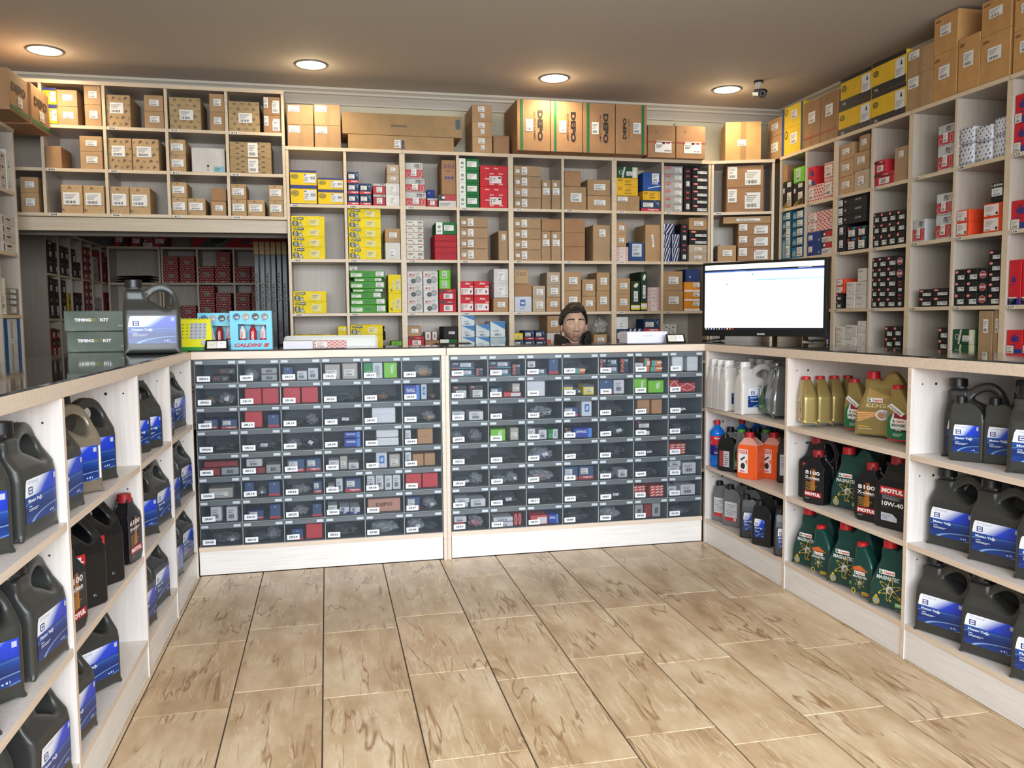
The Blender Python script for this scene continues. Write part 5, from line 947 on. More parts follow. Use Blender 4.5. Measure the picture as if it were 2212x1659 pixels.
edge = tagc(-.045, .152, .06)+[('T', 'EDGE', -.05, .13, .05, .146, 'd8cc9a', .02, .1)]+[('P', [(-.085, .09+.006*k), (-.085, .094+.006*k), (-.01, .105+.002*k), (-.01, .103+.002*k)], 'd8843c' if k % 2 else 'e8c08a') for k in range(-4, 4)]+[('E', .014, .1, .026, .022, 'a8b0b8'), ('O', .014, .1, .026, .022, .005, 'e0e4e8'), ('O', .03, .104, .02, .018, .004, 'c8ccd0'), ('E', .008, .098, .012, .012, 'c87c58'), ('L', -.08, .045, -.01, .055, 1, 'd8b040'), ('T', '5W-30', .062, .06, .09, .072, 'c85020', .03), ('L', -.08, .036, .01, .042, 1, 'd8d0b0')]
reg('E4', 'oil_jug', 'gold oil jug with piston picture', recol(cs, gold), (capr, -.046, .250), [('lettering', prints(edge, .00006))], .11, 'jug', .2, .28)
reg('E1', 'oil_bottle', 'plain gold oil bottle', recol(s1, gold), (capr1, -.018, .208), [('lettering', prints(tagc(-.03, .12, .04)+[('T', 'EDGE', -.03, .104, .015, .114, 'd8cc9a', .02), ('E', -.004, .08, .02, .016, 'b0b4b8'), ('E', -.022, .078, .014, .009, 'd8843c'), ('R', -.03, .03, -.008, .042, 'c8a030'), ('R', -.005, .03, .02, .042, 'ece8da')], .00008))], .064, 'bottle', .098, .235)
ew = [('P', [(-.04, .03), (-.04, .09), (-.03, .115), (-.01, .125), (.046, .1), (.046, .018), (-.03, .018)], 'e2e2de'), ('P', [(-.04, .03), (-.04, .09), (-.03, .115), (-.015, .122), (-.026, .09), (-.024, .06), (.046, .05), (.046, .018), (-.03, .018)], '1c6a40'), ('P', [(-.01, .125), (.046, .118), (.046, .1), (-.012, .104)], '8e1f30')]+tagc(-.018, .084, .05)+[('T', 'EDGE', -.02, .07, .036, .080, '3c4044', .04, .1), ('R', -.01, .05, .046, .058, '141414'), ('T', '0W-40', -.004, .052, .02, .0565, 'e8e8e8', .03), ('L', -.014, .03, .034, .044, 3, 'b8d4c0'), ('R', -.036, .012, .046, .018, 'b8283a')]
tilt_l = [('P', [(-.036, .148), (-.022, .162), (.034, .124), (.018, .11)], 'ecebe8')]+[('P', [(-.024+.005*k, .154-.0036*k), (-.0215+.005*k, .1525-.0036*k), (-.0265+.005*k, .1465-.0036*k), (-.029+.005*k, .148-.0036*k)], '2c2c2c') for k in range(9)]
reg('EW', 'oil_bottle', 'gold oil bottle with tilted barcode', recol(s1, gold), (capr1, -.018, .208), [('label', prints(ew, .00008)), ('barcode_sticker', prints(tilt_l, .0001, -.0012))], .064, 'bottle', .098, .235)
mo = vessel('mo4', [(-.092, 0), (-.097, .006), (-.097, .15), (-.09, .168), (-.072, .188), (-.07, .236), (-.068, .242), (-.018, .242), (-.008, .24), (.002, .256), (.01, .264), (.046, .264), (.06, .252), (.088, .212), (.093, .2), (.094, .165), (.097, .15), (.097, .006), (.092, 0)], [[(.012, .236), (.02, .246), (.038, .245), (.066, .208), (.068, .19), (.058, .18), (.045, .188), (.02, .215)]], .115, .01, [(-.044, .2, .252, .022)], [(0, 1), (.15, 1), (.185, .85), (.21, .55), (.24, .42), (.3, .4)], plas('141518', .34), 3, .004, 3)
capd = cap_mesh(.027, .027, plas('a02028', .42))
mt4 = [('R', -.078, .132, .03, .162, 'c0222e'), ('T', 'MOTUL', -.072, .138, .024, .156, 'f4f0ee', .06, .1), ('P', [(-.07, .132), (.03, .128), (-.03, .112), (-.066, .116)], '5c6066'), ('T', '2100 Power+', -.068, .112, .012, .121, '8c9094', .01), ('T', '10W-40', -.068, .088, .026, .106, 'f0f0f0', .03), ('L', -.068, .08, -.02, .084, 1, '6c7074'), ('P', [(-.07, .03), (-.07, .06), (-.02, .06), (0, .046), (0, .03)], 'c4cad8'), ('L', -.066, .034, -.03, .056, 4, '8c94a8'), ('T', '4 L', .05, .03, .062, .038, 'b0b4b8', .01)]
reg('M4', 'oil_jug', 'black angular oil jug with red banner', mo, (capd, -.044, .248), [('lettering', prints(mt4, .0001))], .115, 'jug', .194, .277)
m1 = vessel('mo1', [(-.046, 0), (-.05, .006), (-.05, .14), (-.044, .158), (-.02, .186), (-.017, .205), (.017, .205), (.02, .186), (.044, .158), (.05, .14), (.05, .006), (.046, 0)], [], .064, .009, [(0, .18, .212, .0165)], [(0, 1), (.14, 1), (.17, .8), (.2, .58), (.22, .55)], plas('17171a', .34), 3, .0035, 3)
xt = lambda a, b_: [('P', [(-.012, .155), (.012, .155), (.012, .06), (-.012, .06)], '@ember'), ('T', a, -.04, .128, .036, .145, 'f2f0ee', .02), ('T', b_, -.042, .108, .034, .122, 'f0f0f0', .02), ('R', -.04, .104, .036, .1052, '8a8a8a'), ('L', -.038, .058, .024, .098, 6, 'a07c3c'), ('R', -.042, .032, .046, .054, 'b8222e'), ('T', 'MOTUL', -.038, .036, .042, .05, 'f4f0ee', .06), ('L', -.038, .02, -.004, .028, 2, '8c8c8c')]
reg('X1', 'oil_bottle', 'black oil bottle with orange glow band', m1, (cap_mesh(.0215, .025, plas('a02028', .42)), 0, .208), [('lettering', prints(xt('8100', 'X-clean'), .0001))], .064, 'bottle', .1, .235)
reg('X6', 'oil_bottle', 'narrow black oil bottle', m1, (cap_mesh(.0215, .025, plas('a02028', .42)), 0, .208), [('lettering', prints(xt('6100', 'Synergie+'), .0001))], .064, 'bottle', .1, .235)
# silver jug
mb = vessel('mb4', [(-.09, 0), (-.1, .008), (-.1, .07), (-.088, .12), (-.055, .185), (-.038, .215), (-.036, .236), (.012, .238), (.024, .23), (.034, .246), (.06, .246), (.072, .232), (.08, .18), (.1, .1), (.1, .008), (.092, 0)], [[(.03, .215), (.05, .222), (.058, .2), (.06, .16), (.05, .14), (.034, .16), (.026, .195)]], .125, .02, [(-.012, .2, .262, .0235)], [(0, 1), (.08, 1), (.14, .82), (.2, .55), (.26, .42)], plas('868a8c', .26, .6), 5)
ml = [('P', [(-.086, .03), (-.086, .12), (-.052, .175), (-.03, .175), (0, .1), (.05, .03)], '3f6a40'), ('P', [(-.086, .09), (-.086, .12), (-.052, .175), (-.03, .175), (-.02, .15), (-.05, .1)], 'b9c0c4'), ('R', -.07, .1, -.042, .142, '121214'), ('T', '1', -.061, .105, -.05, .138, 'f4f4f4', .06), ('T', 'Mobil', -.07, .148, -.036, .158, '3a3c80', .03), ('R', -.02, .07, .01, .09, '1f4428'), ('L', -.07, .045, 0, .06, 2, 'c4d4c0')]
reg('S4', 'oil_jug', 'silver oil jug', mb, (cap_mesh(.026, .018, plas('868a8c', .3, .6)), -.012, .254), [('label', prints(ml, .0001))], .125, 'jug', .2, .274)
reg('S1', 'oil_bottle', 'silver oil bottle with green cap', recol(s1, plas('868a8c', .26, .6)), (cap_mesh(.0195, .026, plas('4d9a34', .4)), -.018, .208), [('label', prints([('P', [(-.04, .03), (-.04, .11), (-.026, .14), (-.005, .15), (.03, .09), (.03, .03)], '3f6a50'), ('R', -.034, .078, -.002, .118, '121214'), ('T', '1', -.022, .084, -.012, .112, 'f4f4f4', .06), ('T', 'Mobil', -.034, .122, .0, .131, '3a3c80', .03), ('L', -.034, .04, .02, .066, 3, 'b0c8b4')], .0001))], .064, 'bottle', .098, .235)
reg('P1', 'fluid_bottle', 'grey bottle with red and white label', recol(g1, plas('7c7f82', .3, .3)), (cap_mesh(.0185, .024, blackp), -.0265, .208), [('label', prints([('R', -.038, .03, .036, .14, 'd8dade'), ('R', -.038, .03, .036, .052, 'c43a3a'), ('L', -.034, .06, .03, .132, 8, '9a9ca2'), ('R', .016, .034, .032, .05, 'e8c4c0')], .0002))], .062, 'bottle', .096, .234)
reg('K1', 'fluid_bottle', 'black bottle with tall white label', recol(g1, plas('1e1c1c', .3)), (cap_mesh(.0185, .024, blackp), -.0265, .208), [('label', prints([('R', -.038, .04, .038, .15, 'd4d4dc'), ('L', -.034, .08, .03, .142, 8, '9a9cb0'), ('R', .01, .05, .03, .06, '50609c')], .0002))], .062, 'bottle', .096, .234)
reg('K0', 'fluid_bottle', 'short black bottle', recol(g1, plas('1c1c1c', .3)), (cap_mesh(.0165, .02, blackp), -.0265, .208), [('label', prints([('R', -.04, .03, .02, .13, 'c8c8cc'), ('R', -.04, .03, -.015, .13, '9c3c3c'), ('L', -.01, .04, .016, .12, 6, '70727a')], .0002))], .062, 'bottle', .096, .234)
reg('W1', 'fluid_bottle', 'small white bottle with black cap', recol(g1, plas('dcdad6', .35)), (cap_mesh(.0165, .02, blackp), -.0265, .208), [('label', prints([('R', -.038, .03, .036, .13, '3a5a9c'), ('R', -.03, .09, .02, .12, 'dfe4ee'), ('L', -.03, .04, .03, .08, 3, 'a8bce0')], .0002))], .062, 'bottle', .096, .234)
liq = M('f0622c', .3, 0, 0, 0, .4); thin = clear_copy('milky_plastic', .75, 'e8b4a4', .3)
ol = vessel('or1', [(-.045, 0), (-.05, .006), (-.05, .15), (-.036, .18), (-.022, .2), (.012, .202), (.03, .19), (.052, .155), (.052, .006), (.047, 0)], [], .075, .01, [(-.006, .18, .213, .0175)], [(0, 1), (.15, 1), (.18, .8), (.2, .6), (.22, .55)], liq, 3, .0035, 3, M('e0a090', .3), .172)
reg('O1', 'fluid_bottle', 'bright orange fluid bottle', ol, (cap_mesh(.0205, .025, plas('c8202a', .4)), -.006, .209), [('label', prints([('R', -.046, .03, .006, .15, 'ece6e4'), ('R', -.043, .128, .003, .145, 'c8343c'), ('T', 'MOTUL', -.04, .131, 0, .142, 'f4ecea', .04), ('E', -.02, .065, .012, .016, '2c2a2c'), ('P', [(-.034, .1), (-.03, .09), (-.008, .108), (-.01, .116)], '3a3a3e'), ('P', [(-.008, .09), (.004, .1), (.004, .07)], 'e8703c'), ('R', -.036, .036, -.01, .041, 'c8343c')], .0002))], .075, 'bottle', .104, .236)
# blue screen-wash bottle, turned
bl = MB(); blue = M('1272d8', .1, 0, 0, 0, .6)
bl.lathe([(.0, 0), (.03, 0), (.036, .006), (.0375, .02), (.0375, .05), (.034, .075), (.0345, .11), (.0375, .135), (.038, .165), (.0385, .196), (.038, .205), (.03, .222), (.018, .236), (.013, .242), (.013, .256), (0, .256)], blue, 28)
lb_ = MB(); n_ = 16
for (z0, z1, c_) in ((.07, .13, '1a1f7c'), (.13, .185, 'cc2430')):
    a_ = [(-math.pi/2-1.25+2.5*k/n_) for k in range(n_+1)]; R_ = .0392
    lb_.add([(R_*math.cos(a), R_*math.sin(a), z) for a in a_ for z in (z0, z1)], [(2*k, 2*k+2, 2*k+3, 2*k+1) for k in range(n_)], M(c_, .35))
lb_.add([(.0397*math.cos(-math.pi/2+a), .0397*math.sin(-math.pi/2+a), z) for a, z in ((-.9, .145), (-.1, .118), (-.1, .126), (-.9, .155))], [(0, 1, 2, 3)], M('f0ecec', .4)); lb_.add([(.0397*math.cos(-math.pi/2+a), .0397*math.sin(-math.pi/2+a), z) for a, z in ((-.1, .118), (.9, .16), (.9, .17), (-.1, .126))], [(0, 1, 2, 3)], M('f0ecec', .4))
reg('U1', 'fluid_bottle', 'bright blue screen wash bottle', bl.mesh('u1'), (cap_mesh(.016, .022, plas('c02434', .35)), 0, .253), [('label', lb_.mesh('label')), ('lettering', prints([('T', 'FREEZE', -.02, .168, .02, .176, 'f0ecec', .03), ('L', -.018, .082, .018, .096, 2, 'd8dcf0')], .0002, -.0022))], .074, 'bottle', .077, .276)
JN = {}; FRONT = set(); KEEP = []
SZK = dict(G4=.905, G5=.905, W4=.89, G1=.92, B1=.92, P1=.92, K1=.92, K0=.82, W1=.9, C4=.915, E4=.94, M4=.98, X1=.98, X6=.98, C1=.92, E1=.94, EW=.94, S4=.95, S1=.97, U1=.9, O1=.97)
def put(kind, px, py, z, ang, where, dx=0, dy=0):
    "px,py: middle of the front base edge in the photograph; dx,dy shift it along its own width and depth"
    nm, words, me, (cm, cx_, cz_), labs, D, cat, Wd, Hh = V[kind]; a = math.radians(ang)
    p = ground(px, py, z); p = Vector((p.x, p.y, z+.0006)); ux = Vector((math.cos(a), math.sin(a), 0)); uy = Vector((-math.sin(a), math.cos(a), 0))
    p = p+uy*(D/2)+ux*dx+uy*dy
    KEEP.append(p); JN.setdefault((where, words), []).append((kind, p, a))
    FRONT.add(id(p)); return p
def put_at(kind, p, ang, where): JN.setdefault((where, V[kind][1]), []).append((kind, Vector(p), math.radians(ang)))
YB = [(-.8025+.0, -.0205), (-1.6105, -.8295), (-2.4105, -1.6295), (-2.96, -2.4295)]; YL = [(-.5505, -.0205), (-1.1305, -.5695), (-1.9505, -1.1495), (-2.96, -1.9695)]
def settle():
    S = {}
    for (where, words), L_ in JN.items():
        for i, (kind, p, a) in enumerate(L_):
            n_b = 0 if 'drawers' in where or 'first bay' in where else 1 if 'second bay' in where else 2 if 'third bay' in where else 3
            S.setdefault((p.x > 1, round(p.z, 1)), []).append([kind, p, a, (V[kind][7]*(.93 if kind in ('G4', 'G5') else 1)+.003, V[kind][5]*(.7 if kind == 'W4' else 1)+.003), (YB if p.x > 1 else YL)[n_b], .1 if id(p) in FRONT else 1, p.copy()])
    for (rt_, z_), L in S.items():
        for rnd in range(90):
            for i in range(len(L)):
                for j in range(i+1, len(L)):
                    A, B = L[i], L[j]; d = (B[1]-A[1]).xy
                    if d.length > .26: continue
                    best = None
                    for an in (A[2], A[2]+math.pi/2, B[2], B[2]+math.pi/2):
                        ax = Vector((math.cos(an), math.sin(an))); ex = 0
                        for Q in (A, B): ex += abs(ax.dot(Vector((math.cos(Q[2]), math.sin(Q[2])))))*Q[3][0]/2+abs(ax.dot(Vector((-math.sin(Q[2]), math.cos(Q[2])))))*Q[3][1]/2
                        pen = ex-abs(d.dot(ax))
                        if pen <= 0: best = None; break
                        if best is None or pen < best[0]: best = (pen, ax if d.dot(ax) > 0 else -ax)
                    if best:
                        m = best[1]*best[0]*1.04; wa = A[5]/(A[5]+B[5]); A[1].x -= m.x*wa; A[1].y -= m.y*wa; B[1].x += m.x*(1-wa); B[1].y += m.y*(1-wa)
            for it in L:
                c_, s_ = abs(math.cos(it[2])), abs(math.sin(it[2])); ex, ey = (it[3][0]*c_+it[3][1]*s_)/2, (it[3][0]*s_+it[3][1]*c_)/2
                y0, y1 = it[4]; it[1].y = min(max(it[1].y, y0+ey-.006), y1-ey+.006)
                x0, x1 = (W_+.004, W_+.412) if rt_ else (-.412, -.004); it[1].x = min(max(it[1].x, x0+ex-.012), x1-ex)
def flush_jugs():
    settle()
    for (where, words), L_ in JN.items():
        for i, (kind, p, a) in enumerate(L_):
            nm, w_, me, (cm, cx_, cz_), labs, D, cat, Wd, Hh = V[kind]
            root = link(nm, me, None, p, a); lb = words+(', '+ORD[i]+' one' if len(L_) > 1 else '')+', '+where
            tag(root, lb, cat, 'oil and fluid containers under the counters'); root.scale = (.93 if kind in ('G4', 'G5') else 1, .7 if kind == 'W4' else 1, SZK.get(kind, 1))
            link('cap', cm, root, (cx_, 0, cz_))
            for pn, m_ in labs: link(pn, m_, root, (0, -D/2-.0006 if kind != 'U1' else (0 if pn == 'label' else -D/2), 0))
    JN.clear()
za = lambda x, y, ox, oy, s_: (ox+x/s_, oy+y/s_)
def R_(kind, px, py, z, ang, where): return put(kind, px, py, z, ang, where, dx=-V[kind][7]/2)
def L_(kind, px, py, z, ang, where): return put(kind, px, py, z, ang, where, dx=V[kind][7]/2)
w_ = 'top shelf beside the drawers'
for k in range(4):
    put_at('W4', (2.735, -.068-.086*k, .7406), 2, w_)
    if k < 3: put_at('W4', (2.935, -.068-.086*k, .7406), 2, w_)
L_('W1', 1605, 893, .74, 10, w_)
p = R_('S4', 1639.4, 901, .74, -100, w_); put_at('S4', (p.x+.17, p.y-.03, .7406), -100, w_)
w_ = 'middle shelf beside the drawers'
p = put('U1', 1541, 1001, .425, -20, w_)
for dx, dy in ((.095, -.05), (.18, -.03), (.26, -.05)): put_at('U1', (p.x+dx, p.y+dy, .4256), -20, w_)
p = L_('B1', 1554, 1009, .425, -30, w_); q_ = R_('K0', 1579.7, 1021.8, .425, -62, w_)
for dx, dy in ((.13, .04), (.21, .02), (.29, .0)): put_at('B1', (q_.x+dx, q_.y+dy, .4256), -50, w_)
p = R_('S1', 1613.4, 1029.4, .425, -62, w_); put_at('S1', (p.x+.13, p.y-.03, .4256), -62, w_)
p = R_('O1', 1631.8, 1037, .425, -58, w_); put_at('O1', (p.x+.105, p.y-.055, .4256), -62, w_)
L_('K1', 1679, 1043, .425, -45, w_)
w_ = 'bottom shelf beside the drawers'
p = R_('P1', 1573, 1131, .13, -62, w_); q_ = R_('P1', 1594, 1140.8, .13, -62, w_); put_at('P1', (p.x+.12, p.y-.03, .1306), -62, w_); put_at('P1', (q_.x+.10, q_.y-.04, .1306), -62, w_)
L_('B1', 1602, 1162, .13, -34, w_); q_ = R_('B1', 1644.4, 1184.9, .13, -62, w_)
for i in range(3):
    for j in range(2): put_at('B1', (q_.x+.1+.08*i, q_.y+.10-.125*j, .1306), -62, w_)
L_('B1', 1672, 1202, .13, -32, w_)
w_ = 'top shelf, second bay of the screen counter'
for px, py in ((1727, 921), (1757, 921.5), (1783, 921), (1809, 920)): R_('E1', px, py, .74, -104, w_)
L_('EW', 1821, 931, .74, -72, w_); p = L_('E4', 1844, 942.5, .74, -58, w_); put_at('E4', (p.x+.15, p.y-.11, .7406), -58, w_); L_('EW', 1910, 955.6, .74, -70, w_)
w_ = 'middle shelf, second bay of the screen counter'
p1 = L_('M4', 1703.4, 1069.5, .425, -73, w_); L_('X1', 1749.7, 1083, .425, -73, w_); p2 = L_('C4', 1780, 1093, .425, -68, w_); L_('X1', 1847, 1120.8, .425, -72, w_); p3 = L_('M4', 1890, 1135, .425, -76, w_)
for p in (p1, p2, p3): put_at('M4', (p.x+.14, p.y+.01, .4256), -75, w_)
w_ = 'bottom shelf, second bay of the screen counter'
p1 = L_('C4', 1692.5, 1220.5, .13, -68, w_); L_('C1', 1744.6, 1240, .13, -70, w_); p2 = L_('C4', 1773.7, 1259.6, .13, -68, w_); L_('C1', 1840, 1285.6, .13, -70, w_); p3 = L_('C4', 1868, 1307, .13, -68, w_)
for p in (p1, p2, p3): put_at('C4', (p.x+.13, p.y+.02, .1306), -68, w_)
w_ = 'top shelf, third bay of the screen counter'
p = L_('G4', 1978, 976.6, .74, -52, w_); L_('G1', 2058, 989, .74, -58, w_); L_('G1', 2124, 1001, .74, -58, w_); q_ = L_('G4', 2173.7, 1016, .74, -58, w_)
put_at('G4', (p.x+.17, p.y-.17, .7406), -55, w_); put_at('G4', (q_.x+.16, q_.y-.02, .7406), -58, w_)
for zz, pts, w_ in ((.425, ((1979, 1164), (2070, 1203), (2170, 1244)), 'middle shelf, third bay of the screen counter'), (.13, ((1974.7, 1363.8), (2059, 1402.8), (2159, 1457)), 'bottom shelf, third bay of the screen counter')):
    for px, py in pts:
        p = L_('G4', px, py, zz, -76 if zz > .3 else -70, w_); put_at('G4', (p.x+.145, p.y+.02, zz+.0006), -76, w_)
mid = lambda zz, w_, L: [R_(k, px, py, zz, an, w_) for (k, px, py, an) in L]
mid(.74, 'top shelf, first bay of the kit counter', [('G4', 412.2, 910.5, 82), ('G1', 385.6, 926.4, 84), ('G1', 377, 940.9, 84)])
mid(.74, 'top shelf, second bay of the kit counter', [('G1', 326.6, 975.6, 58), ('G1', 349.7, 964, 58), ('G4', 369.2, 952.4, 60)])
mid(.425, 'middle shelf, first bay of the kit counter', [('G4', 405.8, 1074, 55), ('G4', 419.9, 1050, 82), ('G4', 387.3, 1093.9, 84)])
mid(.425, 'middle shelf, second bay of the kit counter', [('G4', 353.3, 1150.9, 55), ('G4', 366, 1119, 82), ('G4', 326.3, 1184, 84)])
mid(.13, 'bottom shelf, first bay of the kit counter', [('G4', 411, 1226.5, 55), ('G4', 423, 1200, 82), ('G4', 391, 1259.6, 84)])
mid(.13, 'bottom shelf, second bay of the kit counter', [('G4', 362.6, 1327, 55), ('G4', 376.7, 1291.4, 82), ('G4', 333, 1372.3, 84)])
mid(.74, 'top shelf, third bay of the kit counter', [('G5', 244, 1057, 52), ('G4', 182, 1093.3, 82), ('G4', 272.8, 1032.8, 56)])
mid(.425, 'middle shelf, third bay of the kit counter', [('X1', 188.7, 1349, 80), ('M4', 254.4, 1298.8, 56), ('M4', 291.4, 1251.6, 56), ('X6', 305, 1197.7, 80)])
mid(.13, 'bottom shelf, third bay of the kit counter', [('G5', 271, 1529.4, 54), ('G4', 203.5, 1603.5, 82), ('G4', 300, 1475.6, 56)])
mid(.74, 'top shelf, fourth bay of the kit counter', [('G4', 65, 1179.6, 50), ('G4', 129, 1129, 84)])
mid(.425, 'middle shelf, fourth bay of the kit counter', [('G4', 99, 1472.7, 48), ('G4', 145, 1412, 84), ('G4', 21, 1584, 50)])
mid(.13, 'bottom shelf, fourth bay of the kit counter', [('G4', 110, 1760, 50), ('G4', 163, 1672, 84)])
flush_jugs()
# ---------------------------------------------------------------- things on the counters
HZ = H+.0062
blk = M('131314', .3); blk2 = M('1c1c1e', .55)
def on(px, py, y=None):
    p = ground(px, py, HZ); return Vector((p.x, p.y if y is None else y, HZ))
# belt kit cartons
def mat_kit():
    m, nt, b = newmat('kit_print'); tc = nt.nodes.new('ShaderNodeTexCoord'); n = N(nt, 'ShaderNodeTexNoise'); n.inputs['Scale'].default_value = 3.2; n.inputs['Detail'].default_value = 7
    nt.links.new(tc.outputs['Object'], n.inputs['Vector']); r = ramp(nt, [(.35, '3c4a3e'), (.5, '5f6a5e'), (.68, '98a094')]); nt.links.new(n.outputs[0], r.inputs[0]); nt.links.new(r.outputs[0], b.inputs['Base Color']); b.inputs['Roughness'].default_value = .4; return m
mk = mat_kit(); bk_ = MB().box(-.22, 0, 0, .22, .17, .0945, mk, bev=.003).mesh('belt_kit_carton')
kl = prints([('T', 'TIMING', -.175, .045, -.105, .06, 'f0f0ee', .05), ('T', 'BELT', -.104, .045, -.068, .06, 'a89a3c', .0), ('T', 'KIT', -.066, .045, -.03, .06, 'f0f0ee', .05), ('T', 'www.euautoparts.com', .01, .022, .15, .029, 'd8dcd8', .02), ('P', [(-.08, 0), (.05, 0), (.04, .007), (.0, .004)], '2a3530')], .0004, 0)
for i, nm in enumerate(('lower', 'upper')):
    o = link('belt_kit_carton', bk_, None, (-.545+.22+.008*(1-i), .02, HZ+.0955*i), math.radians(.5*i)); tag(o, '%s grey green timing belt kit carton on the dark worktop' % nm, 'box', 'belt kit cartons'); link('lettering', kl, o, (.0, -.0006, 0))
# big jug beside them
nm, words, me, (cm, cx_, cz_), labs, D, cat, Wd, Hh = V['G4']
p = on(327, 764); j = link('oil_jug', me, None, (p.x+.0, p.y+.05, HZ), math.radians(8), (1.12, 1.05, 1.08)); tag(j, 'large dark grey oil jug standing on top of the worktop', 'jug'); link('cap', cm, j, (cx_, 0, cz_))
for pn, m_ in labs: link(pn, m_, j, (0, -D/2-.0006, 0))
# yellow desk calendar
cal = link('desk_calendar', None, None, (.005, .10, HZ), math.radians(-3)); tag(cal, 'yellow tent desk calendar with green foot behind the oil jug', 'calendar')
yl = M('e6e21c', .5)
def leaf(dz): return [(-.09, -.06, 0), (.095, -.06, 0), (.075, .0, .15), (-.09, .0, .15)]
b = MB(); b.add(leaf(0)+[(x, y+.0015, z) for x, y, z in leaf(0)], [(0, 1, 2, 3), (7, 6, 5, 4), (0, 4, 5, 1), (1, 5, 6, 2), (2, 6, 7, 3), (3, 7, 4, 0)], yl); b.obj('page', cal)
MB().box(-.09, -.062, 0, .095, -.0605, .016, M('1c8a2c', .4)).obj('green_foot', cal)
MB().add([(-.09, .06, 0), (.095, .06, 0), (.075, .002, .15), (-.09, .002, .15)], [(0, 1, 2, 3)], M('d8d8d0', .6)).obj('back_board', cal)
pe = [('R', -.015, .055, .06, .135, 'b8bcc4')]+[('R', -.07+.02*i, .06+.016*j_, -.064+.02*i, .064+.016*j_, '6a6a20') for i in range(7) for j_ in range(5)]+[('R', .04, .024, .065, .045, 'b8bcc4')]
pp = link('page_print', prints(pe, .0002), cal, (0, -.0608, 0)); pp.rotation_euler = (math.radians(-21.8), 0, 0); pp.scale = (1, 1, 1.03)
bc = MB()
for k in range(13): bc.tube([(-.085+.0125*k, -.004+.006*math.cos(a), .151+.006*math.sin(a)) for a in [i*math.pi/4 for i in range(8)]], .0007, blk, 5)
bc.obj('wire_binding', cal)
# cyan gift boxes with spray bottles
cy = M('5cc0dc', .35)
def gift(x, y, w, h, d, label):
    r = link('gift_box', None, None, (x, y, HZ), 0); tag(r, label, 'box', 'cyan gift boxes'); b = MB(); t = .0012; hw = w/2
    wx0, wx1, wz0, wz1 = -hw*.62, hw*.72, h*.24, h*.66
    for a in ((-hw, 0, 0, hw, t, wz0), (-hw, 0, wz1, hw, t, h), (-hw, 0, wz0, wx0, t, wz1), (wx1, 0, wz0, hw, t, wz1), (-hw, t, 0, -hw+t, d, h), (hw-t, t, 0, hw, d, h), (-hw+t, d-t, 0, hw-t, d, h), (-hw+t, t, 0, hw-t, d-t, t), (-hw+t, t, h-t, hw-t, d-t, h)): b.box(*a, cy)
    b.obj('carton_shell', r)
    e = []
    for i, c_ in enumerate(('3c6488', 'a89a94', '40504e', '8a8488')): cx = -hw+w*(.16+.225*i); e += [('E', cx, h*.85, .017, .017, c_), ('P', [(cx-.012, h*.85-.004), (cx+.012, h*.85+.002), (cx+.008, h*.85-.01)], 'c8d0d4'), ('L', cx-.014, h*.735, cx+.014, h*.75, 1, '2c5468')]
    e += [('T', 'CALDINI', -hw*.82, h*.06, hw*.5, h*.155, 'c8202c', .04, .25), ('P', [(hw*.58, h*.06), (hw*.78, h*.06), (hw*.86, h*.155), (hw*.66, h*.155)], 'c8202c'), ('P', [(wx0, wz1), (wx1, wz1), (wx1, wz1-.006), (wx0, wz1+.0)], '9ac4b8')]
    link('printing', prints(e, .0002), r, (0, -.0003, 0))
    for i in range(3):
        x_ = wx0+.018+i*(wx1-wx0-.034)/2; bt = link('spray_bottle', None, None, (x+x_, y+.03, HZ+t+.0005)); tag(bt, 'white and red spray bottle, %s inside the %s' % (ORD[i], label.split(' printed')[0].replace('cyan gift box ', 'cyan box ')), 'bottle', 'spray bottles in the cyan boxes')
        MB().lathe([(0, 0), (.015, 0), (.0165, .004), (.0165, .085), (.012, .1), (.008, .104), (.008, .112), (0, .112)], M('dcdcde' if i != 1 else 'b42830', .3), 18).obj('body', bt)
        MB().lathe([(.0167, .012), (.0168, .05)], M('a82430', .3), 18).obj('label', bt); link('lettering', prints([('T', 'CALDINI', -.006, .02, .004, .085, 'c8202c' if i != 1 else 'f0f0f0', .04, 0, -1)], .0003), bt, (0, -.0172, 0))
        MB().cyl(0, 0, .112, .12, .006, M('2c3c3c', .4), 12).obj('nozzle', bt)
gift(.095+.005, .20, .185, .178, .07, 'cyan gift box behind, half hidden by the other one')
gift(.268, .09, .195, .186, .07, 'cyan gift box in front, printed in red')
def cards(px, py, label, rz, w=.1):
    p = on(px, py); r = link('card_holder', None, None, (p.x, max(p.y, .035), HZ), rz); tag(r, label, 'card holder', 'business card holders'); hw = w/2
    MB().add([(-hw-.006, -.022, 0), (hw+.006, -.022, 0), (hw+.006, .022, 0), (-hw-.006, .022, 0), (-hw, .004, .048), (hw, .004, .048), (hw, .008, .048), (-hw, .008, .048)], [(0, 1, 5, 4), (1, 2, 6, 5), (2, 3, 7, 6), (3, 0, 4, 7), (4, 5, 6, 7), (3, 2, 1, 0)], blk).obj('holder', r)
    c_ = link('cards', prints([('R', -hw*.86, .01, 0, .048, 'dcd8cc'), ('R', .001, .01, hw*.86, .048, 'e8e8e8'), ('L', -hw*.6, .028, -.01, .031, 1, '8a8478'), ('L', hw*.3, .034, hw*.7, .038, 1, '8a8a8a')], .0004), r, (0, -.0235, 0)); c_.rotation_euler = (math.radians(-28), 0, 0)
cards(466, 757, 'black business card holder in front of the cyan gift boxes', math.radians(2)); cards(1497, 743.5, 'black business card holder beside the flat screen', math.radians(-4))
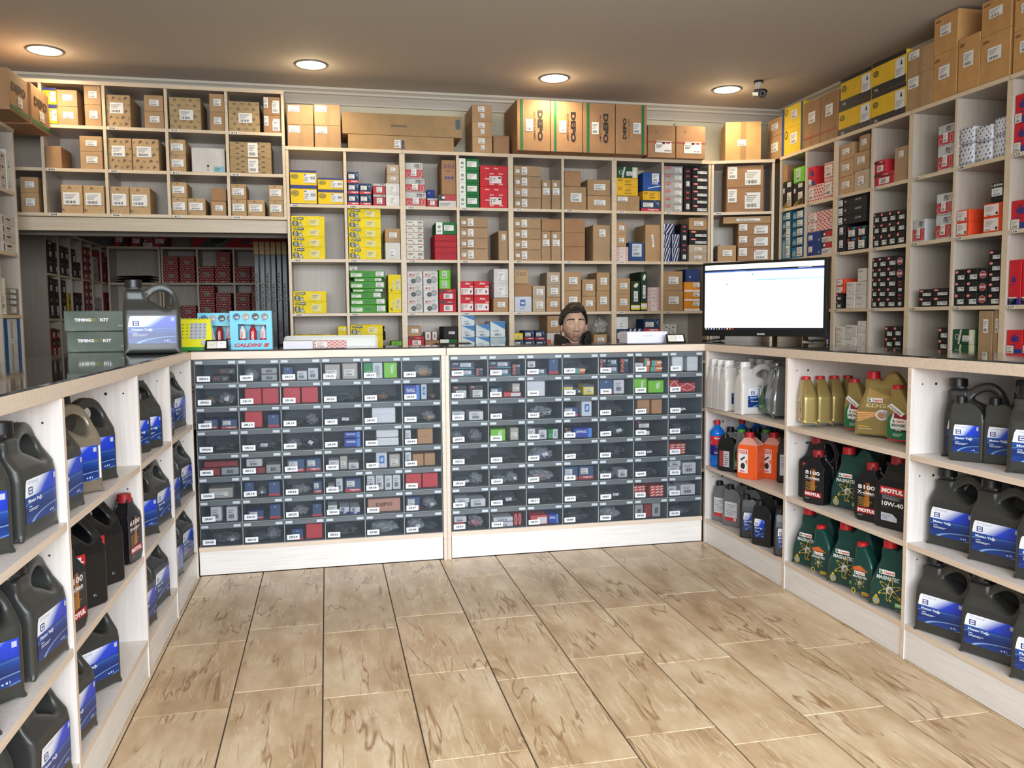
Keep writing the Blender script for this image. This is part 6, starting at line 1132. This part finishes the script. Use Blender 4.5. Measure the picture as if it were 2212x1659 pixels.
# paper stack, narrow red and white carton
pst = link('paper_stack', None, None, (.488, .055, HZ)); tag(pst, 'short stack of white paper on the worktop edge', 'paper')
for i in range(8): MB().box(-.07, 0, .0046*i, .07, .2, .0046*i+.0042, M('e6e4ee', .7)).obj('sheets', pst, (.0006*((i*5) % 3), 0, 0))
fc = carton('febw', .158, .038, .06, (.643, .04, HZ+.0005), 0, 'narrow red diamond carton lying beside the paper stack', None)
# screen of the computer behind the counter, seen from behind
im = link('computer_monitor', None, None, (.65, .52, .62)); tag(im, 'white computer monitor seen from behind, top above the counter', 'monitor'); wh = M('dfe2de', .25)
MB().box(-.25, -.012, .14, .25, .018, .52, wh, bev=.016).obj('back_shell', im); MB().box(-.1, -.005, 0, .1, .15, .008, M('b8bcbe', .3, .7), bev=.003).box(-.06, -.02, .004, .06, -.012, .2, M('b8bcbe', .3, .7)).obj('stand', im)
dk = link('desk', None, None, (.58, .62, 0)); tag(dk, 'low desk behind the counter carrying the white monitor', 'desk'); MB().box(-.45, -.2, .585, .45, .2, .6185, LAMS, EDGES).obj('desk_top', dk)
for sx in (-.43, .41):
    for sy in (-.19, .17): MB().box(sx, sy, 0, sx+.02, sy+.02, .585, M('8a8a8a', .4, .5)).obj('leg', dk)
# white carton on the counter
wc = link('paper_carton', None, None, (2.315, .085, HZ), math.radians(1.5)); tag(wc, 'low white glossy carton beside the card holder and screen', 'box')
MB().box(-.116, 0, 0, .116, .12, .062, M('e9e6f6', .35), bev=.002).obj('carton_body', wc); MB().box(-.117, -.001, .05, .117, .121, .063, M('f2f0fa', .35), bev=.002).obj('lid', wc) if 0 else MB().box(-.03, -.0012, .038, .03, -.0006, .041, M('b8b4cc', .4)).obj('lettering', wc)
# flat screen, turned towards the till
a = Vector((2.762, .345, 0)); c2 = Vector((3.195, -.205, 0)); mid_ = (a+c2)/2; ang = math.atan2((c2-a).y, (c2-a).x)
tv = link('television', None, None, (mid_.x, mid_.y, HZ), ang); tag(tv, 'large black flat screen showing a white page at the corner worktop', 'television')
w, zb, zt = .355, .028, .446
MB().box(-w, 0, zb, w, .045, zt, blk, bev=.004).obj('casing', tv)
b = MB(); b.box(-w+.001, -.004, zb, w-.001, -.0002, zb+.035, blk, bev=.001).box(-w+.001, -.004, zt-.014, w-.001, -.0002, zt, blk, bev=.001).box(-w+.001, -.004, zb+.0352, -w+.014, -.0002, zt-.0142, blk).box(w-.014, -.004, zb+.0352, w-.001, -.0002, zt-.0142, blk); b.obj('bezel', tv)
for cc in ('f4f7ee', '3c5cae', '10121c', 'aadcec', 'c8cdd0', 'e8e2b0', '5c9ce0', 'e8c050', 'c83a4a', 'f8f8f8', '40b080'): MAT['@e'+cc] = M(cc, .3, 0, 0, .75, key='@e'+cc)
sx0, sx1, sz0, sz1 = -w+.0145, w-.0145, zb+.0355, zt-.0145; X = lambda q: sx0+(sx1-sx0)*q; Zf = lambda q: sz0+(sz1-sz0)*q
e = [('R', sx0, sz0, sx1, sz1, '@ef4f7ee'), ('R', sx0, Zf(.905), sx1, Zf(.925), '@e10121c'), ('R', X(.1), Zf(.885), sx1, Zf(.905), '@e3c5cae'), ('R', sx0, Zf(.885), X(.1), Zf(.905), '@e3c5cae'), ('R', X(.44), Zf(.745), sx1, Zf(.768), '@eaadcec'),
     ('L', X(.46), Zf(.75), X(.74), Zf(.762), 1, '@e5c9ce0'), ('L', X(.44), Zf(.8), X(.95), Zf(.812), 1, '@ec8cdd0'), ('L', X(.02), Zf(.85), X(.3), Zf(.86), 1, '@ec8cdd0'), ('E', X(.38), Zf(.84), .005, .005, '@ec8cdd0'), ('E', X(.42), Zf(.84), .005, .005, '@e5c9ce0'), ('E', X(.2), Zf(.7), .005, .004, '@e5c9ce0'), ('L', X(.02), Zf(.17), X(.1), Zf(.18), 1, '@ee8e2b0'), ('L', X(.2), Zf(.045), X(.3), Zf(.053), 1, '@ec8cdd0'),
     ('R', sx0, sz0, sx1, Zf(.035), '@e10121c')]+[('E', X(.015+.024*i), Zf(.017), .004, .0045, '@e'+c) for i, c in enumerate(('f8f8f8', 'c8cdd0', 'c8cdd0', 'aadcec', '5c9ce0', 'e8c050', '5c9ce0', 'c83a4a', 'f8f8f8', 'e8c050', 'c83a4a'))]+[('L', X(.8), Zf(.91), X(.98), Zf(.918), 1, '@ef8f8f8'), ('L', X(.27), Zf(.89), X(.42), Zf(.898), 1, '@eaadcec')]
link('screen', prints(e, .00012), tv, (0, -.0004, 0)); link('lettering', prints([('T', 'axen', -.022, zb+.008, .022, zb+.018, 'c8ccd0', .03)], .0003), tv, (0, -.0042, 0))
for sx, m_ in ((-.24, blk), (.24, M('3a3d40', .2, .6))):
    MB().box(sx-.012, .012, .006, sx+.012, .03, zb+.001, blk).tube([(sx-.075*(-1 if sx > 0 else 1), -.075, .004), (sx, .02, .009), (sx-.06*(-1 if sx > 0 else 1), .115, .004)], .005, m_, 10).obj('foot', tv)
# black chair seen just above the counter
ch = link('office_chair', None, None, (1.35, .72, 0), math.radians(6)); tag(ch, 'black office chair whose rounded back rises behind the counter seam', 'chair')
MB().box(-.075*1.6, -.01, .72, .075*1.6, .03, 1.085, blk2, bev=.018).obj('backrest', ch); MB().box(-.22, .06, .44, .22, .46, .5, blk2, bev=.02).obj('seat', ch)
MB().cyl(0, .26, .1, .44, .025, M('2a2a2a', .3, .6), 14).obj('gas_column', ch)
for k in range(5):
    t_ = k*2*math.pi/5; MB().tube([(0, .26, .1), (.25*math.cos(t_), .26+.25*math.sin(t_), .06)], .016, blk2, 8).cyl(.25*math.cos(t_), .26+.25*math.sin(t_), .003, .055, .022, blk2, 12).obj('wheel_arm', ch)
MB().box(-.03, .02, .44, .03, .06, .74, M('2a2a2a', .3, .6)).obj('back_bracket', ch)
# glass jar, crumpled clear bags
jr = link('jar', None, None, (.993, 1.67, BACK.hit(860, 520+920/4.254)[1]+.004)); tag(jr, 'dark screw top jar in the bay below tag H10', 'jar')
MB().lathe([(0, 0), (.028, 0), (.03, .006), (.03, .055), (.02, .07), (.019, .078), (0, .078)], M('2a2824', .15), 20).obj('glass_body', jr); MB().cyl(0, 0, .078, .098, .023, M('1c1a18', .4), 24, ribs=.04).obj('lid', jr)
zb_ = BACK.hit(1310, 520+862/4.254)[1]
cb = link('plastic_bag', blob(77, 'ffffff', .8, 4, .5, .2, clear_copy('crumpled_film', .45, 'c8c4bc', .15, (.9, .9, .88, 1), .8), 2.4), None, (2.585, 1.70, zb_+.058), 0, (.045, .04, .068)); tag(cb, 'crumpled clear plastic bag on a carton behind the seated man', 'bag')
cb2 = link('plastic_bag', bagd[1], None, tuple(DIAG.at(.068, 1.70, -.12)), DIAG.rz, (.028, .05, .075)); tag(cb2, 'dark crumpled film in the corner bay beside the large cartons', 'bag')
# ---------------------------------------------------------------- ceiling fixtures
gm_ = M('fff2d8', .3, 0, 0, 14); rim = M('8a8378', .35, .4)
for i, (x, y) in enumerate(SPOTS):
    f = link('recessed_light', None, None, (x, y, CEILZ)); tag(f, 'round recessed ceiling light, %s counted from the storeroom end' % ORD[i], 'ceiling light', 'recessed ceiling lights')
    MB().lathe([(.088, 0), (.102, 0), (.104, -.004), (.1, -.009), (.09, -.006), (.088, 0)], rim, 36).obj('rim', f)
    MB().lathe([(0, -.011), (.06, -.010), (.086, -.005), (.089, -.001)], gm_, 36).obj('glass_disc', f)
cv = link('security_camera', None, None, (3.537, 1.16, CEILZ)); tag(cv, 'small black bullet security camera hanging from the ceiling corner', 'camera'); wm = M('bdbdb8', .35)
MB().cyl(0, 0, -.012, 0, .032, blk, 24).obj('ceiling_plate', cv); MB().lathe([(.024, -.012), (.016, -.03), (.013, -.055), (.016, -.06)], wm, 16).obj('bracket', cv)
arm = MB().tube([(0, 0, -.055), (-.004, -.01, -.075), (-.014, -.03, -.085)], .008, wm, 8); arm.obj('swivel_arm', cv)
bd = MB(); bd.cyl(0, 0, -.055, .055, .028, blk, 28, axis='y').cyl(0, 0, -.06, -.055, .029, blk2, 28, axis='y'); bo = bd.obj('camera_body', cv, (-.018, -.045, -.096)); bo.rotation_euler = (math.radians(14), 0, math.radians(-8))
ln = MB().cyl(0, 0, -.0615, -.06, .02, M('5c5e60', .2), 24, axis='y').cyl(0, 0, -.063, -.0615, .01, M('0a0a0c', .1), 20, axis='y').obj('lens', cv, (-.018, -.045, -.096)); ln.rotation_euler = bo.rotation_euler
hd = MB(); n_ = 12; HV = []
for k in range(n_+1):
    t_ = math.pi*(.08+.84*k/n_)
    for yy in (-.075, .05): HV.append((.031*math.cos(t_), yy, .031*math.sin(t_)+.001))
hd.add(HV, [(2*k, 2*k+2, 2*k+3, 2*k+1) for k in range(n_)], blk2, True); h_ = hd.obj('sun_hood', cv, (-.018, -.045, -.096)); h_.rotation_euler = bo.rotation_euler
wr = MB().tube([(3.27, 1.94, 2.70), (3.24, 1.925, 2.66), (3.225, 1.93, 2.62), (3.2, 1.935, 2.57)], .0028, M('6a6450', .6), 6).obj('cable'); tag(wr, 'thin grey cable running down the wall behind the brown cartons', 'cable')
# ---------------------------------------------------------------- storeroom: wiper stand, belts on hooks
st = link('wiper_stand', None, None, (.2, 3.3, 0)); tag(st, 'dark metal stand in the storeroom doorway holding wiper sleeves', 'stand')
met = M('2a2c2c', .4, .6); MB().box(.17, -.02, .0, .21, .02, 1.98, met).obj('post', st); MB().box(-.16, -.012, 1.955, .17, .012, 1.975, met).obj('top_bar', st); MB().box(-.18, -.15, 0, .23, .15, .02, met).obj('base', st); MB().box(-.16, -.02, 1.4, .17, -.01, 1.415, met).obj('hook_rail', st)
for k in range(6):
    x_ = -.14+.046*k; w_o = link('wiper_sleeve', None, None, (.2+x_, 3.262, 1.02-.09*(k % 2))); tag(w_o, 'hanging black wiper blade sleeve with gold top, %s on the stand' % ORD[k], 'wiper blade', 'wiper blade sleeves on the stand')
    hh_ = .87+.09*(k % 2)
    MB().box(-.018, 0, 0, .018, .01, hh_-.11, M('0e110e', .3), bev=.002).obj('sleeve', w_o); MB().box(-.0195, -.001, hh_-.11, .0195, .0105, hh_, M('b88a28', .35), bev=.002).obj('gold_header', w_o)
    link('lettering', prints([('T', 'WIPER', -.012, .35, .006, .62, '5a6a60', .02, 0, 1), ('B', -.014, .1, .012, .2, '6a6a66')], .0004), w_o, (0, -.0006, 0))
MB
hk = M('1c1a18', .4, .6); blt = M('161514', .55)
for i, (zz, c1) in enumerate(((1.93, 'a8332a'), (1.30, 'c8822a'))):
    h1 = tag(MB().tube([(-1.95, 2.78+.02*i, zz), (-1.68, 2.78+.02*i, zz-.005), (-1.655, 2.78+.02*i, zz+.006)], .004, hk, 6).tube([(-1.95, 2.83+.02*i, zz), (-1.68, 2.83+.02*i, zz-.005)], .004, hk, 6).obj('wall_hook'), 'dark wire wall hook, %s one, storeroom side wall' % ('upper' if i == 0 else 'lower'), 'hook')
    bt = link('drive_belt', None, None, (-1.80, 2.785+.02*i, zz-.02)); tag(bt, 'black drive belt with %s card sleeve on a storeroom hook' % ('red' if i == 0 else 'orange'), 'belt', 'belts on storeroom hooks')
    P_ = [(.05*math.cos(a)*(1 if math.sin(a) > 0 else .75), 0, -.21+.22*math.sin(a)) for a in [2*math.pi*k/28 for k in range(29)]]
    MB().tube([(x, y, z+.012) for x, y, z in P_], .009, blt, 8).obj('belt_loop', bt)
    MB().box(-.052, -.012, -.33, .052, -.0105, -.1, M(c1, .4)).obj('card_sleeve', bt); link('lettering', prints([('E', 0, -.14, .025, .025, 'c8c4bc'), ('E', 0, -.14, .015, .015, '1c1c1c'), ('R', -.04, -.3, .04, -.24, 'b8b0a4')], .0004), bt, (0, -.0125, 0))
sl = MB()
for i in range(3):
    o = MB().add([(-.2, 0, 0), (.2, .02, 0), (.22, .2, 0), (-.18, .24, 0), (-.18, .02, .015), (.12, .03, .02), (.1, .18, .025), (-.14, .2, .018)], [(3, 2, 1, 0), (0, 1, 5, 4), (1, 2, 6, 5), (2, 3, 7, 6), (3, 0, 4, 7), (4, 5, 6, 7)], M('14120f', .25)).obj('folded_sleeve', None, (-1.32, 5.34, 1.634+.027*i), math.radians(4-6*i)); tag(o, 'black folded plastic sleeve, %s in the storeroom corner bay pile' % ('bottom', 'middle', 'top')[i], 'sleeve', 'black sleeves in storeroom')
# ---------------------------------------------------------------- the seated man
def gs(x, s_): return np.exp(-(x/s_)**2)
bm = bmesh.new(); bmesh.ops.create_icosphere(bm, subdivisions=6, radius=1)
P = np.array([v.co[:] for v in bm.verts]); Fh = [[v.index for v in f.verts] for f in bm.faces]; bm.free()
x, y, z = P[:, 0]*.0725, P[:, 1]*.092, P[:, 2]*.112
sm = lambda t: np.clip(t, 0, 1)**2*(3-2*np.clip(t, 0, 1))
lowf = sm((-.01-z)/.105)
x *= 1-.30*lowf; y = np.where(y > 0, y*(1-.45*lowf), y*(1-.06*lowf))
y = np.where((y > 0) & (z > -.06), y*1.06, y)
fr_ = sm((-y-.02)/.05)                       # how much a point belongs to the face
y += fr_*.008*gs(x, .05)*0
y -= fr_*.004*gs(z-.032, .012)*gs(x, .055)    # brow
y += fr_*.013*(gs(x-.031, .017)+gs(x+.031, .017))*gs(z-.012, .013)
ns = np.where(z > -.034, sm((.026-z)/.055), sm((z+.046)/.012))
y -= fr_*(.007+.020*ns)*ns**.5*gs(x, .0095+.004*ns)*((z < .026) & (z > -.05))
y -= fr_*.008*(gs(x-.012, .0065)+gs(x+.012, .0065))*gs(z+.036, .008)
y -= fr_*.0045*(gs(x-.045, .018)+gs(x+.045, .018))*gs(z+.012, .018)
y += fr_*.004*(gs(x-.036, .018)+gs(x+.036, .018))*gs(z+.055, .02)
y -= fr_*.007*gs(x, .026)*gs(z+.062, .016)
y -= fr_*.0038*gs(x, .019)*gs(z+.0585, .004); y -= fr_*.0045*gs(x, .017)*gs(z+.069, .0045); y += fr_*.0035*gs(x, .022)*gs(z+.0635, .0018)
y += fr_*.003*gs(x, .02)*gs(z+.080, .006); y -= fr_*.007*gs(x, .019)*gs(z+.1, .013)
skin = newmat('skin'); msk, nt, bb = skin; bb.inputs['Base Color'].default_value = lin('c9a690'); bb.inputs['Roughness'].default_value = .5; bb.inputs['Subsurface Weight'].default_value = .08; bb.inputs['Subsurface Radius'].default_value = (.01, .004, .002)
n_ = N(nt, 'ShaderNodeTexNoise'); n_.inputs['Scale'].default_value = 30; r_ = ramp(nt, [(.3, 'c29c86'), (.7, 'cda992')]); nt.links.new(n_.outputs[0], r_.inputs[0]); nt.links.new(r_.outputs[0], bb.inputs['Base Color'])
stub = M('a88a78', .6); lip = M('a87868', .45)
me = me_from('head', np.stack([x, y, z], 1).tolist(), Fh, [msk, stub, lip], smooth=True)
for p in me.polygons:
    c_ = p.center
    if c_.y < -.03:
        if -.0735 < c_.z < -.0545 and abs(c_.x) < .023*(1-abs(c_.z+.0635)/.014*.6): p.material_index = 2
        elif (c_.z < -.074-.0*abs(c_.x)) or (-.0545 < c_.z < -.047 and abs(c_.x) < .026) or (abs(c_.x) > .05 and c_.z < -.045) or (c_.z < -.05 and abs(c_.x) > .03): p.material_index = 1
bm = bmesh.new(); bm.from_mesh(me)
# neck and ears belong to the same body
def ring(z_, rx, ry, cy, n=24): return [bm.verts.new((rx*math.cos(2*math.pi*k/n), cy+ry*math.sin(2*math.pi*k/n), z_)) for k in range(n)]
rs = [ring(-.05, .05, .05, .022), ring(-.1, .052, .054, .028), ring(-.14, .056, .06, .034), ring(-.18, .09, .07, .04), ring(-.22, .15, .09, .045)]
for r1, r2 in zip(rs, rs[1:]):
    for k in range(24): f = bm.faces.new((r2[k], r2[(k+1) % 24], r1[(k+1) % 24], r1[k])); f.smooth = True
for sx in (-1, 1):
    m_ = Matrix.Translation((sx*.0745, .012, -.012)) @ Matrix.Rotation(sx*.35, 4, 'Z') @ Matrix.Diagonal((.008, .017, .031, 1))
    g = bmesh.ops.create_icosphere(bm, subdivisions=3, radius=1, matrix=m_)
    for v in g['verts']:
        l = Vector(((v.co.x-sx*.0745), v.co.y-.012, v.co.z+.012))
        if l.x*sx > 0: v.co.x -= sx*.006*math.exp(-((l.y/.009)**2+(l.z/.018)**2))
bm.to_mesh(me); bm.free(); me.polygons.foreach_set('use_smooth', [True]*len(me.polygons))
man = link('person', me, None, (2.11, .78, 1.183), math.radians(-6)); tag(man, 'dark haired man in a black high collar jacket seated behind the counter', 'person')
eyeb = M('241812', .7); eyw = M('a89c94', .25)
for sx in (-1, 1):
    eo = link('eye', MB().lathe([(.0115*math.sin(a), -.0115*math.cos(a)) for a in [math.pi*k/12 for k in range(13)]], eyw, 20).mesh('eye'), man, (sx*.0305, -.0705, .010))
    ir = MB(); ir.add([(.0056*math.cos(a), -.0113, .0056*math.sin(a)-.0005) for a in [2*math.pi*k/16 for k in range(16)]], [tuple(range(16))], M('3a2418', .2)).add([(.0026*math.cos(a), -.0117, .0026*math.sin(a)-.0005) for a in [2*math.pi*k/12 for k in range(12)]], [tuple(range(12))], M('0c0808', .1)); ir.obj('iris', eo)
    ld = MB(); K_ = 10
    for (a0, a1) in ((.06, 1.5), (-1.5, -.36)):    # upper and lower lid wrap the ball
        VV = []
        for i in range(K_+1):
            for j in range(5):
                th = -1.25+2.5*i/K_; el = a0+(a1-a0)*j/4; el = el*(1-.25*(abs(th)/1.25)**2) if abs(el) < .6 else el
                VV.append((.0126*math.sin(th)*math.cos(el), -.0126*math.cos(th)*math.cos(el), .0126*math.sin(el)))
        ld.add(VV, [(i*5+j, (i+1)*5+j, (i+1)*5+j+1, i*5+j+1) for i in range(K_) for j in range(4)], msk, True)
    ld.obj('eyelid', eo)
    eb = MB(); K_ = 8; VV = []
    for i in range(K_+1):
        t_ = i/K_; xx = sx*(.012+.042*t_); zz = .0315+.0045*math.sin(t_*2.4)-.007*t_*t_; th_ = .0048*(1-.55*t_); yy = -.0915+.011*t_+.020*t_*t_
        VV += [(xx, yy-.0015, zz-th_), (xx, yy-.003, zz), (xx, yy+.001, zz+th_)]
    eb.add(VV, [(3*i+j, 3*i+3+j, 3*i+4+j, 3*i+1+j) for i in range(K_) for j in (0, 1)], eyeb, True); eb.obj('eyebrow', man)
ns_ = MB()
for sx in (-1, 1): ns_.add([(sx*.0065+.0032*math.cos(a), -.1065+.004*math.sin(a), -.0425) for a in [2*math.pi*k/8 for k in range(8)]], [tuple(range(8))], M('4a2c22', .8))
ns_.obj('nostrils', man)
# hair: a thick shell over the skull, with a swept fringe
hv = np.stack([x, y, z], 1); hair_v = []
hm = M('0f0c0b', .5)
ang_ = np.arctan2(hv[:, 0], -hv[:, 1])       # 0 = front
line = np.interp(np.abs(ang_), [0, .45, .7, .95, 1.25, 1.55, 1.9, 3.2], [.066, .064, .056, .034, .000, -.006, -.030, -.070])
keep = hv[:, 2] > line; out = []
for (a, b_, c_), kp, an in zip(hv, keep, ang_):
    d_ = Vector((a, b_, c_)).normalized(); n1 = noise.noise(Vector((a*22, b_*22, c_*9)))*.005+noise.noise(Vector((a*70, b_*60, c_*22)))*.003
    t_ = .006+.015*max(0, d_.z)**.8+.007*abs(d_.x)*(1 if c_ > 0 else .3)+n1*1.6+(.012*math.exp(-((a-.032)/.03)**2)*max(0, d_.z))
    out.append((a+d_.x*t_, b_+d_.y*t_, c_+d_.z*t_))
faces = [f for f in Fh if all(keep[i] for i in f)]
use = sorted({i for f in faces for i in f}); ix = {u: k for k, u in enumerate(use)}
hme = me_from('hair', [out[i] for i in use], [[ix[i] for i in f] for f in faces], [hm], smooth=True); ho = link('hair', hme, man)
sd = ho.modifiers.new('s', 'SOLIDIFY'); sd.thickness = .012; sd.offset = -1
# jacket: one skinned figure with sleeves resting on the lap, raised collar
def skinned(name, V_, E_, R_, mat, parent, sub=2):
    me = bpy.data.meshes.new(name); me.from_pydata(V_, E_, []); o = link(name, me, parent); md = o.modifiers.new('skin', 'SKIN')
    for v, r in zip(me.skin_vertices[0].data, R_): v.radius = r if isinstance(r, tuple) else (r, r)
    me.skin_vertices[0].data[0].use_root = True; md.use_smooth_shade = True; s_ = o.modifiers.new('sub', 'SUBSURF'); s_.levels = sub; s_.render_levels = sub; me.materials.append(mat); return o
jm = M('0e0e10', .75)
Vj = [(0, .06, -.66), (0, .06, -.45), (0, .055, -.26), (0, .045, -.19), (.17, .05, -.235), (-.17, .05, -.235), (.23, .02, -.44), (-.23, .02, -.44), (.15, -.14, -.58), (-.15, -.14, -.58)]
skinned('jacket', Vj, [(0, 1), (1, 2), (2, 3), (2, 4), (2, 5), (4, 6), (5, 7), (6, 8), (7, 9)], [(.17, .12), (.18, .12), (.16, .1), (.075, .075), (.07, .07), (.07, .07), .052, .052, .04, .04], jm, man)
skinned('trousers', [(0, .06, -.72), (.1, .04, -.74), (-.1, .04, -.74), (.13, -.28, -.70), (-.13, -.28, -.70), (.13, -.30, -1.06), (-.13, -.30, -1.06)], [(0, 1), (0, 2), (1, 3), (2, 4), (3, 5), (4, 6)], [(.15, .12), .09, .09, .07, .07, .05, .05], M('1c2230', .8), man)
for sx in (-.13, .13): MB().box(sx-.045, -.42, -1.18, sx+.045, -.22, -1.09, M('1a1816', .5), bev=.02).obj('shoe', man)
hnd = []
for sx in (-1, 1):   # relaxed hands on the lap
    hb = skinned('hand', [(sx*.14, -.16, -.6), (sx*.13, -.2, -.61), (sx*.128, -.245, -.612)]+[(sx*(.128+(k-1.5)*.02), -.28, -.618) for k in range(4)]+[(sx*(.128+(k-1.5)*.021), -.315+.01*abs(k-1), -.634) for k in range(4)]+[(sx*.09, -.215, -.615), (sx*.075, -.25, -.625)],
      [(0, 1), (1, 2)]+[(2, 3+k) for k in range(4)]+[(3+k, 7+k) for k in range(4)]+[(1, 11), (11, 12)], [.026, .032, .03]+[.009]*4+[.0075]*4+[.011, .009], msk, man, 1)
col = MB(); n_ = 40
def cring(z_, fac, open_): 
    V_ = []
    for k in range(n_+1):
        a = -math.pi/2+open_+(2*math.pi-2*open_)*k/n_; s2 = 1+.10*max(0, -math.sin(a)); w2 = .004*math.sin(a*7)
        V_.append(((.080*fac+w2)*math.cos(a)*s2, .034+(.082*fac+w2)*math.sin(a)*s2, z_+(.018*math.cos(2*a+.4) if z_ > -.1 else 0)+(.01*math.cos(a))))
    return V_
RR = [cring(-.21, 1.25, .05), cring(-.16, 1.02, .12), cring(-.11, 1.06, .30), cring(-.068, 1.22, .52), cring(-.072, 1.34, .56), cring(-.11, 1.34, .4), cring(-.15, 1.4, .2)]
VV = [v for r in RR for v in r]; L_ = n_+1
col.add(VV, [(i*L_+k, i*L_+k+1, (i+1)*L_+k+1, (i+1)*L_+k) for i in range(len(RR)-1) for k in range(n_)], jm, True); co_ = col.obj('collar', man)
sd = co_.modifiers.new('s', 'SOLIDIFY'); sd.thickness = .006
stl = link('stool', None, None, (2.11, .86, 0)); tag(stl, 'round black stool under the seated man behind the counter', 'stool'); MB().lathe([(0, .26), (.15, .26), (.16, .275), (.15, .29), (0, .29)], blk2, 28).obj('seat', stl); MB()  .cyl(0, 0, .02, .26, .022, met, 14).obj('column', stl); MB().lathe([(0, 0), (.18, 0), (.16, .014), (0, .03)], met, 24).obj('base', stl)

for o in SC.objects:      # keep every description within sixteen words
    l_ = o.get('label')
    if l_ and len(l_.split()) > 16:
        for a_, b_ in ((' of the screen counter', ', screen counter'), (' of the kit counter', ', kit counter'), (' one,', ','), (' column,', ' stack,'), ('loop handle ', ''), (' with white label', ' with label'), (' printed with dark ', ' with '), (' with two square stickers', ' with stickers'), ('on the top board', 'top board'), (' marks', '')):
            if len(l_.split()) > 16: l_ = l_.replace(a_, b_)
        o['label'] = l_
